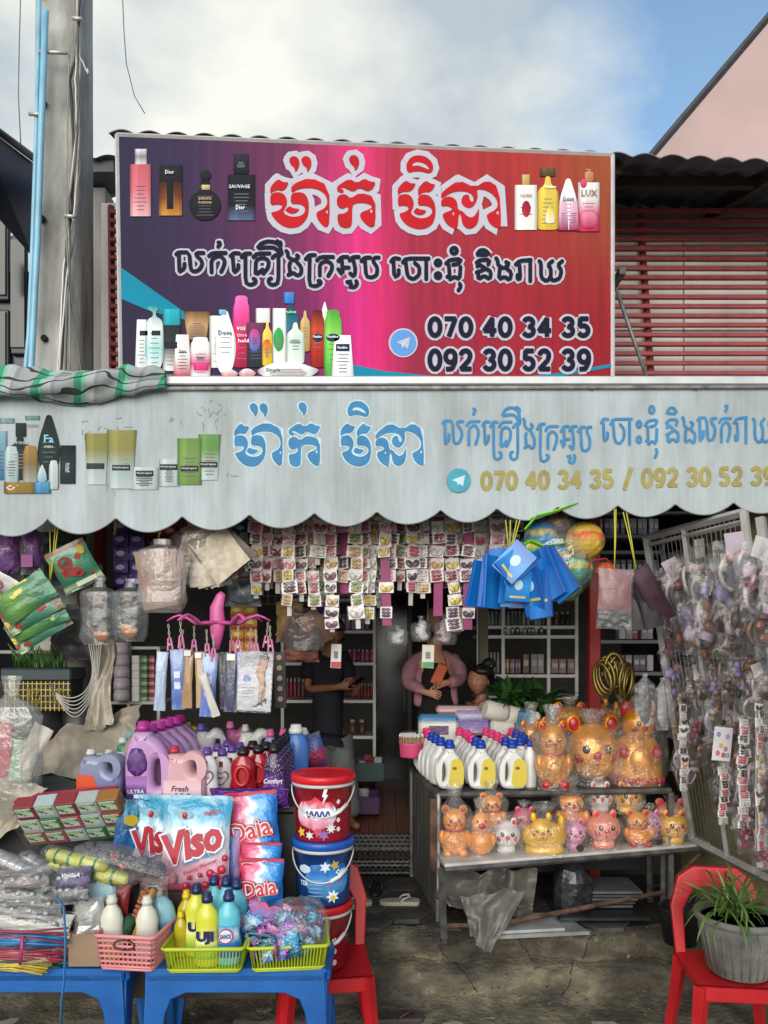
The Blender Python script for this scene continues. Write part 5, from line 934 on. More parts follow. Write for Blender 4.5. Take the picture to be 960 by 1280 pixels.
# ================================================================== the left stall: table, crate, blue plastic tables
ZT = .73
tb = thing('stall_table', 'rough table under the softener bottles, covered with grey sheeting', 'table', (-1.3, 4.4, -.15))
MB().box((0, 0, .865), (1.75, .78, .03), b=.004).build('table_top', M('3c3834', .8, 0, .25, 8, key='table board'), tb)
for x in (-.84, .84):
    for y in (-.35, .35): MB().box((x, y, .425), (.04, .04, .85)).build('leg', M('4d4c4c', .6, .3, .3, 12, key='leg steel'), tb)
MB().box((.872, 0, .42), (.006, .72, .84)).build('side_sheet', M('24262b', .7, 0, .3, 6, key='side sheet'), tb); MB().box((0, -.385, .42), (1.74, .006, .84)).build('front_sheet', M('24262b', .7, 0, .3, 6, key='side sheet'), tb)
cr_ = MB().box((-1.13, 3.9, .1), (1.2, .28, .53), b=.004).build('cardboard_crate', M('3d332a', .85, 0, .25, 6, key='dark cardboard')); tag(cr_, 'low dark cardboard crate carrying the washing powder bags', 'crate')
bluep = M('0f57a0', .42, 0, .14, 4, .08, 60, key='blue plastic'); redp = M('ac0f19', .4, 0, .14, 4, .08, 60, key='red plastic')
def plastic_table(x0, x1, y, Y, dep, label):
    """moulded low table: flared legs, apron with rounded arches"""
    a, b = W(x0, y, Y), W(x1, y, Y); zt = a.z; wd = b.x-a.x; t = thing('plastic_table', label, 'table', ((a.x+b.x)/2, Y+dep/2, -.5)); H = zt+.5
    MB().box((0, 0, H-.012), (wd*.98, dep, .024), b=.01).build('table_top', bluep, t)
    def apron(L_, parent_name, loc, rz):
        lw, fl = .075, .035; o = [(-L_/2, H-.02), (L_/2, H-.02), (L_/2+fl, 0), (L_/2+fl-lw*.8, 0), (L_/2-lw*1.15, H-.20), (L_/2-lw*1.5, H-.135), (L_/2-lw*2.4, H-.105)]; o = o+[(-x, z) for x, z in o[2:][::-1]]
        me = slab([o], .012, .006, 2); me.materials.append(bluep); ob('apron', me, t, loc, (0, 0, rz))
    apron(wd*.94, 'front', (0, -dep/2+.012, 0), 0); apron(wd*.94, 'back', (0, dep/2-.012, 0), 0); apron(dep*.9, 'side', (wd/2-.03, 0, 0), pi/2); apron(dep*.9, 'side', (-wd/2+.03, 0, 0), pi/2)
    MB().box((0, -dep/2+.004, H-.033), (wd*.955, .02, .05), b=.012).build('rim', bluep, t); MB().box((wd/2-.008, 0, H-.033), (.02, dep*.96, .05), b=.012).build('rim', bluep, t)
    return t
plastic_table(-90, 160, 1212, 3.5, .42, 'blue moulded plastic table at the left, under the straws and combs')
plastic_table(176, 412, 1212, 3.46, .44, 'blue moulded plastic table on the right, carrying the green baskets')
ZB = W(0, 1212, 3.48).z+.004
# chairs
def plastic_chair(name, label, px_, ys, Y, hgt_back, rz=0):
    s = W(px_, ys, Y); H = s.z+.5; t = thing(name, label, 'chair', (s.x, Y, -.5), (0, 0, rz)); wd = .44; dp = .42
    MB().grid(10, 8, lambda u, v: ((u-.5)*wd, (v-.5)*dp, H-.012*sin(pi*u)*sin(pi*v)-.02*(max(0, .12-v)*6)**2*.1)).box((0, 0, H-.03), (wd*.98, dp*.96, .03), b=.012).build('seat', redp, t)
    for sx in (-1, 1):
        for sy in (-1, 1): MB().tube([(sx*(wd/2-.03), sy*(dp/2-.03), H-.02), (sx*(wd/2-.01), sy*(dp/2-.01), H*.5), (sx*(wd/2+.02), sy*(dp/2+.02), 0)], [.04, .034, .026], 4, smooth=False).build('leg', redp, t)
    for sy in (-1, 1): MB().box((0, sy*(dp/2-.012), H-.05), (wd*.94, .018, .07), b=.006).build('apron', redp, t)
    bk = [(-wd/2, H), (-wd/2-.015, H+hgt_back*.55), (-wd/2+.03, H+hgt_back*.88), (-wd*.25, H+hgt_back), (wd*.25, H+hgt_back), (wd/2-.03, H+hgt_back*.88), (wd/2+.015, H+hgt_back*.55), (wd/2, H)]
    hole = [(-wd/2+.055, H+.0), (-wd/2+.05, H+hgt_back*.5), (-wd*.24, H+hgt_back*.76), (wd*.24, H+hgt_back*.76), (wd/2-.05, H+hgt_back*.5), (wd/2-.055, H+.0)]
    o = bk+hole[::-1]; me = slab([o], .008, .007, 3); me.materials.append(redp); o_ = ob('backrest', me, t, (0, dp/2, 0), (radians(-7), 0, 0)); o_.location = (0, dp/2-.03-H*sin(radians(7))*0, 0)
    o_.rotation_euler = (0, 0, 0); me.transform(Matrix.Translation((0, 0, 0)))
    for v in me.vertices: v.co.y += max(0, v.co.z-H)*.16
    return t
plastic_chair('plastic_chair', 'red plastic chair carrying the stack of washing powder buckets', 408, 1200, 3.95, .46, radians(8))
plastic_chair('plastic_chair', 'red plastic chair at the right with a potted plant on its seat', 912, 1210, 3.85, .44, radians(-6))
# ================================================================== buckets
def bucket(x, y0, y1, wpx, Y, body, lid, band, label, hand=1, deco=None):
    h = px(y1-y0, Y); r = px(wpx/2, Y); b = W(x, y1, Y); t = thing('powder_bucket', label, 'bucket', tuple(b), group=None)
    MB().lathe([(r*.82, 0), (r*.86, .01), (r*.92, h*.82), (r*.95, h*.83)], 36).build('body', body, t)
    MB().lathe([(r*.99, h*.79), (r*1.0, h*.83), (r*.95, h*.835)], 36).build('white_rim', M('b9b9b9', .4, 0, .08, 8, key='bucket rim'), t)
    MB().lathe([(r*1.0, h*.84), (r*1.03, h*.85), (r*1.03, h*.93), (r*1.0, h*.95), (r*.9, h*.955), (r*.88, h*.94)], 36).build('lid', lid, t)
    pts = [(r*cos(a)*1.0, -r*.95*abs(sin(a))*1.03, h*.80-h*.42*abs(sin(a))) for a in [pi+.05+(pi-.1)*k/20 for k in range(21)]]
    hd = MB().tube(pts, .004, 6).build('handle', M('c2c2c2', .4, key='handle'), t)
    a = pts[12]; c = pts[16]; MB().tube([a, pts[14], c], .010, 8).build('grip', M('d2d2d2', .4, key='grip'), hd)
    if deco: deco(t, r, h)
    return t
def on_cyl(t, r, txt, ang, z, w_, h_, col, bold=.03, shear=0, name='lettering'):
    me = text_me(txt, w_, h_, bold, shear, .0005, 1, M(col, .4, key='ink'))
    for v in me.vertices: a = ang+v.co.x/r; v.co = ((r-v.co.y+.002)*sin(a), -(r-v.co.y+.002)*cos(a), z+v.co.z)
    return ob(name, me, t)
def patch(t, r, ang, z, w_, h_, mat, name='printed_patch', lift=.0015, n=10):
    return MB().grid(n, 6, lambda u, v: ((r+lift)*sin(ang+(u-.5)*w_/r*sqrt(max(0, 1-(2*v-1)**2))), -(r+lift)*cos(ang+(u-.5)*w_/r*sqrt(max(0, 1-(2*v-1)**2))), z+(v-.5)*h_)).build(name, mat, t)
def star(t, r, ang, z, s, col, n=5):
    pts = [(s*(1 if k % 2 else .5)*cos(k*pi/n), s*(1 if k % 2 else .5)*sin(k*pi/n)) for k in range(2*n)]
    MB().add([((r+.003)*sin(ang+a/r), -(r+.003)*cos(ang+a/r), z+b) for a, b in pts], [list(range(2*n))]).build('printed_flower', M(col, .4, key='flower ink'), t)
def decoA(t, r0, h):
    r = r0*.9; patch(t, r, -.2, h*.42, .22, h*.5, MP([(0, 'b83a5a'), (.3, 'd89ab0'), (.6, 'c8d4e0'), (.8, 'd04a60'), (1, 'a01424')], amp=.25, sc=4, rough=.3), n=16)
    patch(t, r, -.15, h*.42, .15, h*.16, M('e6eaf2', .4, 0, .05, key='cloud'), lift=.003); patch(t, r, .1, h*.45, .09, h*.12, M('e6eaf2', .4, 0, .05, key='cloud'), lift=.0034)
    MB().tube([((r+.005)*sin(a), -(r+.005)*cos(a), h*.42+.016*sin(a*34)) for a in [-.5+k*.02 for k in range(41)]], .0045, 5).build('script_logo', M('2a3a8a', .4, key='script ink'), t)
    MB().add([((r+.004)*sin(a), -(r+.004)*cos(a), z*h) for a, z in ((.12, .80), (.24, .80), (.17, .70), (.25, .70), (.05, .56), (.11, .67), (.04, .67))], [list(range(7))]).build('printed_bolt', M('e8ecf2', .4, key='bolt'), t)
    star(t, r, -.75, h*.15, .028, 'd8b83a'); star(t, r, -.4, h*.12, .024, 'd8d0d8', 6); star(t, r, .1, h*.13, .03, '8a5aa0', 6); star(t, r, .35, h*.22, .028, 'c8ccd0', 8); star(t, r, -.1, h*.16, .026, 'c04a6a', 5)
    for k in range(4): patch(t, r, .62, h*(.2+.13*k), .02, h*.07, M('d8c8cc', .4, key='icon'), 'printed_icon', .002, 4)
def decoB(t, r0, h):
    r = r0*.9; patch(t, r, .25, h*.42, .24, h*.62, MP([(0, '2a5a90'), (.4, '4a8ac0'), (.7, '2a6ab0'), (1, '123a80')], amp=.3, sc=4, rough=.3), n=16)
    patch(t, r, -.62, h*.56, .07, h*.13, M('c8d4e4', .4, key='badge'), lift=.003); on_cyl(t, r+.004, 'TER', -.62, h*.36, .05, h*.07, 'd0d8e4')
    for k in range(5): patch(t, r, -.2, h*(.18+.055*k), .08, h*.018, M('7aa0d0', .4, key='text line'), 'printed_line', .003, 4)
    star(t, r, .42, h*.17, .036, 'e0e4e8', 7); star(t, r+.001, .42, h*.15, .018, 'd0b030', 6); star(t, r, .15, h*.6, .03, 'd0d8e8', 6); star(t, r, .5, h*.62, .028, 'b0a040', 5); star(t, r, .62, h*.42, .024, 'a04a90', 6); star(t, r, .3, h*.36, .02, '8a60b0', 6)
    on_cyl(t, r+.004, 'OK', .72, h*.52, .06, h*.08, 'e8ecf4')
def decoC(t, r0, h):
    r = r0*.88
    for i in range(4):
        for j in range(4): patch(t, r, -.3+.28*i, h*(.14+.16*j), .026, h*.09, M(['d0b0b0', 'a0b8c8', 'd8d0d0'][(i+j) % 3], .4, key='icon'), 'printed_icon', .002, 5)
bucket(403, 1120, 1203, 73, 3.92, M('7e0d18', .3, 0, .1, 6, key='crimson'), M('b3121a', .35, 0, .06, 6, key='lid red'), None, 'dark red powder bucket with white icons, lowest of the stack', deco=decoC)
bucket(404, 1041, 1124, 76, 3.92, MP([(0, '12306a'), (.5, '184a90'), (1, '10285e')], amp=.2, rough=.3), M('1450a8', .35, 0, .06, 6, key='lid blue'), None, 'blue washing powder bucket with flowers, middle of the stack', deco=decoB)
bucket(404, 961, 1046, 78, 3.92, MP([(0, '8a1426'), (.5, '98121f'), (1, '7a0e18')], amp=.2, rough=.3), M('c41420', .35, 0, .06, 6, key='lid red'), None, 'red washing powder bucket with white cloud print, top of the stack', deco=decoA)
# ================================================================== softener jugs and bottles
lil = M('b58ab8', .35, 0, .06, 5, key='lilac plastic'); mag = M('a0247e', .35, 0, .06, 5, key='magenta cap')
def exP(t, w_, h, d_):
    MB().ball((-w_*.2, -d_*.5, h*.52), (w_*.22, .006, h*.18), 12, fn=lambda d: 1+.2*noise.noise(d*3)).build('flower_print', M('5a2a78', .4, 0, .4, 30, key='violet print'), t)
    MB().box((-w_*.22, -d_*.5-.001, h*.2), (w_*.44, .003, h*.3), b=.001).build('label', MP([(0, '3a3a7a'), (.4, '6a3a8a'), (.7, '9a6ab0'), (1, '8a5aa0')], amp=.2, rough=.35), t); letters('ULTRA', w_*.36, h*.05, M('d8d0e4', .4, key='label ink'), t, (-w_*.22, -d_*.5-.0035, h*.16), bold=.03)
pj = jug('softener_jug', 'large lilac softener jug with magenta cap, frontmost of the row', 'jug', .235, .42, .13, J1, lil, mag, -.12, .036, 'lilac softener jugs with magenta caps', exP); put(pj, 186, 1002, 4.02, .1)
kk = 0
for r_ in range(2):
    for i in range(1, 5):
        kk += 1; dup(pj, 186+i*10+r_*5, 1000-i*3.2, 4.02+.12*i+.12*r_, .1, None, 'lilac softener jug with magenta cap, %s behind the front one' % ORD[kk-1], ZT)
pnk = M('c89aa0', .35, 0, .06, 5, key='pink plastic jug')
def exF(t, w_, h, d_):
    MB().box((0, -d_*.5-.001, h*.23), (w_*.84, .003, h*.42), b=.001).build('label', MP([(0, 'c08aa4'), (.5, 'd8b8c0'), (1, 'd2a8b0')], amp=.05, rough=.35), t); k = M('3a3440', .4, key='label ink')
    letters('Fresh', w_*.38, h*.1, k, t, (-w_*.05, -d_*.5-.004, h*.3), bold=.02, shear=.2); letters('& Soft', w_*.38, h*.09, k, t, (0, -d_*.5-.004, h*.18), bold=.02, shear=.2)
fj = jug('softener_jug', 'pale pink jug marked fresh and soft with a red cap', 'jug', .235, .30, .13, J2, pnk, M('b02a4a', .35, key='rose cap'), -.25, .028, None, exF); put(fj, 232, 1004, 4.03, 0)
clr = MP([(0, '3a4a86'), (.5, '6a6a9a'), (.66, '8e98a0'), (1, '9aa4a8')], amp=.03, rough=.2); lq = jug('detergent_jug', 'clear jug of blue violet liquid with orange label, front of three', 'jug', .25, .25, .12, J2, clr, M('c4c4c0', .4, key='white cap'), -.25, .026, 'clear jugs of coloured liquid', lambda t, w_, h, d_: MB().poly([(-w_*.45, h*.05), (w_*.1, h*.05), (-w_*.1, h*.5), (-w_*.45, h*.5)], .002).build('label', M('c8481a', .4, 0, .1, key='orange label'), t, (0, -d_*.5-.002, 0))); put(lq, 128, 996, 4.05, -.1)
dup(lq, 139, 993, 4.2, -.1, None, 'clear jug of violet liquid standing second of three', ZT); dup(lq, 150, 990, 4.35, -.1, None, 'clear jug of rosy liquid, farthest of three', ZT)
gj = jug('detergent_jug', 'green jug with white cap behind the clear jugs', 'jug', .2, .3, .11, J2, M('3f8a66', .3, 0, .1, key='green jug'), M('c4c4c0', .4, key='white cap'), -.25, .024); put(gj, 164, 985, 4.5, 0, z=ZT)
tj = jug('detergent_jug', 'teal jug with ring handle behind the lilac row', 'jug', .2, .36, .1, J2, M('5fa0a6', .3, 0, .1, key='teal jug'), M('c8b02a', .4, key='yellow cap'), -.25, .024); put(tj, 176, 985, 4.6, pi, z=ZT)
hw = bottle_me(.125, .08, .28, 'curvy', (M('d6d2d4', .35, 0, .04, key='white plastic'), M('5a3a8a', .35, 0, .05, key='violet cap'), None))
hb = make_bottle('softener_bottle', 'white bottle with heart print and violet cap, front left of its group', 'bottle', hw, 'white heart print bottles')
hp_ = [(0, -.5), (.5, .05), (.5, .35), (.28, .5), (0, .3), (-.28, .5), (-.5, .35), (-.5, .05)]
for s_, c_1, o_ in ((.082, '7a3a5a', 0), (.068, 'e0d6da', .002)): MB().poly([(a*s_, b*s_*1.1) for a, b in smooth_loop(hp_, 1)], .001).build('printed_heart', M(c_1, .4, key='heart ink'), hb, (0, -.041-o_, .12))
letters('LIBERTY', .05, .013, M('9a2a4a', .4, key='ink'), hb, (0, -.045, .125)); MB().box((0, -.041, .2), (.02, .003, .03), b=.001).build('printed_badge', M('9a1a3a', .4, key='badge red'), hb)
put(hb, 259, 1000, 4.05)
for i, (x, Y, l) in enumerate(((278, 4.2, 'second from the front'), (290, 4.33, 'third from the front'), (272, 4.38, 'left in the second rank'), (300, 4.45, 'fourth from the front'), (284, 4.55, 'at the back'))): dup(hb, x, 0, Y, 0, None, 'white bottle with heart print and violet cap, '+l, ZT)
rb = make_bottle('softener_bottle', 'glossy red bottle with dark cap, front of the red group', 'bottle', bottle_me(.15, .09, .3, 'waist', (M('9c1220', .18, 0, .1, key='red glossy', coat=.5), M('1a1418', .3, key='black cap'), None)), 'glossy red bottles'); MB().tube([(.035*cos(k*pi/8), -.047, .15+.05*sin(k*pi/8)) for k in range(17)], .012, 8, caps=False).build('ring_print', M('b8202c', .2, key='ring red'), rb); put(rb, 304, 0, 4.12, 0, z=ZT)
for i, (x, Y, l) in enumerate(((323, 4.2, 'second from the left'), (333, 4.32, 'third from the left'), (316, 4.36, 'just behind the front pair'), (345, 4.42, 'rightmost, behind the violet ones'))): dup(rb, x, 0, Y, 0, None, 'glossy red bottle with dark cap, '+l, ZT)
vb = make_bottle('softener_bottle', 'dark violet softener bottle with black cap, front of its row', 'bottle', bottle_me(.125, .08, .33, 'curvy', (MP([(0, '3a2868'), (.4, '5a3a88'), (.7, '2a1a48'), (1, '241640')], amp=.2, sc=4, rough=.25, blob=('b890b0', 16, .28)), M('17131a', .3, key='black cap'), None)), 'dark violet softener bottles'); letters('Comfort', .1, .026, M('e0d8e8', .4, key='ink'), vb, (0, -.043, .14), shear=.3); put(vb, 343, 0, 4.03, 0, z=ZT)
for i in range(1, 6): dup(vb, 343+i*3.5, 0, 4.03+.11*i, 0, None, 'dark violet softener bottle with black cap, %s behind the front one' % ORD[i-1], ZT)
bb_ = make_bottle('detergent_bottle', 'tall blue bottle with white cap beside the stacked buckets', 'bottle', bottle_me(.15, .09, .38, 'slim', (M('3a6ab0', .3, 0, .08, key='blue bottle'), M('c9c9c9', .4, key='white cap'), None))); put(bb_, 370, 0, 4.5, 0, z=ZT)
dup(bb_, 378, 0, 4.65, 0, .9, 'second tall blue bottle behind the first one', ZT)
sl = make_bottle('detergent_bottle', 'small pale bottle with pink cap above the violet bottles', 'bottle', bottle_me(.09, .07, .34, 'slim', (M('8a86b8', .3, 0, .08, key='pale violet'), M('c8588a', .4, key='pink cap'), None))); put(sl, 338, 0, 4.6, 0, z=ZT); dup(sl, 354, 0, 4.62, 0, None, 'small pale bottle with pink cap, right of its twin', ZT)
wj = jug('detergent_jug', 'white jug with ring handle behind the heart bottles, right one', 'jug', .22, .36, .1, J2, M('c4c2be', .35, 0, .05, key='white jug'), M('c4c4c0', .4, key='white cap'), -.25, .022, 'white and coloured jugs at the back'); put(wj, 318, 0, 4.65, .3, z=ZT)
for x, Y, c, cc_, l in ((262, 4.6, 'a8a4a8', '5a3a8a', 'grey white jug with ring handle left of the white one'), (245, 4.68, '1f7ab0', 'a88a3a', 'blue jug with golden cap behind the pink jug'), (232, 4.72, 'c0ac2a', 'c8c4c0', 'yellow jug with white cap behind the lilac row'), (188, 4.75, 'c2a82c', 'c4c4c0', 'yellow bottle peeping out left of the lilac caps'), (298, 4.72, '9a4a7a', 'c86a9a', 'plum jug with pink cap beside the white jug')):
    j = jug('detergent_jug', l, 'jug', .2, .37, .1, J2, M(c, .35, 0, .08, key='back jug'), M(cc_, .4, key='back cap'), -.25, .024, 'white and coloured jugs at the back'); put(j, x, 0, Y, .2, z=ZT)
fb = pillow(.16, .22, .07, MP([(0, '1a2a5a'), (.4, '8a1a3a'), (.7, '2a4a90'), (1, '1a1a3a')], amp=.3, sc=4, rough=.3, bump=.4), 6); o = fb.build('softener_pouch', MP([(0, '1a2a5a'), (.4, '8a1a3a'), (.7, '2a4a90'), (1, '1a1a3a')], amp=.3, sc=4, rough=.3, bump=.4), None, tuple(W(390, 940, 4.6)), (0, -.3, 0)); tag(o, 'dark red and blue pouch leaning beside the blue bottle', 'pouch')
o = pillow(.42, .1, .1, None, 8).build('violet_pouch', MP([(0, '3a1a6a'), (.5, '7a3ab0'), (1, '2a124a')], amp=.4, sc=8, rough=.18, metal=.5, bump=.6), None, tuple(W(312, 997, 3.97))); tag(o, 'shiny violet foil pouches lying in front of the red bottles', 'pouch')
# ================================================================== washing powder bags
visoM = MP([(0, '9a3050'), (.16, 'c8a0b4'), (.3, 'd49ab0'), (.45, 'd8e0ea'), (.62, 'c8d8e4'), (.78, '4aa0c0'), (.9, '2a8ab0'), (1, 'a8c8d0')], amp=.16, sc=3, rough=.22, bump=.5, bsc=9, coat=.4)
def viso(x, y, w_, h_, Y, rot, label, full=True):
    t = thing('washing_powder_bag', label, 'bag', tuple(W(x, y, Y)), rot); ww, hh = px(w_, Y), px(h_, Y)
    pillow(ww, hh, .11, None, x*.1, .006, 18, 20, .04, T=TR((0, 0, hh/2))).build('pouch', visoM, t); D = -.068
    rd = M('a8142e', .3, 0, .08, key='viso red'); wt_ = M('dce2ea', .35, key='viso white'); bl_ = M('2a78b0', .3, key='viso blue')
    letters('Viso', ww*.88, hh*.37, wt_, t, (0, D, hh*.53), (0, radians(-19), 0), bold=.075, shear=.25, ext=.002, name='brand_outline'); letters('Viso', ww*.82, hh*.33, rd, t, (0, D-.004, hh*.53), (0, radians(-19), 0), bold=.045, shear=.25, ext=.002)
    letters('Hương Nước', ww*.52, hh*.075, bl_, t, (ww*.1, D, hh*.36), (0, radians(-20), 0), bold=.03, shear=.2); letters('Fancy Flower', ww*.5, hh*.05, rd, t, (ww*.12, D, hh*.27), (0, radians(-24), 0), bold=.03)
    if full: MB().lathe([(.034, 0), (.034, .002)], 18, sx=1.5, sy=.6, T=TR((-ww*.18, D+.012, hh*.82), (pi/2, .25, 0))).build('printed_bowl', M('86b4c8', .35, 0, .2, 30, key='bowl'), t); MB().ball((-ww*.14, D+.01, hh*.80), (.014, .004, .018), 8).build('printed_berry', rd, t)
    if full:
        letters('Perfect', ww*.22, hh*.05, rd, t, (ww*.24, D+.012, hh*.84), (0, radians(-14), 0), bold=.03)
        for (a, b, s_) in ((.3,.15,.030),(.4,.24,.022),(.18,.08,.018),(.34,.05,.02),(-.1,.07,.016),(-.38,.1,.02),(.24,.2,.02),(.42,.1,.025),(-.25,.16,.012),(.1,.18,.012),(-.05,.15,.012),(.44,.36,.016)): MB().ball((ww*a, -.05, hh*b), (s_, .008, s_), 10, fn=lambda d: 1+.12*noise.noise(d*5)).build('printed_berry', rd, t)
        MB().lathe([(.02, 0), (.028, .02), (.024, .05), (.008, .06), (.01, .075)], 12, sy=.2, c=(-ww*.3, D+.022, hh*.08)).build('printed_perfume', M('c04a6a', .3, key='perfume'), t)
    return t
viso(243, 1113, 88, 117, 3.76, (radians(-6), radians(1), 0), 'big blue and pink washing powder bag with red lettering, in front')
viso(188, 1105, 62, 110, 3.86, (radians(-4), radians(6), .3), 'second blue and pink washing powder bag behind, tilted left')
o = thing('washing_powder_bag', 'small red and blue powder bag with yellow badge left of the big bags', 'bag', tuple(W(156, 1080, 3.84)), (0, radians(8), .3)); pillow(.15, .33, .07, None, 3, .008, T=TR((0, 0, .165))).build('pouch', MP([(0, '8a1a3a'), (.3, '2a6aa8'), (.6, '1a4a7a'), (.85, '2a7a9a'), (1, '123a5a')], amp=.25, sc=4, rough=.2, bump=.5, coat=.4), o); MB().lathe([(.035, 0), (.035, .002)], 14, sy=.8, T=TR((0, -.042, .23), (pi/2, 0, .3))).build('printed_badge', M('c8b02a', .35, key='badge y'), o)
daiaM = MP([(0, 'c8305e'), (.34, 'd86a90'), (.47, 'd0d8e4'), (.56, '4a9ad4'), (.75, '1a7ac8'), (1, '1460b0')], axis=0, amp=.42, sc=1.8, rough=.22, bump=.45, bsc=9, coat=.4)
def daia(x, y, w_, h_, Y, rot, label, txt=1):
    t = thing('washing_powder_bag', label, 'bag', tuple(W(x, y, Y)), rot); ww, hh = px(w_, Y), px(h_, Y)
    pillow(ww, hh, .09, None, x*.1+y, .005, 16, 18, .04, T=TR((0, 0, hh/2))).build('pouch', daiaM, t); D = -.057
    MB().box((0, -.006, hh*.965), (ww*.97, .012, hh*.07), b=.002).build('red_seal', M('b01440', .3, 0, .1, key='seal'), t)
    if txt:
        k = hh*(.36 if h_ > 70 else .40); z = hh*(.42 if h_ > 70 else .46)
        for tx, bd, m_, d in (('Daia', .10, M('8a0a20', .3, key='daia dark'), 0), ('Daia', .06, M('e4dce4', .3, key='daia white'), .004), ('Daia', .012, M('c01426', .3, key='daia red'), .008)): letters(tx, ww*(.74+bd*.6), k*(.8+bd), m_, t, (0, D-d, z), (0, radians(-9), 0), bold=bd, ext=.002)
    return t
daia(318, 1068, 68, 78, 3.88, (radians(-5), radians(-5), 0), 'pink and blue washing powder bag, large one at the back of its group')
daia(316, 1092, 42, 52, 3.84, (radians(-5), radians(6), 0), 'small pink powder bag leaning just under the large one', 0)
daia(326, 1106, 52, 52, 3.78, (radians(-5), 0, 0), 'pink and blue powder bag, third from the front of the stack')
daia(326, 1136, 56, 62, 3.72, (radians(-6), radians(1), 0), 'pink and blue powder bag, frontmost with full lettering')
o = pillow(.10, .3, .06, None, 12, .006, T=TR((0, 0, .15))).build('blue_bag', MP([(0, '2a5a9a'), (.5, '3a7ab8'), (1, 'c88ab0')], axis=0, amp=.1, rough=.25, bump=.4), None, tuple(W(289, 1112, 3.83))); tag(o, 'narrow blue bag wedged between the big powder bags', 'bag')
# ================================================================== boxes of packets in shrink wrap
t = thing('packet_bundle', 'shrink wrapped bundle of small green, red and white packets', 'packets', tuple(W(90, 1022, 3.88)), (radians(38), radians(-6), radians(-4)))
cols_ = ['8a5a24', '7a1c22', '9aa8a8', '7a1c22', '9aa0a0', '8a5a24', 'a8b2b2', '1f6a3c', 'a04458', 'a8b2b2', '8a2020', '8a5a24', 'a04458', 'a4b0b0', '1f6a3c', '1f6a3c']
k = 0
for j in range(3):
    for i in range(5):
        k += 1; o = MB().box((0, 0, 0), (.106, .075, .095), b=.003).build('packet', M(cols_[k % 16], .4, 0, .12, 8, key='packet box'), t, ((i-2)*.108+(2-j)*.012, .0+R.uniform(0, .004), (1-j)*.098), (0, R.uniform(-.02, .02), 0))
        MB().box((-.003, -.0385, .008), (.082, .002, .06), b=.0005).build('printed_panel', MP([(0, 'b8c8c8'), (.45, 'c8d0b0'), (.7, '8ab878'), (1, 'c0d0c8')], amp=.5, sc=4, rough=.35, blob=('4a4630', 2.2, .30)), o)
for f in range(2): MB().grid(14, 8, lambda u, v: ((u-.5)*.58+.01*nz((u*6, v*5, 0)), -.046-.008*nz((u*9, v*9, 3)), (v-.5)*.33), smooth=False).build('plastic_film', film, t) if f == 0 else None
MB().box((-.01, .06, -.02), (.53, .05, .27)).build('cardboard_back', M('8a1c3a', .6, 0, .2, key='magenta card'), t)
# big grey plastic sheeting behind
def sheet(name, label, pts, Y, amp, mat, nu=26, nv=20, seed=0):
    """draped sheet between four photo corners, lumpy"""
    a, b, c, d = [W(x, y, Y+dy) for x, y, dy in pts]
    def f(u, v):
        p = (a*(1-u)+b*u)*(1-v)+(d*(1-u)+c*u)*v; e = noise.noise(Vector((u*3+seed, v*2.4, 0)))+.5*noise.noise(Vector((u*7+seed, v*2+u*3, 4)))+.25*noise.noise(Vector((u*16, v*9, seed)))
        return (p.x+.3*amp*e, p.y+amp*e, p.z+.5*amp*noise.noise(Vector((u*4, v*3, seed+9))))
    o = MB().grid(nu, nv, f, smooth=True).build(name, mat); return tag(o, label, 'sheeting')
tarp = M('9a9080', .35, 0, .15, 6, .5, 25, key='grey sheeting')
sheet('plastic_sheeting', 'grey translucent sheeting heaped over goods at the left', [(30, 930, .3), (178, 880, .3), (150, 985, -.3), (35, 1010, -.35)], 4.45, .10, tarp, 40, 30)
sheet('plastic_sheeting', 'twisted strip of grey sheeting hanging down beside the shelf of jars', [(126, 800, .1), (142, 800, .1), (140, 905, 0), (104, 915, 0)], 4.6, .07, tarp, seed=4)
o = sheet('plastic_sheeting', 'grey sheeting hanging over the dark stall front at the far left', [(-60, 960, 0), (60, 985, 0), (22, 1035, 0), (-60, 1090, 0)], 3.9, .06, tarp, seed=7)
def pinkstuff(t, r, h):
    for k in range(4): pillow(r*.7, h*.5, .06, None, k).build('wrapped_piece', M(['a88a80', 'b04a5a', '8fae98', 'b8b0a8'][k], .5, 0, .2, 9, key='wrapped'), t, ((k-1.5)*r*.4, 0, h*(.3+.12*(k % 2))), (0, .3*(k-1.5), 0))
clearbag(14, 845, 1022, 74, 3.95, 'large cloudy bag with pink and green pieces hanging at the left edge', pinkstuff, .14, MF('a8aca8', .42, .2, key='cloudy'))
# shelf with plant basket, cable loops
MB().box((W(40, 0, 4.9).x, 4.95, W(0, 815, 4.9).z), (.75, .25, .02), b=.003).build('wall_shelf', M('8f8a84', .6, 0, .2, 8, key='shelf board')); tag(bpy.data.objects['wall_shelf'], 'thin pale shelf under the green packets at the left', 'shelf')
t = thing('plant_basket', 'dark basket with gold characters holding green seedlings', 'basket', tuple(W(45, 889, 4.7))); bw, bh = px(84, 4.7), px(38, 4.7); goldm = M('9c8a4a', .35, .6, .2, 20, key='gold paint'); dkm = M('15161a', .6, 0, .2, 8, key='basket black')
MB().box((0, .12, bh*.5), (bw, .2, bh), b=.005).build('basket_body', dkm, t); MB().box((0, .11, bh*1.2), (bw*1.06, .24, bh*.42), b=.01).build('planter', M('1a2c30', .5, 0, .2, 8, key='planter'), t)
for i in range(15): MB().box((-bw/2+bw*(i+.5)/15, .015, bh*.5), (.006, .01, bh)).build('slat', goldm, t)
for j in range(5): MB().box((0, .012, bh*(j+.5)/5), (bw, .01, .005)).build('slat', goldm, t)
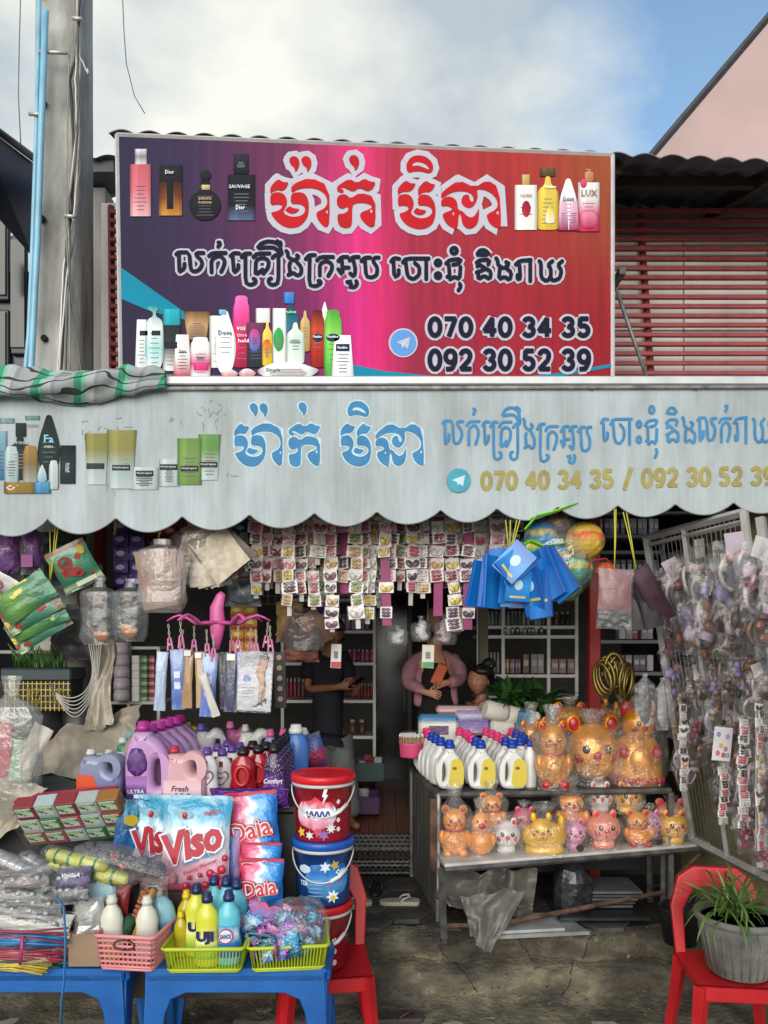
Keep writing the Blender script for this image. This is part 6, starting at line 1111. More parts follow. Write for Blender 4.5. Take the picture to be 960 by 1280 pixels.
for i, x in enumerate((-.36, -.05, .3)):
    mb = MB(); s_ = .05
    for (x0, z0, x1, z1) in ((-.4,.3,-.1,.3),(-.25,.5,-.25,-.5),(-.4,0,-.25,.15),(0,.45,.5,.45),(.05,.2,.45,.2),(.05,.2,.05,.32),(.45,.2,.45,.32),(0,-.5,.5,-.5),(0,-.5,0,0),(.5,-.5,.5,0),(0,0,.5,0),(.25,0,.25,-.5),(0,-.25,.5,-.25)): mb.tube([(x0*s_*1.6, 0, z0*s_*2), (x1*s_*1.6, 0, z1*s_*2)], .003, 5)
    mb.build('gold_character', goldm, t, (x*bw, .004, bh*.5))
lf = M('3d6b22', .5, 0, .3, 15, key='seedling leaf')
for k in range(60):
    x = R.uniform(-.45, .35)*bw; h = R.uniform(.05, .16); dx = R.uniform(-.06, .06); MB().tube([(x, .1, bh*1.4), (x+dx*.4, .08, bh*1.4+h*.7), (x+dx, .06, bh*1.4+h)], [.004, .005, .001], 4, flat=.3).build('leaf', lf, t)
t = thing('cable_loops', 'loops of white cable hanging beside the plant basket', 'cable', tuple(W(105, 815, 4.65)))
for i in range(6): q = 1+.09*i; MB().tube(sm3([(.03+.015*i, 0, .05), (.06+.005*i, 0, -.12*q), (.02, 0, -.24*q), (-.07, 0, -.29*q), (-.17, .0, -.26*q+.02*i), (-.21, 0, -.2*q+.02*i)]), .0035, 6).build('cable', M('a8a59e', .5, key='white cable'), t)
# shelf of jars behind
js = thing('jar_shelf', 'white shelf with round jars and boxes behind the shoe bags', 'shelf', tuple(W(170, 915, 5.1))); sw = M('a8a6a4', .5, 0, .08, 6, key='white shelf')
for y in (810, 878, 912): o = W(170, y, 5.1)-js.location; MB().box((o.x, .1, o.z), (px(64, 5.1), .3, .02), b=.003).build('shelf_board', sw, js)
for x in (139, 164, 201): o = W(x, 862, 5.1)-js.location; MB().box((o.x, -.04, o.z), (.02, .03, px(104, 5.1))).build('upright', sw, js)
jm = MB().lathe([(.048, 0), (.05, .005), (.05, .05), (.046, .052), (.046, .075), (.04, .078)], 16, ms=[0, 0, 0, 1, 1]).mesh('jar', [MP([(0, '8a8088'), (.5, 'a89aa0'), (1, 'b0a0a8')], amp=.2, rough=.35), M('a8a0a4', .4, key='jar lid')])
for i in range(5):
    for j in range(2):
        o = ob('jar', jm, None, tuple(W(152+j*3, 876-i*14.6, 5.0+j*.12))); tag(o, 'round pale pink jar stacked %s from the bottom in the %s column' % (ORD[i], ['front', 'rear'][j]), 'jar', 'jars stacked on the left shelf')
for i in range(6):
    for j, c in enumerate(('b8b8b0', '3f7a3a', 'a02a44')):
        o = MB().box((0, 0, 0), (.05, .06, .05), b=.003).build('small_box', MP([(0, c), (.5, 'b0b0a8'), (.6, c), (1, c)], amp=.1), None, tuple(W(171+j*9.5, 872-i*9.6, 5.05+.05*j))); tag(o, 'small %s box stacked %s from the bottom beside the jars' % (['white', 'green', 'red'][j], ORD[i]), 'box', 'small boxes stacked beside the jars')
# ================================================================== goods on the blue plastic tables
def slot_basket(x0, x1, y0, y1, Y, dep, mat, label, nslat, square=False, rz=0, flare=.09):
    """open plastic basket; slats (or a square lattice) between rim and base"""
    a, b = W(x0, y1, Y), W(x1, y1, Y); wd = b.x-a.x; h = px(y1-y0, Y); t = thing('plastic_basket', label, 'basket', ((a.x+b.x)/2, Y+dep/2, ZB), (0, 0, rz))
    def ring(z, gx): fx, fy = wd/2*(1-flare*(1-z/h))+gx, dep/2*(1-flare*(1-z/h))+gx; return [(sx*fx*(1 if k in (0, 3) else .93), sy*fy*(.93 if k in (0, 3) else 1), z) for sx, sy, k in ((1,-1,1),(1,-1,0),(1,1,0),(1,1,1),(-1,1,1),(-1,1,0),(-1,-1,0),(-1,-1,1))]
    def loop(z, gx, r_): q = ring(z, gx); MB().tube([q[6], q[7], q[0], q[1], q[2], q[3], q[4], q[5], q[6], q[7]], r_, 6, caps=False).build('rim' if z > h*.5 else 'base_ring', mat, t)
    loop(h, .006, .009); loop(h*.12, 0, .006); loop(.006, -.004, .007)
    MB().box((0, 0, .005), (wd*(1-flare)*.97, dep*(1-flare)*.97, .006)).build('base', mat, t)
    q0, q1 = ring(h*.10, 0), ring(h, .002); segs = [(7, 0), (1, 2), (3, 4), (5, 6), (0, 1), (2, 3), (4, 5), (6, 7)]
    for i, j in segs:
        A, B, C, D = [Vector(v) for v in (q0[i], q0[j], q1[j], q1[i])]; ln = (B-A).length; n = max(1, int(ln/wd*nslat))
        for k in range(n+1):
            s_ = k/n; MB().tube([A.lerp(B, s_), D.lerp(C, s_)], .0026 if not square else .0042, 4, smooth=False).build('slat', mat, t)
        if square:
            for k in range(1, 6): MB().tube([A.lerp(D, k/6), B.lerp(C, k/6)], .0062, 4, smooth=False).build('slat', mat, t)
    return t
lime = M('a8b82a', .38, 0, .06, 6, key='lime plastic'); pinkb = M('cf8486', .4, 0, .06, 6, key='salmon plastic')
slot_basket(204, 302, 1185, 1217, 3.42, .36, lime, 'lime green slotted basket holding yellow and blue bottles', 26, rz=.02)
slot_basket(308, 404, 1181, 1213, 3.44, .34, lime, 'lime green slotted basket heaped with small purple sachets', 26, rz=.10)
pb = slot_basket(124, 200, 1166, 1211, 3.44, .40, pinkb, 'salmon pink lattice basket with two white bottles and a brush', 14, True, rz=-.12)
MB().tube([(.05*cos(k*pi/8)*(1 if abs(cos(k*pi/8)) < .7 else 1.0), 0, .022*sin(k*pi/8)) for k in range(17)], .004, 6, caps=False).build('handle_hole_rim', M('2a1a10', .5, key='dark rim'), pb, (0, -.205, .125))
# bottles in the first green basket
uji = make_bottle('cleaner_bottle', 'yellow cleaner bottle with navy cap and dark lettering, front left', 'bottle', bottle_me(.118, .085, .335, 'waist', (M('c8c83c', .3, 0, .05, key='yellow bottle'), M('141e50', .35, key='navy cap'), MP([(0, '6aa83a'), (.3, 'c8d450'), (.6, 'dce0a0'), (1, 'c8cc3c')], amp=.1, rough=.3))), None)
letters('UJI', .08, .06, M('1a1e4a', .35, key='navy ink'), uji, (0, -.046, .14), bold=.06); put(uji, 259, 0, 3.5, 0, z=ZB+.01)
dup(uji, 246, 0, 3.62, .2, None, 'second yellow cleaner bottle with navy cap, behind the lettered one', ZB+.01)
aq = make_bottle('cleaner_bottle', 'aqua bottle with navy cap and blue white label, right front of basket', 'bottle', bottle_me(.118, .085, .335, 'waist', (M('5fb8c8', .3, 0, .05, key='aqua bottle'), M('14265c', .35, key='navy cap'), MP([(0, '1a5aa8'), (.45, '2a7ac0'), (.7, 'd0dce8'), (1, '3a8ac8')], amp=.1, rough=.3))), None)
MB().lathe([(.034, 0), (.034, .002)], 20, T=TR((-.012, -.044, .14), (pi/2, 0, 0))).build('printed_disc', M('b8283a', .35, key='disc red'), aq); MB().lathe([(.029, 0), (.029, .002)], 20, T=TR((-.012, -.046, .14), (pi/2, 0, 0))).build('printed_disc', M('d8dee8', .35, key='disc white'), aq); letters('SANOS', .05, .022, M('1a3a7a', .35, key='navy ink'), aq, (-.012, -.0485, .14), bold=.04); put(aq, 286, 0, 3.52, .15, z=ZB+.01)
for i, (x, Y, l) in enumerate(((268, 3.72, 'behind the yellow one'), (283, 3.70, 'just behind the lettered aqua bottle'), (296, 3.66, 'rightmost in the basket'), (247, 3.84, 'at the back left'), (275, 3.86, 'at the back right'))): dup(aq, x, 0, Y, .2*i, None, 'aqua bottle with navy cap, '+l, ZB+.02)
lw_ = make_bottle('dish_soap_bottle', 'small clear yellow soap bottle with yellow cap at the basket corner', 'bottle', bottle_me(.09, .06, .29, 'plain', (M('b8a828', .15, 0, .15, key='soap yellow'), M('d8b818', .35, key='cap yellow'), None)), None); put(lw_, 233, 0, 3.66, 0, z=ZB+.01); dup(lw_, 226, 0, 3.6, 0, .72, 'shorter yellow soap bottle leaning in the basket corner', ZB+.01); dup(lw_, 240, 0, 3.78, 0, 1.05, 'tall yellow soap bottle at the back of the green basket', ZB+.01)
# sachet heap in the second basket
hs = thing('sachet_heap_bag', 'heap of small purple and blue sachets in the right green basket', 'sachets', tuple(W(352, 1195, 3.5))); hs.location.z = ZB+.01
sc_m = [MP([(0, a), (.5, b), (1, c)], amp=.5, sc=4, rough=.18, metal=.35, bump=.6, bsc=6) for a, b, c in (('5a2a90', 'b060c0', '3a1a70'), ('2a7ab0', '7ac0d8', '1a4a90'), ('a0407a', 'd8a0c8', '6a3aa0'), ('1a6a9a', 'c0d8e4', '2a5aa0'))]
sm_ = [pillow(.075, .085, .02, None, i*2.3, .010, 8, 8).mesh('sachet', sc_m[i % 4]) for i in range(8)]
for i in range(80):
    a = R.uniform(-1, 1); b = R.uniform(-1, 1); z = .04+.16*(1-.6*a*a-.3*b*b)*R.uniform(.3, 1)
    ob('sachet', sm_[i % 8], hs, (a*.115, b*.10+.03, z), (R.uniform(-1.2, .6), R.uniform(-3, 3), R.uniform(-3, 3)))
t = thing('sachet_bag', 'clear bag of pale pink and blue sachets on top of the heap', 'bag', tuple(W(374, 1155, 3.55)))
for i in range(44):
    d = Vector((R.gauss(0, 1), R.gauss(0, 1), R.gauss(0, 1))).normalized()*R.uniform(.4, 1); ob('sachet', sm_[(i % 4)*2+1 if i % 3 else 2], t, (d.x*.11, d.y*.09, d.z*.085), (R.uniform(-3, 3), R.uniform(-3, 3), R.uniform(-3, 3)), (.75,)*3)
MB().ball((0, 0, 0), (.15, .12, .125), 20, fn=lambda d: 1+.14*noise.noise(d*3)+.10*noise.noise(d*8), smooth=False).build('plastic_film', MF('e8e8f0', .12, .08, key='clear bag'), t)
t = thing('sachet_bag', 'crumpled blue foil sachet pack in front of the Daia bags' if False else 'blue and white foil pack at the left of the sachet heap', 'bag', tuple(W(333, 1150, 3.58)), (.2, .3, 0)); pillow(.2, .16, .08, None, 4, .014).build('pouch', MP([(0, '1a6ab0'), (.4, 'b8d0e0'), (.6, '2a7ac0'), (1, 'c04a7a')], amp=.4, sc=5, rough=.18, bump=.6), t)
t = thing('foil_pack', 'folded turquoise foil pack lying on the basket edge', 'pack', tuple(W(328, 1172, 3.45)), (1.1, .2, .1)); pillow(.16, .10, .03, None, 5, .012).build('pouch', MP([(0, '2a9ab0'), (.5, 'd0e4e8'), (1, '2a8aa8')], amp=.4, sc=4, rough=.15, metal=.3, bump=.6), t)
# contents of the salmon basket
whb = M('c9c8bb', .4, 0, .05, 5, key='milky plastic')
wb = make_bottle('plain_bottle', 'plain milky white bottle with white cap, left in the pink basket', 'bottle', bottle_me(.105, .08, .27, 'curvy', (whb, whb, None)), None); put(wb, 140, 0, 3.55, 0, 1.1, z=ZB+.02); dup(wb, 184, 0, 3.55, .2, 1.08, 'plain milky white bottle with white cap, right in the pink basket', ZB+.02)
MB().box((0, -.043, .035), (.07, .004, .05)).build('yellow_sticker', M('b8a418', .4, 0, .1, key='sticker y'), wb)
t = thing('scrubbing_brush', 'wooden brush with green scouring pad standing between the white bottles', 'brush', tuple(W(163, 1165, 3.58)), (0, radians(22), 0))
MB().box((.028, 0, .10), (.03, .05, .27), b=.01).build('wooden_back', M('a07a3a', .6, 0, .2, 20, key='brush wood'), t); MB().box((-.02, 0, .0), (.05, .06, .15), b=.01).build('scouring_pad', M('1d4a2e', .9, 0, .3, 60, .8, 120, key='green pad'), t)
mb = MB()
for k in range(14): mb.tube([(.012, R.uniform(-.015, .015), .06+k*.012), (-.022, R.uniform(-.02, .02), .058+k*.012)], .007, 5)
mb.build('bristles', M('9a5a3a', .8, 0, .3, 30, key='bristle'), t)
t = pillow(.09, .16, .04, None, 3).build('red_pack', M('8a2a2e', .4, 0, .2, 10, key='red pack'), None, tuple(W(150, 1125, 3.62)), (0, .1, 0)); tag(t, 'dark red pack behind the white bottles', 'pack')
sb_ = make_bottle('cleaner_bottle', 'pale blue bottle lying tilted at the right end of the pink basket', 'bottle', bottle_me(.12, .09, .3, 'plain', (M('8fc0cc', .3, 0, .06, key='pale blue bottle'), M('c9c9c9', .4, key='white cap'), MP([(0, '1a2a6a'), (.5, '2a5aa0'), (1, '8ac0cc')], amp=.1))), None); sb_.location = W(214, 1200, 3.66); sb_.location.z = ZB+.03; sb_.rotation_euler = (0, radians(-14), .3)
t = pillow(.14, .10, .05, None, 9).build('white_pack', film2, None, tuple(W(192, 1110, 3.65))); tag(t, 'clear pack over the pink basket back corner', 'pack')
# left blue table: cardboard box with plastic, soap, straws, combs
t = thing('cardboard_box', 'small cardboard box with a white plastic bag folded over it', 'box', tuple(W(105, 1212, 3.5))); t.location.z = ZB
MB().box((0, .08, .075), (.145, .16, .15), b=.002).build('box_body', M('8d7660', .8, 0, .12, 10, .2, 60, key='cardboard'), t); shell(0, .08, .10, .31, lambda v: .085*(1-.25*v*v), .9, 5, 16, 10, .16).build('plastic_bag', MF('d8d8d8', .6, .2, key='white bag film', bsc=18), t)
MB().ball((0, .08, .22), (.07, .07, .08), 12, fn=lambda d: 1+.2*noise.noise(d*3), smooth=False).build('bagged_contents', M('a8a8a6', .5, 0, .2, 12, key='white stuff'), t)
t = thing('sponge_pack', 'pale blue printed sponge pack behind the cardboard box', 'pack', tuple(W(128, 1112, 3.6)), (.1, radians(-5), .1)); MB().box((0, 0, 0), (.13, .05, .11), b=.012).build('pack', MP([(0, '3a4a5a'), (.25, '8ab0c8'), (.7, 'a0c0d0'), (1, 'c8d4d8')], amp=.25, sc=4, rough=.3), t); MB().box((-.068, 0, 0), (.01, .052, .112)).build('orange_edge', M('b86a24', .5, key='orange'), t); MB().box((0, 0, 0), (.15, .07, .13), b=.015).build('plastic_film', film, t)
STR = [('8a2a4a', 1163, 'dark pink'), ('b04a70', 1158, 'pink'), ('2a6aa8', 1178, 'blue'), ('1f7ab8', 1172, 'bright blue'), ('a82a48', 1190, 'crimson'), ('5f9a3a', 1203, 'green'), ('c0a83a', 1206, 'yellow'), ('2a5a3a', 1199, 'dark green')]
for i, (c, y, nm) in enumerate(STR):
    Y = 3.5+.05*(i % 3); p = W(0 if i != 5 else 55, y, Y); ln = .62 if i != 5 else .32; ln = .45 if i == 6 else ln
    t = thing('drinking_straws', 'bundle of %s plastic straws, %s in the pile at the left table' % (nm, ORD[i]), 'straws', tuple(p)); n = 0
    sm2 = [MB().tube([(-ln/2, 0, 0), (-ln*.2, .004*j, .006*(j-1)), (ln*.15, -.003*j, -.005*(j-1)), (ln/2, .01*(j-1), .012*(j-1))], .0045, 5).mesh('straw', M(c, .3, 0, .25, 20, key='straw')) for j in range(3)]
    for k in range(16): ob('straw', sm2[k % 3], t, (R.uniform(-.02, .02), R.uniform(-.04, .04), R.uniform(-.016, .016)), (R.uniform(-.5, .5), R.uniform(-.04, .04), R.uniform(-.06, .06)))
    pillow(ln*1.06, .075, .07, None, i).build('plastic_film', film, t)
t = MB().tube([W(28, 1170, 3.44), W(27, 1188, 3.43), W(25, 1206, 3.44)], .008, 6, flat=.4).build('ribbon_tie', M('a02a6a', .5, key='magenta tie')); tag(t, 'magenta tie around the straw bundles', 'ribbon')
tt = [W(70, 1120, 3.42), W(80, 1135, 3.40), W(82, 1180, 3.40), W(80, 1230, 3.40), W(77, 1250, 3.41), W(76, 1290, 3.42)]
t = MB().tube(tt, .007, 6, flat=.3).build('blue_strap', M('3a78a8', .5, 0, .1, key='blue strap')); tag(t, 'blue plastic strap hanging over the left table edge', 'strap')
# combs and clear packs: dark packs lying in a stack
for i, (x, y, w_, a, c1, c2, l) in enumerate(((36, 1150, 110, -8, 'a8a8a4', 'c0c0bc', 'white folded card on top of the straws'), (30, 1138, 96, -8, '3a3a3e', '8a8a8c', 'dark comb pack with pale studs, lowest of the comb packs'), (36, 1128, 88, -5, '26262a', '7a7a7c', 'black comb pack lying on the lower one'), (18, 1117, 80, -3, '2c3a3a', '909494', 'grey green comb pack at the left edge'), (92, 1113, 40, 4, '2c2a2e', '88888c', 'dark clip pack beside the sponge pack'), (92, 1098, 44, 3, '1c1a26', '6a5a8a', 'black pack with white lettering under the yellow rolls'), (28, 1100, 70, 6, '3a2c2c', '8a8486', 'dark brown pack under the clear cups'))):
    t = thing('comb_pack', l, 'pack', tuple(W(x, y, 3.5)), (radians(-24), radians(a*-1), 0)); pillow(px(w_, 3.5), .10, .05, None, i, .006).build('pack', MP([(0, c1), (.45, c2), (.6, c1), (1, c2)], amp=.25, sc=5, rough=.25, bump=.5), t)
    for k in range(4 if w_ > 60 else 2): MB().ball((px(w_, 3.5)*(-.35+.22*k), -.026, .0), (.016, .008, .012), 8).build('stud', M('98989a', .25, .3, .2, key='stud'), t)
    pillow(px(w_*1.03, 3.5), .12, .07, None, i+20, .008).build('plastic_film', film, t)
letters('VmilaA', .085, .02, M('c8c8d0', .4, key='white ink'), bpy.data.objects['comb_pack.005'], (0, -.036, .01), shear=.2)
for i, (x, y, a, c) in enumerate(((25, 1085, 24, 'a0a4b0'), (50, 1098, 30, 'a8acb4'), (16, 1078, 18, '9498a4'), (62, 1092, 34, '9a94b0'))):
    t = thing('cup_sleeve', 'clear plastic sleeve of cups lying aslant, %s from the left' % ORD[[1, 2, 0, 3][i]], 'cup sleeve', tuple(W(x, y, 3.55+.02*i)), (0, radians(90+a), 0)); mb = MB()
    for k in range(7): mb.lathe([(.026, 0), (.034, .035), (.036, .037)], 14, c=(0, 0, -.13+.036*k), smooth=False)
    mb.build('cups', MF('c8ccd6', .5, .12, key='clear cup'), t); MB().lathe([(.01, -.17), (.040, -.14), (.041, .12), (.02, .17), (.03, .20)], 12, smooth=False).build('plastic_film', film2, t)
ym = M('a8aa3a', .4, 0, .25, 14, key='yellow roll')
for i, (x0, y0, x1, y1) in enumerate(((62, 1068, 134, 1085), (64, 1082, 160, 1100))):
    a, b = W(x0, y0, 3.62), W(x1, y1, 3.56); t = thing('glove_roll', 'rolled yellow and green gloves in clear wrap, %s one' % ['upper', 'lower'][i], 'roll', tuple((a+b)/2)); a = a-t.location; b = b-t.location
    MB().tube([a.lerp(b, k/8)+Vector((0, 0, .003*(k % 2))) for k in range(9)], [.028, .034, .036, .032, .037, .034, .036, .033, .024], 10).build('roll', ym, t)
    for k in range(4): MB().tube([a.lerp(b, .15+.22*k)+Vector((0, 0, .0)), a.lerp(b, .18+.22*k)], .040, 10).build('green_band', M('2a6a4a', .4, 0, .2, key='green band'), t)
    MB().tube([a.lerp(b, k/10)+Vector((R.uniform(-.004, .004), 0, R.uniform(-.008, .008))) for k in range(-1, 12)], [.03]+[.044]*11+[.02], 9, smooth=False).build('plastic_film', film, t)
t = thing('scourer_bag', 'long clear bag of grey steel scourers with red labels', 'bag', tuple(W(160, 1078, 3.62)), (0, radians(14), 0))
for i in range(12): MB().ball((-.17+.062*(i % 6)+R.uniform(-.01, .01), -.02+.03*(i//6), .012*(1-2*(i//6))+R.uniform(-.01, .02)), (.042, .035, .034), 12, fn=lambda d: 1+.2*noise.noise(d*9+Vector((i, 0, 0))), smooth=False).build('scourer', M('55555a', .4, .5, .5, 60, .9, 120, key='steel wool'), t)
for i in range(4): MB().box((-.14+.07*i, -.058, -.01+.012*(i % 2)), (.03, .002, .018)).build('red_label', M('96202c', .4, 0, .2, key='red label'), t, None, (0, .5*i, 0))
MB().tube([(-.26, 0, 0), (-.2, 0, 0), (-.1, 0, .005), (0, 0, 0), (.1, 0, 0), (.19, 0, -.01), (.24, 0, -.02)], [.02, .06, .078, .08, .078, .066, .03], 16, smooth=False, flat=.9).build('plastic_film', MF('c8c8cc', .14, .1, key='scourer film', bsc=60), t)
for i, (x, y) in enumerate(((128, 1065), (112, 1092), (150, 1098))):
    t = MB().box((0, 0, 0), (.12, .06, .07), b=.01).build('dark_pack', MP([(0, '3a2a4a'), (.5, 'a0a0b0'), (1, '4a3a5a')], amp=.4, sc=5, rough=.25), None, tuple(W(x, y, 3.72)), (.2, R.uniform(-.3, .3), 0)); tag(t, ['violet grey pack under the packet bundle', 'violet grey pack left of the sponge pack', 'violet grey pack under the scourer bag'][i], 'pack')
fl_ = MB().box((-1.35, 3.78, .16), (1.3, .22, .18)).build('stall_riser', M('20222a', .7, 0, .3, key='riser')); tag(fl_, 'dark riser board behind the goods of the blue tables', 'board')
# ================================================================== right counter
ZK = .67
ct = thing('display_counter', 'black topped counter of weathered boards with rusty posts, full of goods', 'counter', (0, 0, 0)); topm = M('232325', .4, .1, .3, 8, .2, 30, key='counter top'); steel = M('6d6c69', .5, .6, .3, 12, .2, 40, key='counter steel'); rust = M('5a4030', .8, .2, .6, 9, .4, 30, key='rusty steel')
A, B, C_, D_ = W(548, 990, 4.70), W(838, 990, 4.85), W(818, 990, 5.65), W(515, 990, 5.65)
def prism(pts, z0, z1, nm, m_, par): 
    n = len(pts); vs = [(p[0], p[1], z0) for p in pts]+[(p[0], p[1], z1) for p in pts]
    return MB().add(vs, [list(range(n))[::-1], list(range(n, 2*n))]+[(i, (i+1) % n, (i+1) % n+n, i+n) for i in range(n)]).build(nm, m_, par)
prism([A, B, C_, D_], ZK-.03, ZK, 'counter_top', topm, ct)
for i in range(7):     # side boards
    p, q = A.lerp(D_, (i+.04)/7), A.lerp(D_, (i+.96)/7); prism([p, q, q+Vector((.018, 0, 0)), p+Vector((.018, 0, 0))], -.12, ZK-.035-.004*(i % 2), 'side_board', M('55524c', .8, 0, .35, 5, .3, 25, key='side board', stretch=(1, 6, .5)), ct)
for (p, z1, m_) in ((A, ZK-.03, steel), (B, ZK-.03, steel), (D_, ZK-.03, steel)): MB().box((p.x, p.y, (z1-.15)/2), (.035, .035, z1+.15), b=.003).build('post', m_, ct)
MB().box((A.x-.03, A.y-.06, .42), (.05, .02, .44), T=TR((0,0,0)), b=.002).build('rusty_post', rust, ct); MB().box((A.x-.005, A.y-.07, .36), (.014, .02, .62)).build('white_edge', M('a8a49c', .6, 0, .3, 20, key='chipped white'), ct)
MB().tube([(A.x, A.y-.01, ZK-.02), (D_.x, D_.y, ZK-.02)], .022, 4, smooth=False).build('edge_rail', steel, ct); MB().tube([(A.x, A.y-.01, ZK-.02), (B.x, B.y-.01, ZK-.02)], .018, 4, smooth=False).build('edge_rail', steel, ct)
prism([A+Vector((0, .34, 0)), B+Vector((0, .34, 0)), C_, D_], .05, .62, 'inner_panel', M('15161a', .8, 0, .3, 5, key='inner dark'), ct)
letters('BUSINESS', .13, .035, M('7a8696', .6, key='faint ink'), ct, (W(600, 0, 5.03).x, 5.03, .45), bold=.03)
# white shelf in front
ws = thing('front_shelf', 'white painted shelf on a steel stand holding the piggy banks', 'shelf', (0, 0, 0)); ZW = .313
a, b = W(556, 1080, 4.40), W(888, 1052, 4.86); c, d = b+Vector((-.02, .36, 0)), a+Vector((-.04, .32, 0))
prism([a, b, c, d], ZW-.025, ZW, 'shelf_board', M('b5b2ae', .5, 0, .2, 6, .1, 30, key='shelf white'), ws)
MB().tube([(a.x, a.y-.002, ZW-.035), (b.x, b.y-.002, ZW-.035)], .018, 4, smooth=False).build('front_rail', steel, ws)
for p, lean in ((a+Vector((-.02, .02, 0)), .06), (a+Vector((-.01, .3, 0)), .0), (b+Vector((-.28, .05, 0)), 0), (b+Vector((-.3, .25, 0)), 0)): MB().tube([(p.x, p.y, ZW-.03), (p.x+lean*.3, p.y, -.13)], .02, 4, smooth=False).build('leg', steel, ws); MB().box((p.x+lean*.3, p.y, -.14), (.045, .05, .03), b=.006).build('foot', M('26262a', .5, key='foot'), ws)
MB().tube([(a.x, a.y+.03, -.06), (a.x+.3, a.y+.05, -.06), (b.x-.28, b.y+.05, -.02)], .016, 4, smooth=False).build('lower_rail', rust, ws)
MB().tube([(b.x-.28, b.y+.05, .0), (b.x-.05, b.y+.0, ZW-.06)], .014, 4, smooth=False).build('brace', rust, ws)
pl = thing('metal_tray', 'pale metal tray sticking out on the lowest level', 'tray', (0, 0, 0)); prism([W(604, 1172, 4.42), W(737, 1160, 4.50), W(700, 1135, 4.80), W(640, 1135, 4.80)], -.135, -.115, 'tray_plate', M('9a9c9c', .35, .4, .2, 10, .1, 40, key='tray metal'), pl)
p2 = thing('metal_sheet', 'lighter metal sheet lying on the tray', 'sheet', (0, 0, 0)); prism([W(606, 1160, 4.44), W(706, 1152, 4.50), W(685, 1130, 4.75), W(630, 1130, 4.75)], -.112, -.095, 'sheet_plate', M('a8aaab', .4, .3, .15, 10, key='sheet metal'), p2)
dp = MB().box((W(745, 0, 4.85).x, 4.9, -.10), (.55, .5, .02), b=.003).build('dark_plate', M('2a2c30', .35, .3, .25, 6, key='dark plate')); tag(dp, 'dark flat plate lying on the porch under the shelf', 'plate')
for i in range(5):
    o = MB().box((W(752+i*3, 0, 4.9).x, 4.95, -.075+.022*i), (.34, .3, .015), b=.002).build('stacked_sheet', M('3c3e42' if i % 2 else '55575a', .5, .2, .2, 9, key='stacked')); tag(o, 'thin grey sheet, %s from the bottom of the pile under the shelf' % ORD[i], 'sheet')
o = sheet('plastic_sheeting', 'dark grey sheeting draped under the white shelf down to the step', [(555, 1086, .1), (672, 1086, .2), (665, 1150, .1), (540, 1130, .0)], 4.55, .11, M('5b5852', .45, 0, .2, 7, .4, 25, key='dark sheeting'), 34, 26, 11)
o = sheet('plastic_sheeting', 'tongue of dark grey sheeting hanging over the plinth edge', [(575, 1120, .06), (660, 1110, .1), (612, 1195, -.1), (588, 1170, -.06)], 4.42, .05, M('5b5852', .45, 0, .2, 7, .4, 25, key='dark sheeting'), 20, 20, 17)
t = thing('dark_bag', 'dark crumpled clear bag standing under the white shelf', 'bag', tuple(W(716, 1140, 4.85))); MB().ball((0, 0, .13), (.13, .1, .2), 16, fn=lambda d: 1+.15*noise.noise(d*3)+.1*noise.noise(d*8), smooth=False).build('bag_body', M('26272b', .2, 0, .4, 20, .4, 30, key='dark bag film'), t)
t = thing('black_bucket', 'black plastic bucket beside the red chair under the shelf end', 'bucket', tuple(W(850, 1185, 4.45))); t.location.z = -.16
MB().lathe([(.09, 0), (.12, .2), (.125, .21), (.115, .21), (.09, .03)], 20).build('bucket_body', M('121316', .5, 0, .2, 8, key='black plastic'), t)
# ================================================================== white detergent bottles
wpl = M('cfcecb', .32, 0, .03, 5, key='bottle white'); navyc = M('12389a', .35, 0, .05, 6, key='royal cap'); pinkc = M('d0326e', .35, 0, .05, 6, key='pink cap'); ylab = MP([(0, 'b89a40'), (.25, 'c8c0a0'), (.45, 'c4b040'), (1, 'c8ac2c')], amp=.2, sc=3, rough=.35)
def wbot(capm, lab):
    t = thing('detergent_bottle', lab, 'bottle', group='white detergent bottles on the black counter'); w_, h, d_ = .158, .31, .085; me = jug_me(w_, h*.93, d_, J3[0], J3[1], wpl); ob('body', me, t)
    MB().lathe([(.026, h*.82), (.034, h*.84), (.034, h*.90), (.028, h*.905), (.026, h*.98), (.02, h)], 16).build('cap', capm, t)
    me = slab([[(x*w_*.62+.018, z*h+.02) for x, z in smooth_loop([(-.34, 0), (.66, -.02), (.72, .34), (.56, .56), (-.1, .57), (-.2, .3)], 1)]], .001); me.materials.append(ylab); ob('label', me, t, (0, -d_/2-.001, 0))
    MB().lathe([(.014, 0), (.014, .001)], 14, sy=.7, T=TR((.028, -d_/2-.003, h*.44), (pi/2, 0, 0))).build('printed_emblem', M('6a5a1a', .4, key='emblem'), t)
    return t
wb0 = wbot(navyc, 'white detergent bottle with blue cap, left of the three in the front row'); wb1 = wbot(pinkc, 'white detergent bottle with pink cap, first of the pink capped ones')
put(wb0, 562, 0, 4.80, 0, z=ZK)
dup(wb0, 601, 0, 4.80, 0, None, 'white detergent bottle with blue cap, middle of the three in the front row', ZK); dup(wb0, 640, 0, 4.81, 0, None, 'white detergent bottle with blue cap, right of the three in the front row', ZK)
rows = [(4.93, [551, 595, 632, 650], 'second'), (5.06, [545, 590, 628, 655], 'third'), (5.19, [540, 587, 622, 652], 'fourth'), (5.32, [536, 583, 615, 645], 'fifth'), (5.45, [533, 575, 608, 640], 'sixth')]
first = True
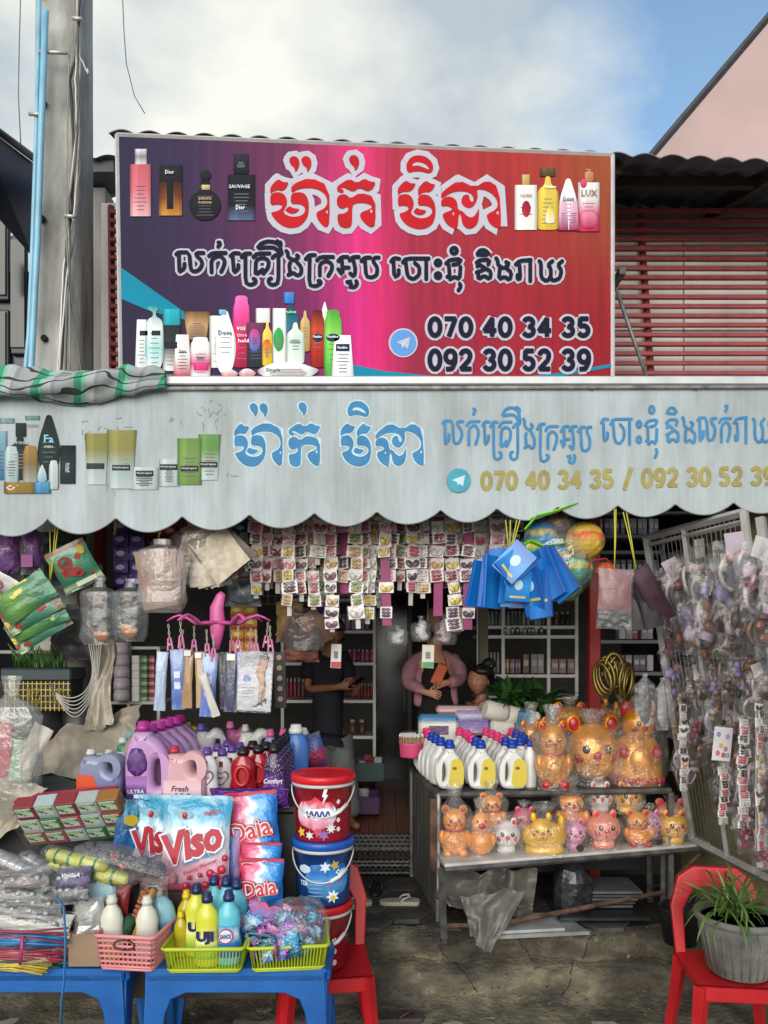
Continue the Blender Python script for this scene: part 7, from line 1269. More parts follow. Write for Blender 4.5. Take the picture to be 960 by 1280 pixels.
for (Y, xs, nm) in rows:
    for i, x in enumerate(xs):
        pink = (i in (1, 2) and Y > 5.0) or (i == 3 and Y > 5.4) or (i == 0 and Y > 5.3)
        if pink and first: put(wb1, x, 0, Y, 0, z=ZK, label='white detergent bottle with pink cap, %s from the left in the %s row' % (ORD[i], nm)); first = False; continue
        dup(wb1 if pink else wb0, x, 0, Y, R.uniform(-.05, .05)+(.5 if i == 0 else 0), None, 'white detergent bottle with %s cap, %s from the left in the %s row' % ('pink' if pink else 'blue', ORD[i], nm), ZK)
sb2 = make_bottle('detergent_bottle', 'slim white bottle with blue cap at the right end of the front row', 'bottle', bottle_me(.085, .08, .30, 'waist', (wpl, navyc, None)), 'white detergent bottles on the black counter'); put(sb2, 662, 0, 4.86, 0, z=ZK); dup(sb2, 655, 0, 5.0, 0, None, 'slim white bottle with blue cap behind its twin at the right', ZK)
# packs behind the bottles
def softpack(x0, x1, y0, y1, Y, m_, label, dep=.14, rot=(0,0,0), win=None):
    p = W((x0+x1)/2, y1, Y); t = thing('tissue_pack', label, 'tissue pack', tuple(p), rot); w_, h = px(x1-x0, Y), px(y1-y0, Y)
    MB().box((0, 0, h/2), (w_, dep, h), b=.02).build('pack', m_, t); MB().box((0, 0, h/2), (w_*1.03, dep*1.05, h*1.04), b=.024).build('plastic_film', film, t)
    if win: MB().box((0, -dep/2-.001, h*.5), (w_*.5, .003, h*.3), b=.001).build('printed_window', win, t)
    return t
softpack(523, 572, 893, 930, 5.60, MP([(0, 'c0bcb4'), (.7, 'd0ccc4'), (.85, '2a6a9a'), (1, '2a7aa8')], amp=.05, rough=.4), 'white tissue pack with blue top and violet logo at the left', win=M('5a2a6a', .4, 0, .3, 40, key='violet logo'))
softpack(568, 612, 888, 918, 5.66, MP([(0, 'c8c0c8'), (.3, '8a6aa8'), (.6, '4a3a8a'), (.8, 'b0a8c0'), (1, '8a88b0')], amp=.1, rough=.3), 'violet and white tissue pack in the middle of the counter back')
softpack(545, 600, 882, 892, 5.75, MP([(0, 'c89098'), (1, 'b8a0a8')], rough=.4), 'pale pink flat pack lying behind the tissue packs')
t = thing('tissue_roll_pack', 'clear wrapped pack of white tissue rolls lying across the counter back', 'tissue pack', tuple(W(634, 893, 5.6)), (0, radians(14), .2))
for i in range(2): MB().lathe([(.055, 0), (.07, .01), (.07, .16), (.055, .17)], 18, T=TR((-.18+.18*i, 0, 0), (0, pi/2, 0))).build('roll', M('c9c4ba', .8, 0, .06, 10, .2, 60, key='tissue'), t)
MB().tube([(-.24, 0, 0), (-.2, 0, 0), (-.05, 0, 0), (.1, 0, 0), (.2, 0, 0), (.25, 0, 0)], [.04, .082, .084, .084, .08, .04], 12, smooth=False).build('plastic_film', film, t)
softpack(612, 644, 898, 920, 5.62, M('c8c4ba', .6, 0, .08, 10, key='white pack'), 'plain white tissue pack under the wrapped rolls')
softpack(645, 668, 888, 925, 5.4, MP([(0, '2a7aa0'), (.3, '3a8ab0'), (.5, 'd0ccc4'), (1, 'd4d0c8')], axis=0, amp=.02, rough=.4), 'white and teal tissue pack standing tilted beside the gold figures', rot=(0, radians(10), .2))
t = thing('cotton_swab_tub', 'pink tub of cotton swabs under a clear lid at the counter corner', 'tub', tuple(W(514, 946, 5.3))); MB().lathe([(.082, 0), (.088, .01), (.094, .095), (.096, .10)], 6, T=TR((0,0,0), (0, 0, .5))).build('tub', M('d0507a', .4, 0, .06, 8, key='pink tub'), t)
mb = MB(); 
for k in range(70): a, rr = R.uniform(0, 2*pi), .082*sqrt(R.random()); mb.tube([(rr*cos(a), rr*sin(a), .06), (rr*cos(a)*1.02, rr*sin(a)*1.02, .145)], .0022, 4); mb.ball((rr*cos(a)*1.02, rr*sin(a)*1.02, .15), (.007, .007, .013), 6, m=1)
mb.build('cotton_swabs', [M('b89060', .6, key='swab stick'), M('cfccc8', .9, key='cotton')], t); MB().lathe([(.092, .09), (.09, .14), (.07, .175), (.03, .18)], 8, smooth=False).build('plastic_film', film, t)
# ================================================================== piggy banks and gold figures in clear bags
def gface(mb, c, r, eye=1, cheek=2, sn=2, yaw=0, sp=.36):
    """face painted on a head ball: eyes 3 dark, cheeks, snout; c centre, r radius"""
    def on(ax, az, sz, m, k=1.0, fl=.35):
        d = Vector((sin(ax+yaw)*cos(az), -cos(ax+yaw)*cos(az), sin(az))); p = Vector(c)+Vector((d.x*r[0], d.y*r[1], d.z*r[2]))*k
        mb.ball((0, 0, 0), (sz, sz*fl, sz*1.1), 10, m=m, T=Matrix.Translation(p) @ d.to_track_quat('-Y', 'Z').to_matrix().to_4x4())
    for s_ in (-1, 1): on(s_*sp, .12, r[0]*.15, 3); on(s_*sp*.93, .17, r[0]*.05, 4, 1.04); on(s_*sp*1.7, -.22, r[0]*.17, 2)
    on(0, -.12, r[0]*.17, sn, 1.0, .6); on(0, -.42, r[0]*.07, 2, 1.0)
def bank(kind, bw, h, body_m, red_m, seed=0):
    mb = MB(); r = bw/2; dk_ = M('15121a', .2, key='eye black'); wh_ = M('d8d8d8', .3, key='eye white')
    if kind == 'pig':
        mb.lathe([(r*.62, 0), (r*.7, .01), (r*.62, h*.2)], 20, sy=.85); mb.ball((0, 0, h*.52), (r, r*.88, h*.42), 22); gface(mb, (0, 0, h*.54), (r, r*.88, h*.42))
        for s_ in (-1, 1): mb.ball((s_*r*.5, -r*.25, h*.92), (r*.22, r*.12, h*.12), 10, T=TR((0,0,0)), m=0); mb.ball((s_*r*.5, -r*.34, h*.91), (r*.13, r*.07, h*.08), 8, m=2)
    elif kind == 'bear':
        mb.ball((0, 0, h*.27), (r*.9, r*.75, h*.28), 20); mb.ball((0, -r*.05, h*.68), (r*.72, r*.62, h*.24), 20); gface(mb, (0, -r*.05, h*.68), (r*.72, r*.62, h*.24))
        for s_ in (-1, 1):
            mb.ball((s_*r*.55, 0, h*.90), (r*.27, r*.14, h*.09), 12); mb.ball((s_*r*.55, -r*.10, h*.90), (r*.17, r*.08, h*.06), 10, m=2)
            mb.ball((s_*r*.8, -r*.25, h*.36), (r*.24, r*.26, h*.14), 12, m=0); mb.ball((s_*r*.48, -r*.62, h*.07), (r*.3, r*.3, h*.08), 12, m=2 if seed % 2 else 0)
        mb.lathe([(r*.5, h*.45), (r*.62, h*.475), (r*.5, h*.50)], 18, sy=.9, m=2); mb.ball((0, -r*.6, h*.28), (r*.4, r*.2, h*.13), 12, m=0)
    elif kind == 'head':
        mb.ball((0, 0, h*.48), (r, r*.8, h*.47), 24); gface(mb, (0, 0, h*.5), (r, r*.8, h*.45), sp=.42)
        for s_ in (-1, 1): mb.ball((s_*r*.72, 0, h*.93), (r*.3, r*.16, h*.16), 14); mb.ball((s_*r*.72, -r*.12, h*.93), (r*.2, r*.08, h*.11), 12, m=2)
    elif kind == 'duck':
        mb.ball((0, 0, h*.28), (r, r*.85, h*.28), 18); mb.ball((0, -r*.1, h*.70), (r*.66, r*.6, h*.22), 18); mb.ball((0, -r*.75, h*.66), (r*.3, r*.3, h*.07), 12, m=2); mb.ball((0, 0, h*.95), (r*.12, r*.1, h*.07), 8)
        for s_ in (-1, 1): mb.ball((s_*r*.3, -r*.6, h*.75), (r*.09, r*.06, h*.03), 8, m=3); mb.ball((s_*r*.85, -r*.1, h*.33), (r*.25, r*.4, h*.16), 10)
    elif kind == 'dog':
        mb.ball((0, 0, h*.42), (r, r*.62, h*.42), 22); mb.ball((-r*.2, -r*.35, h*.62), (r*.5, r*.4, h*.34), 18); gface(mb, (-r*.2, -r*.35, h*.62), (r*.5, r*.4, h*.34), sp=.5); mb.lathe([(r*.9, 0), (r*.92, .012), (r*.8, h*.2)], 18, sy=.6)
        for s_ in (-1, 1): mb.ball((-r*.2+s_*r*.34, -r*.3, h*.98), (r*.14, r*.1, h*.13), 10, T=None)
        mb.ball((r*.75, -r*.1, h*.75), (r*.18, r*.2, h*.26), 10)
    elif kind == 'cat':
        mb.lathe([(r*.98, 0), (r, h*.06), (r*.98, h*.3), (r*.8, h*.55), (r*.5, h*.62)], 26, sy=.8); mb.ball((r*.05, -r*.1, h*.76), (r*.66, r*.55, h*.22), 20); gface(mb, (r*.05, -r*.1, h*.76), (r*.66, r*.55, h*.22), yaw=.2)
        for s_ in (-1, 1): mb.ball((r*.05+s_*r*.45, 0, h*.97), (r*.26, r*.13, h*.12), 12, m=2 if s_ < 0 else 0)
        mb.ball((0, -r*.68, h*.3), (r*.45, r*.2, h*.2), 14); 
        for k in range(12): a = -pi*.95+k*pi*.9/11; mb.ball((r*.97*cos(a), r*.78*sin(a), h*.06), (r*.13, r*.1, h*.05), 8, m=2)
        for s_ in (-1, 1): mb.ball((s_*r*.62, -r*.58, h*.42), (r*.22, r*.2, h*.09), 10, m=2)
    return mb, [body_m, body_m, red_m, dk_, wh_]
redp_ = M('a81420', .3, 0, .15, 10, key='red paint', coat=.3); pkp = M('c02a48', .35, 0, .15, 10, key='rose paint')
GO = M('dc8e12', .2, .3, .3, 9, .25, 60, key='gold paint', coat=.4); YE = M('e0aa14', .3, .1, .12, 10, key='yellow paint', coat=.4); OR = M('e8902c', .32, .1, .2, 10, key='orange paint', coat=.3); WHT = M('c9c4c0', .35, 0, .04, 8, key='white paint', coat=.3); CO = M('dc8068', .35, 0, .1, 8, key='coral paint', coat=.3); LI = M('d08ab4', .35, 0, .1, 8, key='lilac paint', coat=.3); PK = M('d07084', .35, 0, .1, 8, key='pink paint', coat=.3)
bf = MF('e8e4dc', .16, .09, key='bank film', bsc=40, bump=.9, g=.07)
def place(kind, x, yb, w_, h_, Y, m_, label, z, top=1.3, yaw=0, rm=None, nm='piggy_bank', neckw=.25):
    bw, h = px(w_, Y), px(h_, Y); mb, ms = bank(kind, bw, h, m_, rm or (redp_ if m_ in (GO, OR, YE) else pkp), int(x)); t = thing(nm, label, 'money box', (W(x, 0, Y).x, Y, z), (0, 0, yaw), 'money boxes in clear bags'); mb.build('figure', ms, t)
    r = bw*.5
    def pf_(v): 
        if v < .08: return r*1.12
        if v < .62: return r*1.15
        if v < .80: q_ = (v-.62)/.18; return r*(1.15-.85*q_)
        return r*(.3+neckw*(v-.8)*5)
    shell(0, 0, .002, h*top, pf_, .92, x*.13+yb*.07, 22, 16, .10).build('plastic_film', bf, t); return t
def zY(y, z): return (ZC-z)*F/(y-HY)     # depth of a contact point seen at row y on a surface of height z
for (k, x, yb, w_, h_, m_, lab, tp) in (('bear',568,1069,40,62,OR,'orange and red bear money box in a tall tied bag, leftmost on the white shelf',1.42),('duck',601,1070,34,58,OR,'orange duck money box in clear bag, second on the white shelf',1.2),
    ('pig',632,1066,37,42,WHT,'white pig money box with red cheeks, between the duck and the yellow dog',1.12),('dog',680,1066,56,46,YE,'wide yellow dog money box with white muzzle in front',1.3),('pig',717,1062,30,38,LI,'small lilac pig money box with a dark round tag',1.2),
    ('pig',754,1060,42,46,CO,'coral pig money box in clear bag at the middle of the shelf',1.2),('bear',797,1057,38,44,OR,'orange bear money box with white muzzle, second from the right end',1.25),('pig',841,1054,38,40,YE,'yellow pig money box at the right end of the white shelf',1.2)):
    Y = zY(yb, ZW)+.03; place(k, x, yb, w_, h_, Y, m_, lab, ZW, tp)
for (k, x, yt, w_, h_, m_, lab, z, Y, tp) in (('pig',655,1008,34,34,PK,'pink pig money box half hidden behind the yellow dog',ZW,4.78,1.2),('bear',614,990,36,46,OR,'orange bear money box standing behind the duck',ZW+.05,4.70,1.3),('bear',714,988,42,48,OR,'orange bear money box with white paws in the second row',ZW+.12,4.82,1.35),
    ('pig',749,977,34,38,WHT,'white pig money box in the raised second row',ZW+.20,4.9,1.1),('pig',784,977,36,38,YE,'yellow pig money box in the raised second row',ZW+.20,4.92,1.25),('pig',812,1012,30,34,LI,'small lilac pig money box behind the orange bear',ZW+.02,4.86,1.2),('head',838,1000,38,30,CO,'coral head shaped money box at the right of the second row',ZW+.08,4.95,1.2)):
    h = px(h_, Y); z = ZC-(yt-HY)*Y/F-h; place(k, x, 0, w_, h_, Y, m_, lab, z, tp)
    if z > ZW+.02: o = MB().box((W(x, 0, Y).x, Y, (ZW+z)/2), (px(w_*.8, Y), px(w_*.7, Y), z-ZW-.002), b=.003).build('riser_box', M('24201e', .8, 0, .2, 8, key='riser box')); tag(o, 'small dark riser box under the '+lab[:lab.index('money box')]+'box '+{614: 'behind the duck', 714: 'in the second row'}.get(x, 'of the rear row'), 'box')
prism([W(690, 0, 4.78), W(850, 0, 4.86), W(845, 0, 5.0), W(690, 0, 4.96)], ZW+.0015, ZW+.012, 'rear_strip', M('3a3734', .7, key='strip dark'), ws)
for (k, x, yb, w_, h_, m_, lab, Y, tp, yw) in (('bear',691,985,46,86,GO,'golden seated bear figure right of the white bottles',4.84,1.2,0),('head',740,975,66,78,GO,'large golden bear head money box with red ears in the middle',5.05,1.15,0),('cat',796,972,62,96,GO,'large golden cat money box with red collar at the counter end',5.0,1.12,-.1),
    ('bear',664,960,34,70,GO,'small golden bear figure behind the blue capped bottles',5.3,1.3,.2),('bear',690,955,34,72,GO,'golden figure at the rear left of the counter',5.35,1.2,0)):
    place(k, x, yb, w_, h_, Y, m_, lab, ZK, tp, yw, nm='golden_money_box')
o = MB().box((W(738, 0, 5.45).x, 5.47, ZK+.13), (.5, .22, .26), b=.004).build('riser_box', M('24201e', .8, 0, .2, 8, key='riser box')); tag(o, 'dark riser box behind the golden figures on the counter', 'box')
for (k, x, w_, h_, lab) in (('head',712,40,38,'golden lumpy figure in clear bag at the top left of the heap'),('dog',752,46,42,'golden dragon like figure in clear bag at the top of the heap'),('bear',778,30,40,'golden figure with red ear in clear bag behind the cat')):
    place(k, x, 0, w_, h_, 5.45, GO, lab, ZK+.26, 1.25, 0, nm='golden_money_box')
MB().lathe([(px(5, 4.5), 0), (px(5, 4.5), .004)], 14, T=TR(tuple(W(725, 1060, 4.58)), (pi/2, 0, 0))).build('round_tag', M('2a1416', .4, key='dark tag')); tag(bpy.data.objects['round_tag'], 'small dark round tag leaning against the lilac pig', 'tag')
# ================================================================== interior: shelves, cabinet, goods
def shelf_unit(name, label, x0, x1, Y, dep, boards, ups, m_):
    t = thing(name, label, 'shelf', (0, 0, 0)); a, b = W(x0, 0, Y).x, W(x1, 0, Y).x
    for y in boards: MB().box(((a+b)/2, Y+dep/2, W(0, y, Y).z-.015), (b-a, dep, .03), b=.003).build('shelf_board', m_, t)
    for x in ups: MB().box((W(x, 0, Y).x, Y+.012, (W(0, boards[0], Y).z+W(0, boards[-1], Y).z)/2), (.03, .03, W(0, boards[0], Y).z-W(0, boards[-1], Y).z), b=.003).build('upright', m_, t)
    return t
whs = M('e2e0de', .45, 0, .06, 6, key='interior shelf')
shelf_unit('back_shelf', 'white shelves of cosmetics behind the man', 352, 469, 7.4, .35, (748, 788, 828, 875, 920, 966), (353, 468), whs)
shelf_unit('side_shelf', 'white shelves of cosmetics at the right inside wall', 596, 722, 6.9, .35, (700, 740, 782, 794, 843, 870), (598, 629, 686, 721), whs)
shelf_unit('rear_shelf', 'grey shelves of packs seen above the bangles', 745, 830, 6.3, .3, (668, 688, 720, 760, 800, 840), (746, 829), M('77757a', .6, 0, .1, 6, key='grey shelf'))
def goods(x0, x1, yb, Y, wpx, hpx, cols_, nm, lab, grp, cap=None, round_=True):
    n = int((x1-x0)/wpx); ms = {}; ln = len(lab.split())
    for i in range(n):
        c = cols_[R.randrange(len(cols_))]
        if c not in ms:
            w_, h = px(wpx*.88, Y), px(hpx, Y); mb = MB()
            if round_: mb.lathe([(w_/2*.95, 0), (w_/2, .01), (w_/2, h*.72), (w_*.28, h*.8), (w_*.28, h)], 12, ms=[0, 0, 0, 1])
            else: mb.box((0, 0, h/2), (w_, .1, h), b=.003); mb.box((0, -.051, h*.55), (w_*.7, .002, h*.3), m=1)
            ms[c] = mb.mesh(nm, [M(c, .35, 0, .12, 20, key='goods'), M(cap or 'b8b0ac', .4, key='goods cap')])
        o = ob(nm, ms[c], None, (W(x0+wpx*(i+.5), 0, Y).x, Y+.1+R.uniform(-.02, .02), W(0, yb, Y).z+.001), (0, 0, R.uniform(-.1, .1))); tag(o, '%s, %s %s' % (lab, ORD[i], 'from the left' if ln <= 12 else 'along'), 'cosmetic', grp)
    return n
G = [(434,467,827,7.35,5.5,15,('8a1a24','b0303a','a85a8a','c04a3a'),'red_jar','red or pink jar on upper shelf right of the man'),(355,382,827,7.35,6,9,('a08a84','b8a89a','7a5a5a'),'small_carton','small pale carton on the upper shelf left of the man'),
     (355,382,874,7.35,5,26,('8a4a5a','b08a90','6a3a4a','9a2a3a'),'pink_bottle','pinkish bottle on the middle shelf left of the man'),(434,467,873,7.35,4,18,('7a141c','98202a','5a1018'),'red_tube','dark red tube in the row on the middle shelf right of the man'),(434,466,919,7.35,12,18,('7a5a3a','8a8880','5a3a2a'),'cosmetic_tin','tin on the third shelf right of the man'),
     (360,466,787,7.35,6,20,('5a4a9a','8a8ab0','3a2a6a','a08aa0'),'violet_carton','violet carton on the high back shelf'),(356,466,746,7.35,7,22,('8a8a90','6a4a5a','a89a8a'),'boxed_cosmetic','boxed cosmetic on the topmost back shelf'),
     (600,690,781,6.85,5,17,('9aa09c','5a7a5a','b0b4b0','3a5a48'),'green_white_tube','green and white tube on the upper right side shelf'),(688,719,781,6.85,7,17,('2a2a22','6a5a2a','3a3a2a'),'dark_tin','dark patterned tin on the upper right side shelf'),(630,684,793,6.85,5,9,('4a4a4a','a8aaa8','6a6a6a'),'striped_carton','small striped carton on the narrow right side shelf'),
     (600,627,842,6.85,4.5,26,('77787a','8a8c8e','9aa09a','3a3a3a'),'pump_bottle','grey and white bottle beside the pillar on the right side shelf'),(631,652,842,6.85,3.5,18,('8a4a3a','7a5a8a','a07a4a','5a3a6a'),'thin_carton','thin coloured carton in the row on the right side shelf'),(655,684,842,6.85,9,24,('5a3a44','8a8a8a'),'dark_carton','dark carton on the right side shelf'),(690,720,842,6.85,10,18,('98847a','8a7068'),'tan_carton','tan carton on the right end of the side shelf'),(600,720,739,6.85,7,24,('7a6a7a','a08a90','55606a'),'mixed_bottle','mixed bottle on the higher right side shelf'),(600,720,699,6.85,7,22,('7a6a7a','a08a90','55606a'),'mixed_box','mixed bottle on the topmost right side shelf'),
     (750,828,667,6.28,7,20,('5a5a80','8a8aa0','6a5a78'),'hair_pack','violet grey pack on the highest rear shelf at the right'),(750,828,719,6.28,7,20,('3a2a3a','5a4a5a','77707a'),'hair_carton','dull carton on the second rear shelf at the right'),(750,828,759,6.28,8,20,('3a2a44','8a2a34','88848a'),'wrapped_carton','dark carton on the third rear shelf at the right'),(775,828,799,6.28,9,20,('8a8488','9a2a34','b0aaaa'),'rear_carton','pale and red carton on the fourth rear shelf at the right'),(775,828,839,6.28,9,20,('8a8488','6a5a6a','b0aaaa'),'lower_carton','pale carton on the fifth rear shelf at the right')]
for g_ in G: goods(*g_[:6], g_[6], g_[7], g_[8], 'shop goods: '+g_[8], round_=('carton' not in g_[7] and 'pack' not in g_[7] and 'boxed' not in g_[7]))
dc = thing('dark_cabinet', 'tall black cabinet door standing in the dark middle of the shop', 'cabinet', (W(492, 0, 8.2).x, 8.2, 0)); MB().box((0, .3, 1.15), (.42, .5, 2.3), b=.01).build('cabinet_body', M('131316', .3, 0, .3, 4, key='cabinet'), dc); MB().box((-.02, .04, 1.1), (.34, .02, 2.0), b=.004).build('door', M('1b1b1f', .15, 0, .2, 3, key='cabinet door'), dc); MB().box((.12, .02, 1.1), (.015, .03, .5), b=.004).build('handle', M('55555a', .3, .7, key='handle'), dc)
o = MB().box((W(604, 0, 6.2).x, 6.2, 1.45), (.075, .06, 3.1), b=.004).build('wooden_pillar', M('6b6656', .8, 0, .3, 5, .2, 20, key='pillar', stretch=(1, 1, .3))); tag(o, 'grey wooden pillar standing before the right side shelves', 'pillar')
for x, y, c, l, it in ((462, 972, '2e4a4e', 'grey teal basket of small goods on the floor shelf', ('8a2030', 'a0a0a0')), (456, 1013, '4a2a5a', 'violet basket with white boxes on the shop floor', ('b0b0b4', '8a8a90'))):
    Y = 7.0; t = thing('storage_basket', l, 'basket', tuple(W(x, y, Y))); w_ = px(36, Y); MB().box((0, 0, .012), (w_*.9, .3, .02)).build('base', M(c, .5, key='basket'+c), t)
    for sx, sy, a, b in ((0, -.16, w_, .012), (0, .16, w_, .012), (-w_/2, 0, .012, .32), (w_/2, 0, .012, .32)): MB().box((sx, sy, .08), (a, b, .16), b=.003).build('wall', M(c, .5, 0, .1, 9, key='basket'+c), t)
    for k in range(7): MB().box((R.uniform(-.3, .3)*w_, R.uniform(-.1, .1), .13+.02*(k % 3)), (.07, .06, .07), T=None, b=.004).build('item', M(it[k % 2], .5, key='item'), t)
fs = MB().box((W(456, 0, 7.0).x, 7.15, .27), (.3, .3, .02), b=.003).build('floor_shelf', whs); tag(fs, 'low white board under the grey teal basket', 'shelf'); fs.location.z += W(0, 974, 7.0).z-.28
# ================================================================== mat, slippers
mt = thing('woven_mat', 'grey woven mat with fringes hanging over the floor step', 'mat', (W(470, 0, 5.9).x, 5.75, .0)); mm = M('6f6d6c', .95, 0, .3, 40, key='mat light'); m2 = M('2e2d2f', .95, 0, .3, 40, key='mat dark')
mw, n_ = .62, 15
for i in range(n_): 
    x = -mw/2+mw*(i+.5)/n_; MB().tube([(x, .45, .012), (x, .2, .014), (x, .0, .012), (x, -.03, -.01), (x, -.045, -.08), (x, -.05, -.13)], .011, 5, flat=.5).build('warp_strip', m2, mt)
for j in range(17):
    q = j/16; y, z = (.45-.46*q/.72, .024) if q < .72 else (-.055, -.01-.125*(q-.72)/.28); MB().tube([(-mw/2+mw*k/30, y-(.008*(k+j) % 2 if 0 else .004*((-1)**(k+j))), z+.006*((-1)**(k+j))) for k in range(31)], .0085, 5).build('weft_cord', mm if j % 3 else m2, mt)
for k in range(30):
    x = mw/2+.005+R.uniform(-.01, .01); y = .4-.44*k/30; MB().tube([(x, y, .015), (x+.03, y-.01, .012), (x+.05+R.uniform(0, .03), y-.02, -.02-R.uniform(0, .06))], .003, 4).build('fringe', mm, mt)
for k in range(16): x = mw/2+R.uniform(-.05, .04); MB().tube([(x, -.05, -.02), (x+R.uniform(-.01, .02), -.065, -.09), (x+R.uniform(-.02, .03), -.07, -.14-R.uniform(0, .05))], .003, 4).build('fringe', mm, mt)
def slipper(x, y, Y, L_, rz, m_, label, z, strapm, tilt=0):
    p = W(x, y, Y); t = thing('slipper', label, 'slipper', (p.x, p.y, z), (tilt, 0, rz)); o = smooth_loop([(-L_/2, -.02), (-L_*.3, -.045), (L_*.1, -.04), (L_*.42, -.055), (L_/2, -.01), (L_*.44, .045), (L_*.1, .042), (-L_*.3, .045), (-L_/2, .02)], 2)
    n = len(o); vs = [(a, b, 0) for a, b in o]+[(a*1.02, b*1.04, .012) for a, b in o]+[(a, b, .026) for a, b in o]
    MB().add(vs, [list(range(n))[::-1], list(range(2*n, 3*n))]+[(i+k*n, (i+1) % n+k*n, (i+1) % n+(k+1)*n, i+(k+1)*n) for i in range(n) for k in range(2)], smooth=False).build('sole', m_, t)
    for s_ in (-1, 1): MB().tube([(L_*.28, 0, .03), (L_*.22, s_*.02, .055), (L_*.08, s_*.042, .045), (-L_*.02, s_*.046, .02)], [.006, .009, .010, .008], 6, flat=.6).build('strap', strapm, t)
sw_ = M('a29d92', .6, 0, .12, 12, key='slipper white'); sk = M('161618', .6, 0, .2, 12, key='slipper black')
slipper(500, 1118, 5.05, .27, .05, sw_, 'pale flip flop lying sideways on the porch tiles', -.143, M('c0bcb2', .5, key='strap white')); slipper(470, 1110, 5.3, .26, 1.5, sk, 'black slipper standing before the step', -.143, sk); slipper(443, 1118, 5.0, .25, .6, sw_, 'pale flip flop half hidden beside the bucket stack', -.143, M('c0bcb2', .5, key='strap white'))
slipper(497, 1282, 4.20, .30, .1, M('3a3435', .7, 0, .2, 12, key='slipper brown'), 'dark brown sandal at the bottom edge of the picture', -.49, M('4a2a2c', .7, key='strap brown'))
# ================================================================== people
def skin_me(js, es, root, sub=2):
    names = list(js); me = bpy.data.meshes.new('t'); me.from_pydata([tuple(js[n][0]) for n in names], [(names.index(a), names.index(b)) for a, b in es], [])
    o = bpy.data.objects.new('t', me); COL.objects.link(o); o.modifiers.new('s', 'SKIN'); sl = me.skin_vertices[0].data if me.skin_vertices else None
    if sl is None:
        me.attributes.new('skin', 'FLOAT', 'POINT')
    for i, n in enumerate(names):
        r = js[n][1]; sl[i].radius = (r, r) if not isinstance(r, tuple) else r; sl[i].use_root = (n == root); sl[i].use_loose = False
    m = o.modifiers.new('u', 'SUBSURF'); m.levels = m.render_levels = sub
    dg = bpy.context.evaluated_depsgraph_get(); out = bpy.data.meshes.new_from_object(o.evaluated_get(dg)); bpy.data.objects.remove(o); return out
def me_to_mb(mb, me, m=0):
    mb.add([v.co for v in me.vertices], [list(p.vertices) for p in me.polygons], m, True); bpy.data.meshes.remove(me)
def head_into(mb, c, s, yaw, pitch, skin=0, eye=1, lip=2, white=3):
    """head of height s at c, facing -Y before yaw"""
    T = Matrix.Translation(c) @ Matrix.Rotation(yaw, 4, 'Z') @ Matrix.Rotation(pitch, 4, 'X')
    def fn(u, v):
        a, b = u*2*pi, pi*(v-.5); d = Vector((cos(a)*cos(b), sin(a)*cos(b), sin(b))); x, y, z = d.x*.36, d.y*.44, d.z*.5
        if z < 0: x *= 1-.42*(-z/.5)**1.6; y *= 1-.12*(-z/.5)
        if y < 0:
            f = max(0, -d.y)
            g = lambda px_, pz, sx, sz: math.exp(-((d.x*.36-px_)/sx)**2-((z-pz)/sz)**2)
            y -= f*(.085*g(0, -.08, .045, .06)+.05*g(0, .0, .03, .10)+.03*g(0, -.26, .09, .035)+.05*g(0, -.43, .10, .06)+.02*g(0, .12, .2, .04))
            y += f*(.04*g(.13, .03, .07, .045)+.04*g(-.13, .03, .07, .045))
        return (x*s, y*s, z*s)
    mb.grid(40, 32, fn, T=T, m=skin)
    for q in (-1, 1):
        mb.ball((q*.13*s, -.375*s, .03*s), (.05*s, .03*s, .024*s), 12, m=white, T=T); mb.ball((q*.13*s, -.402*s, .03*s), (.02*s, .012*s, .02*s), 10, m=eye, T=T)
        mb.tube([(q*.07*s, -.435*s, .10*s), (q*.14*s, -.43*s, .115*s), (q*.20*s, -.39*s, .10*s)], .010*s, 5, m=eye, T=T, flat=.5)
        mb.ball((q*.365*s, .02*s, -.02*s), (.035*s, .06*s, .10*s), 10, m=skin, T=T)
    mb.tube([(-.08*s, -.425*s, -.26*s), (0, -.455*s, -.252*s), (.08*s, -.425*s, -.26*s)], [.008*s, .022*s, .008*s], 6, m=lip, T=T)
    return T
sk1 = M('8a5a42', .55, 0, .08, 10, key='skin'); sk2 = M('b5846a', .55, 0, .07, 10, key='skin light'); eyed = M('120d0b', .3, key='eye'); lipm = M('9a3f3c', .45, key='lips'); eyew = M('c8c0b8', .4, key='eye white'); hairm = M('14100f', .45, 0, .3, 60, .4, 90, key='black hair', stretch=(1, 1, .2))
def fingers(js, es, wrist, palm, dirv, side, curl, pre, ln=.085):
    """five fingers from the palm joint: dirv along the hand, side towards the thumb"""
    dirv = dirv.normalized(); side = side.normalized(); nrm = dirv.cross(side).normalized()
    for k, (o, l) in enumerate(((-.030, .72), (-.011, .93), (.009, 1.0), (.028, .9))):
        b0 = palm+side*o+dirv*.02; p1 = b0+dirv*ln*.42*l+nrm*curl*.012; p2 = p1+(dirv*.8+nrm*curl*.6).normalized()*ln*.33*l; p3 = p2+(dirv*.35+nrm*curl*.95).normalized()*ln*.25*l
        ns = [pre+'%d%d' % (k, j) for j in range(4)]
        for n, p, r in zip(ns, (b0, p1, p2, p3), (.011, .0085, .0078, .006)): js[n] = (p, r)
        es += [(pre, ns[0]), (ns[0], ns[1]), (ns[1], ns[2]), (ns[2], ns[3])]
    t0 = palm+side*.034-dirv*.025; t1 = t0+(side*.8+dirv*.7).normalized()*.032; t2 = t1+(dirv+nrm*curl*.5).normalized()*.028
    for n, p, r in zip((pre+'t0', pre+'t1', pre+'t2'), (t0, t1, t2), (.012, .010, .007)): js[n] = (p, r)
    es += [(pre, pre+'t0'), (pre+'t0', pre+'t1'), (pre+'t1', pre+'t2')]
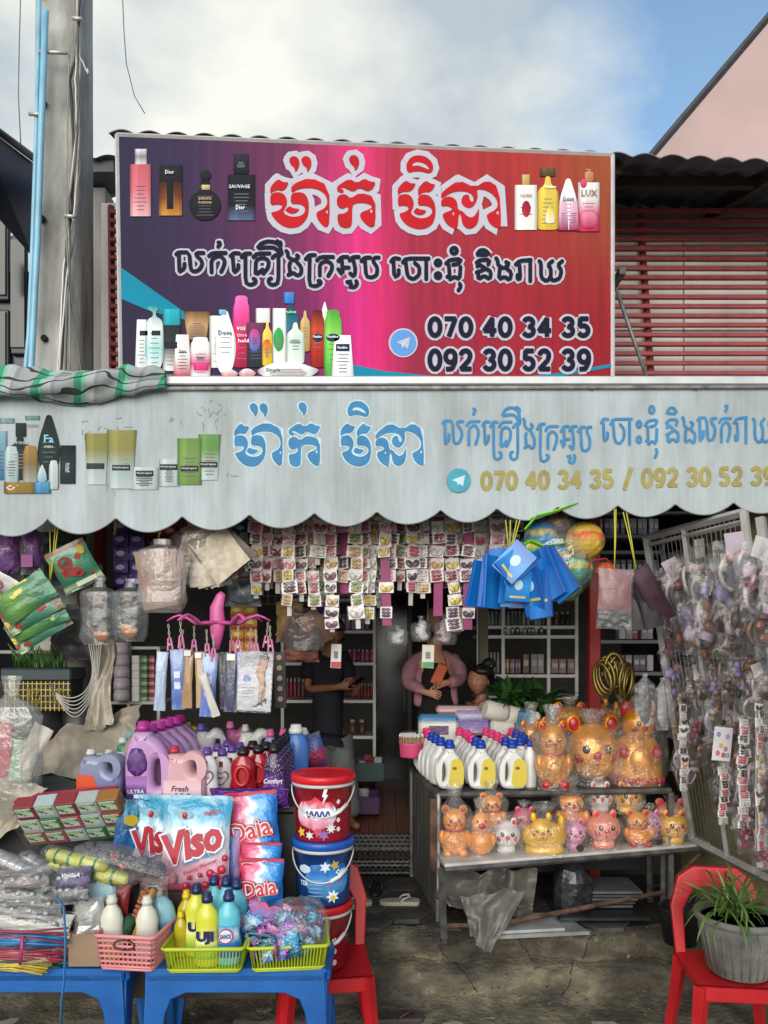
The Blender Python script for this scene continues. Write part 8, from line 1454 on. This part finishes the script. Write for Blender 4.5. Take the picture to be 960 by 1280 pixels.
def person(name, label, Y, P, clothes, headc, hs, yaw, pitch, skinm, hair, hands):
    t = thing(name, label, 'person', (0, 0, 0)); js = dict(P); es = [('pelvis','belly'),('belly','chest'),('chest','neck0'),('neck0','neck1')]
    for s_ in 'LR':
        es += [('chest','sh'+s_),('sh'+s_,'el'+s_),('el'+s_,'wr'+s_),('wr'+s_,'pa'+s_)]
        if 'kn'+s_ in P: es += [('pelvis','hip'+s_),('hip'+s_,'kn'+s_),('kn'+s_,'an'+s_),('an'+s_,'to'+s_)]
        d = P['pa'+s_][0]-P['wr'+s_][0]; fingers(js, es, P['wr'+s_][0], P['pa'+s_][0], d, hands[s_][0], hands[s_][1], 'pa'+s_)
    mb = MB(); me_to_mb(mb, skin_me(js, es, 'pelvis', 1)); head_into(mb, Vector(headc), hs, yaw, pitch); body = mb.build('body', [skinm, eyed, lipm, eyew], t)
    for nm, keys, edges, gr, m_ in clothes:
        cj = {k: ((P[k][0] if isinstance(k, str) else k), (tuple(q+gr for q in P[k][1]) if isinstance(P[k][1], tuple) else P[k][1]+gr)) for k in keys}
        for k, v in (edges[1] if isinstance(edges, tuple) else {}).items(): cj[k] = v
        me = skin_me(cj, edges[0] if isinstance(edges, tuple) else edges, keys[0], 2)
        for v in me.vertices: v.co += Vector((nz(v.co, 9), nz(v.co, 9, 2), nz(v.co, 9, 3)))*.012
        mb = MB(); me_to_mb(mb, me); mb.build(nm, m_, t)
    hair(t); return t
def V(x, y, Y): return W(x, y, Y)
Ym = 6.5
Pm = {'pelvis': (V(412, 905, Ym), (.115, .09)), 'belly': (V(410, 872, Ym), (.115, .09)), 'chest': (V(408, 838, Ym), (.13, .10)), 'neck0': (V(413, 812, Ym), .075), 'neck1': (V(416, 800, Ym-.02), .058),
      'shL': (V(387, 824, Ym), .048), 'elL': (V(385, 862, Ym-.06), .040), 'wrL': (V(420, 859, Ym-.27), .030), 'paL': (V(433, 857, Ym-.30), (.036, .018)),
      'shR': (V(430, 824, Ym+.03), .048), 'elR': (V(440, 860, Ym-.02), .046), 'wrR': (V(444, 868, Ym-.22), .030), 'paR': (V(445, 860, Ym-.30), (.034, .018)),
      'hipL': (V(401, 925, Ym), .085), 'knL': (V(398, 975, Ym-.02), .065), 'anL': (V(400, 1030, Ym), .042), 'toL': (V(404, 1036, Ym-.16), .035), 'hipR': (V(424, 925, Ym), .085), 'knR': (V(432, 975, Ym-.03), .065), 'anR': (V(438, 1028, Ym), .042), 'toR': (V(448, 1034, Ym-.15), .035)}
navy = M('10131f', .85, 0, .2, 14, .2, 80, key='navy shirt'); grey = M('6d6f70', .85, 0, .12, 14, .3, 60, key='grey trousers')
def hair_m(t):
    c = V(417, 791, Ym-.03); s = .235
    MB().ball(tuple(c+Vector((0, .018, .035))), (.096, .115, .105), 20, fn=lambda d: 1+.03*noise.noise(d*8)).build('cap', M('12151f', .8, 0, .2, 20, key='dark cap'), t); MB().ball(tuple(c+Vector((.02, -.105, .025))), (.075, .07, .014), 14).build('cap_brim', M('12151f', .8, 0, .2, 20, key='dark cap'), t)
    MB().ball(tuple(c+Vector((0, .04, -.03))), (.092, .085, .08), 16, fn=lambda d: 1+.06*noise.noise(d*9)).build('hair', hairm, t)
te = [('pelvis','belly'),('belly','chest'),('chest','neck0'),('chest','shL'),('shL','slL'),('chest','shR'),('shR','slR')]
def mid(a, b, k, P=None): return P[a][0].lerp(P[b][0], k)
shirt_x = {'slL': (mid('shL', 'elL', .72, Pm), .075), 'slR': (mid('shR', 'elR', .72, Pm), .072), 'hem': (V(411, 914, Ym), (.185, .15))}
person('person', 'person in a dark cap, navy t-shirt and loose grey trousers looking at a phone', Ym, Pm,
       [('shirt', ('pelvis', 'belly', 'chest', 'neck0', 'shL', 'shR'), (te+[('pelvis', 'hem')], shirt_x), .055, navy),
        ('trousers', ('pelvis', 'hipL', 'knL', 'hipR', 'knR'), ([('pelvis', 'hipL'), ('hipL', 'knL'), ('knL', 'cuL'), ('pelvis', 'hipR'), ('hipR', 'knR'), ('knR', 'cuR')], {'cuL': (V(400, 1026, Ym), .092), 'cuR': (V(440, 1024, Ym), .095)}), .045, grey)],
       V(418, 791, Ym-.03), .235, .5, .35, sk1, hair_m, {'L': (Vector((0, 0, 1)), 1), 'R': (Vector((-1, 0, .2)), 1)})
ph = MB().box((0, 0, 0), (.075, .012, .15), b=.004).build('mobile_phone', M('0e0f12', .15, key='phone'), None, tuple(V(446, 853, Ym-.37)), (.9, .2, 1.1)); tag(ph, 'black mobile phone held by the person in navy', 'phone')
Yw = 6.3
Pw = {'pelvis': (V(548, 910, Yw), (.12, .10)), 'belly': (V(546, 878, Yw), (.105, .085)), 'chest': (V(543, 840, Yw), (.115, .09)), 'neck0': (V(544, 808, Yw), .07), 'neck1': (V(545, 794, Yw-.01), .05),
      'shL': (V(516, 820, Yw), .050), 'elL': (V(509, 852, Yw-.04), .042), 'wrL': (V(530, 865, Yw-.20), .028), 'paL': (V(541, 867, Yw-.23), (.034, .018)),
      'shR': (V(569, 819, Yw), .050), 'elR': (V(577, 850, Yw-.04), .042), 'wrR': (V(561, 853, Yw-.21), .028), 'paR': (V(550, 855, Yw-.25), (.034, .018)),
      'hipL': (V(538, 930, Yw), .10), 'knL': (V(536, 985, Yw), .07), 'anL': (V(536, 1037, Yw), .042), 'toL': (V(536, 1043, Yw-.14), .034), 'hipR': (V(560, 930, Yw), .10), 'knR': (V(562, 985, Yw), .07), 'anR': (V(563, 1037, Yw), .042), 'toR': (V(564, 1043, Yw-.14), .034)}
pinkk = M('a0707a', .9, 0, .1, 14, .4, 120, key='pink knit'); blk = M('0c0b0d', .9, 0, .2, 14, key='black dress')
def hair_w(t):
    c = V(545, 775, Yw-.01); MB().ball(tuple(c+Vector((0, .03, .02))), (.098, .11, .13), 18, fn=lambda d: 1+.05*noise.noise(d*7)).build('hair', hairm, t)
    MB().tube([V(556, 822, Yw-.13), V(560, 840, Yw-.2)], .004, 5).build('strap', blk, t)
person('person', 'person in a pink cardigan over a black dress, head hidden behind hanging bags', Yw, Pw,
       [('dress', ('pelvis', 'belly', 'chest', 'hipL', 'hipR', 'knL', 'knR'), ([('pelvis', 'belly'), ('belly', 'chest'), ('chest', 'top'), ('pelvis', 'hipL'), ('hipL', 'knL'), ('pelvis', 'hipR'), ('hipR', 'knR')], {'top': (V(543, 824, Yw-.02), (.14, .11))}), .055, blk),
        ('cardigan', ('shL', 'elL', 'wrL'), ([('in', 'shL'), ('shL', 'elL'), ('elL', 'wrL'), ('in', 'b1'), ('b1', 'b2')], {'in': (V(531, 820, Yw), .050), 'b1': (V(524, 848, Yw-.02), .052), 'b2': (V(524, 885, Yw-.02), .052)}), .020, pinkk),
        ('cardigan', ('shR', 'elR', 'wrR'), ([('in', 'shR'), ('shR', 'elR'), ('elR', 'wrR'), ('in', 'b1'), ('b1', 'b2')], {'in': (V(556, 819, Yw), .050), 'b1': (V(564, 848, Yw-.02), .052), 'b2': (V(566, 885, Yw-.02), .052)}), .020, pinkk)],
       V(545, 775, Yw-.03), .235, 0, .1, sk2, hair_w, {'L': (Vector((.2, -.2, 1)), 1), 'R': (Vector((0, -.2, 1)), -1)})
ph = MB().box((0, 0, 0), (.085, .03, .17), b=.006).build('orange_wallet', M('b8502a', .5, 0, .1, 10, key='orange wallet'), None, tuple(V(549, 843, Yw-.27)), (.1, radians(24), 0)); tag(ph, 'orange wallet held by the person in the pink cardigan', 'wallet')
Yg = 6.0
Pg = {'pelvis': (V(612, 960, Yg+.1), (.13, .11)), 'belly': (V(611, 925, Yg+.08), (.12, .10)), 'chest': (V(608, 893, Yg+.05), (.125, .10)), 'neck0': (V(604, 874, Yg+.03), .055), 'neck1': (V(601, 865, Yg), .042),
      'shL': (V(588, 884, Yg+.04), .048), 'elL': (V(582, 915, Yg), .036), 'wrL': (V(590, 935, Yg-.1), .024), 'paL': (V(598, 940, Yg-.14), (.028, .015)), 'shR': (V(627, 884, Yg+.05), .048), 'elR': (V(634, 915, Yg), .036), 'wrR': (V(624, 935, Yg-.1), .024), 'paR': (V(616, 940, Yg-.14), (.028, .015))}
def hair_g(t):
    c = V(600, 850, Yg); MB().ball(tuple(c+Vector((.03, .035, .03))), (.094, .10, .105), 20, fn=lambda d: 1+.05*noise.noise(d*9)).build('hair', hairm, t); MB().ball(tuple(c+Vector((.075, .03, .125))), (.055, .05, .05), 16, fn=lambda d: 1+.15*noise.noise(d*7), smooth=False).build('hair_bun', hairm, t)
    MB().tube([c+Vector((-.06, -.05, .09)), c+Vector((-.02, -.09, .075)), c+Vector((.04, -.09, .07)), c+Vector((.08, -.05, .03))], [.02, .03, .03, .02], 8).build('fringe', hairm, t)
person('person', 'girl with black hair in a bun peeping from behind the potted plants', Yg, Pg, [('top', ('pelvis', 'belly', 'chest', 'shL', 'shR'), ([('pelvis', 'belly'), ('belly', 'chest'), ('chest', 'shL'), ('shL', 'e1'), ('chest', 'shR'), ('shR', 'e2')], {'e1': (V(584, 905, Yg+.02), .042), 'e2': (V(632, 905, Yg+.02), .042)}), .015, M('7a1a26', .8, 0, .2, 12, key='dark red top'))],
       V(598, 851, Yg-.01), .225, -.5, .05, M('9a6a50', .55, 0, .07, 10, key='skin girl'), hair_g, {'L': (Vector((0, 0, 1)), 1), 'R': (Vector((0, 0, 1)), -1)})
# ================================================================== plants
def leaf_me(L_, w_, bend, mat, n=7, fold=.25):
    def f(u, v): 
        a = bend*v; x = L_*(sin(a)/bend if bend else v); z = L_*((cos(a)-1)/bend*-1*-1 if bend else 0); ww = w_*(sin(pi*min(1, v*.93+.05)))**.8
        return ((u-.5)*ww, x, z+abs(u-.5)*ww*fold)
    return MB().grid(2, n, f).mesh('leaf', mat)
gl = [M(c, .35, 0, .3, 10, key='leaf') for c in ('2f5a24', '3f7030', '28481f', '4f8438')]
def plant(name, label, x, y, Y, zb, n, L_, w_, el0, el1, pot=None, group=None, mats=gl, bend=(1.0, 1.9), stem=True, ztop=0):
    t = thing(name, label, 'plant', (W(x, 0, Y).x, Y, zb), group=group); ms = [leaf_me(L_*s_, w_*(.8+.2*k), b, mats[k % len(mats)]) for k, (s_, b) in enumerate(((1, bend[0]), (.8, bend[1]), (1.15, (bend[0]+bend[1])/2), (.7, bend[0])))]
    z0 = pot[2] if pot else ztop
    if pot: MB().lathe([(pot[0]*.7, 0), (pot[0]*.95, z0*.9), (pot[0], z0*.92), (pot[0], z0), (pot[0]*.9, z0), (pot[0]*.88, z0*.85)], 24).build('pot', pot[3], t)
    for i in range(n):
        az = R.uniform(0, 2*pi); el = radians(R.uniform(el0, el1)); h = R.uniform(0, .12) if stem else 0
        if stem: MB().tube([(0, 0, z0*.9), (.03*sin(-az), .03*cos(az), z0+h+.02)], .004, 4).build('stem', mats[0], t) if i % 3 == 0 else None
        ob('leaf', ms[i % 4], t, (R.uniform(-.03, .03), R.uniform(-.03, .03), z0+h), Euler((el, R.uniform(-.3, .3), az), 'XYZ'))
    return t
potm = M('3a3a3c', .7, 0, .2, 6, key='dark pot')
plant('leafy_plant', 'peace lily with broad glossy leaves behind the tissue packs', 675, 0, 5.75, ZK+.20, 30, .36, .10, 40, 85, (.11, .11, .14, potm))
plant('leafy_plant', 'dense dark green bush left of the peace lily, beside the girl', 640, 0, 5.76, ZK+.26, 130, .22, .055, 5, 85, (.11, .11, .12, potm), bend=(.6, 1.4), stem=True)
plant('grassy_plant', 'dark grassy plant with thin arching blades in front of the lily', 672, 0, 5.68, ZK+.10, 80, .30, .014, 30, 85, (.09, .09, .1, potm), bend=(1.2, 2.2), stem=False)
MB().ball((0, 0, 0), (.03, .03, .02), 10, fn=lambda d: 1+.3*noise.noise(d*6), smooth=False).build('red_flower', M('7a1420', .6, 0, .3, 30, key='red flower'), None, tuple(W(632, 866, 5.7))); tag(bpy.data.objects['red_flower'], 'dark red flower among the bush leaves', 'flower')
ps = thing('plant_stand', 'dark bench behind the counter carrying the green plants', 'bench'); prism([W(603, 0, 5.7), W(745, 0, 5.7), W(745, 0, 6.0), W(603, 0, 6.0)], ZK+.06, ZK+.10, 'bench_top', topm, ps)
for x, Y in ((606, 5.73), (742, 5.73), (606, 5.97), (742, 5.97)): MB().box((W(x, 0, Y).x, Y, ZK/2+.03), (.03, .03, ZK+.06)).build('leg', topm, ps)
# pot on the red chair
zc = W(905, 1210, 3.85).z
t = thing('potted_plant', 'weathered grey pot of long arching grass leaves on the red chair', 'plant', (W(924, 0, 3.8).x, 3.8, zc+.002))
r = px(50, 3.8); h = px(74, 3.8); pm_ = M('6c6a66', .9, 0, .35, 5, .6, 25, key='old pot')
MB().lathe([(r*.66, 0), (r*.72, .01), (r*.92, h*.7), (r*.99, h*.86), (r*.97, h*.88), (r*1.06, h*.9), (r*1.07, h*1.0), (r*1.0, h*1.01), (r*.93, h*.97), (r*.9, h*.85)], 40).build('pot', pm_, t)
for k in range(26): a = 2*pi*k/26; MB().tube([(r*.73*cos(a), r*.73*sin(a), h*.05), (r*.95*cos(a), r*.95*sin(a), h*.78)], .004, 5).build('pot_rib', pm_, t)
MB().lathe([(.01, h*.9), (r*.9, h*.9)], 20).build('soil', M('2c241c', .95, 0, .3, 40, .5, 60, key='soil'), t)
gm = [M(c, .45, 0, .3, 10, key='grass') for c in ('4a6a28', '5f7d35', '7d8a48', '3c5a26')]
gls = [leaf_me(.34, .017, 1.5, gm[0], 9), leaf_me(.28, .014, 2.2, gm[1], 9), leaf_me(.24, .015, .9, gm[2], 9), leaf_me(.38, .014, 1.9, gm[3], 9)]
for i in range(75): ob('leaf', gls[R.choice((0, 1, 1, 2, 3))], t, (R.gauss(-.03, .04), R.gauss(0, .03), h*.95), Euler((radians(R.uniform(35, 88)), R.uniform(-.3, .3), R.uniform(0, 2*pi))))
# front brand sheeting and last small things
for i, (x, y, Y, w_, h_, c, l) in enumerate(((20, 905, 4.9, 120, 110, '1a1b1f', 'dark covered goods behind the cloudy bag at the left'), (60, 1000, 4.2, 170, 60, '2a2a2c', 'dark wrapped goods under the packet bundle'))):
    o = pillow(px(w_, Y), px(h_, Y), .3, None, i+40, .03).build('covered_goods', M(c, .6, 0, .3, 5, .3, 20, key='covered'), None, tuple(W(x, y, Y))); tag(o, l, 'goods')
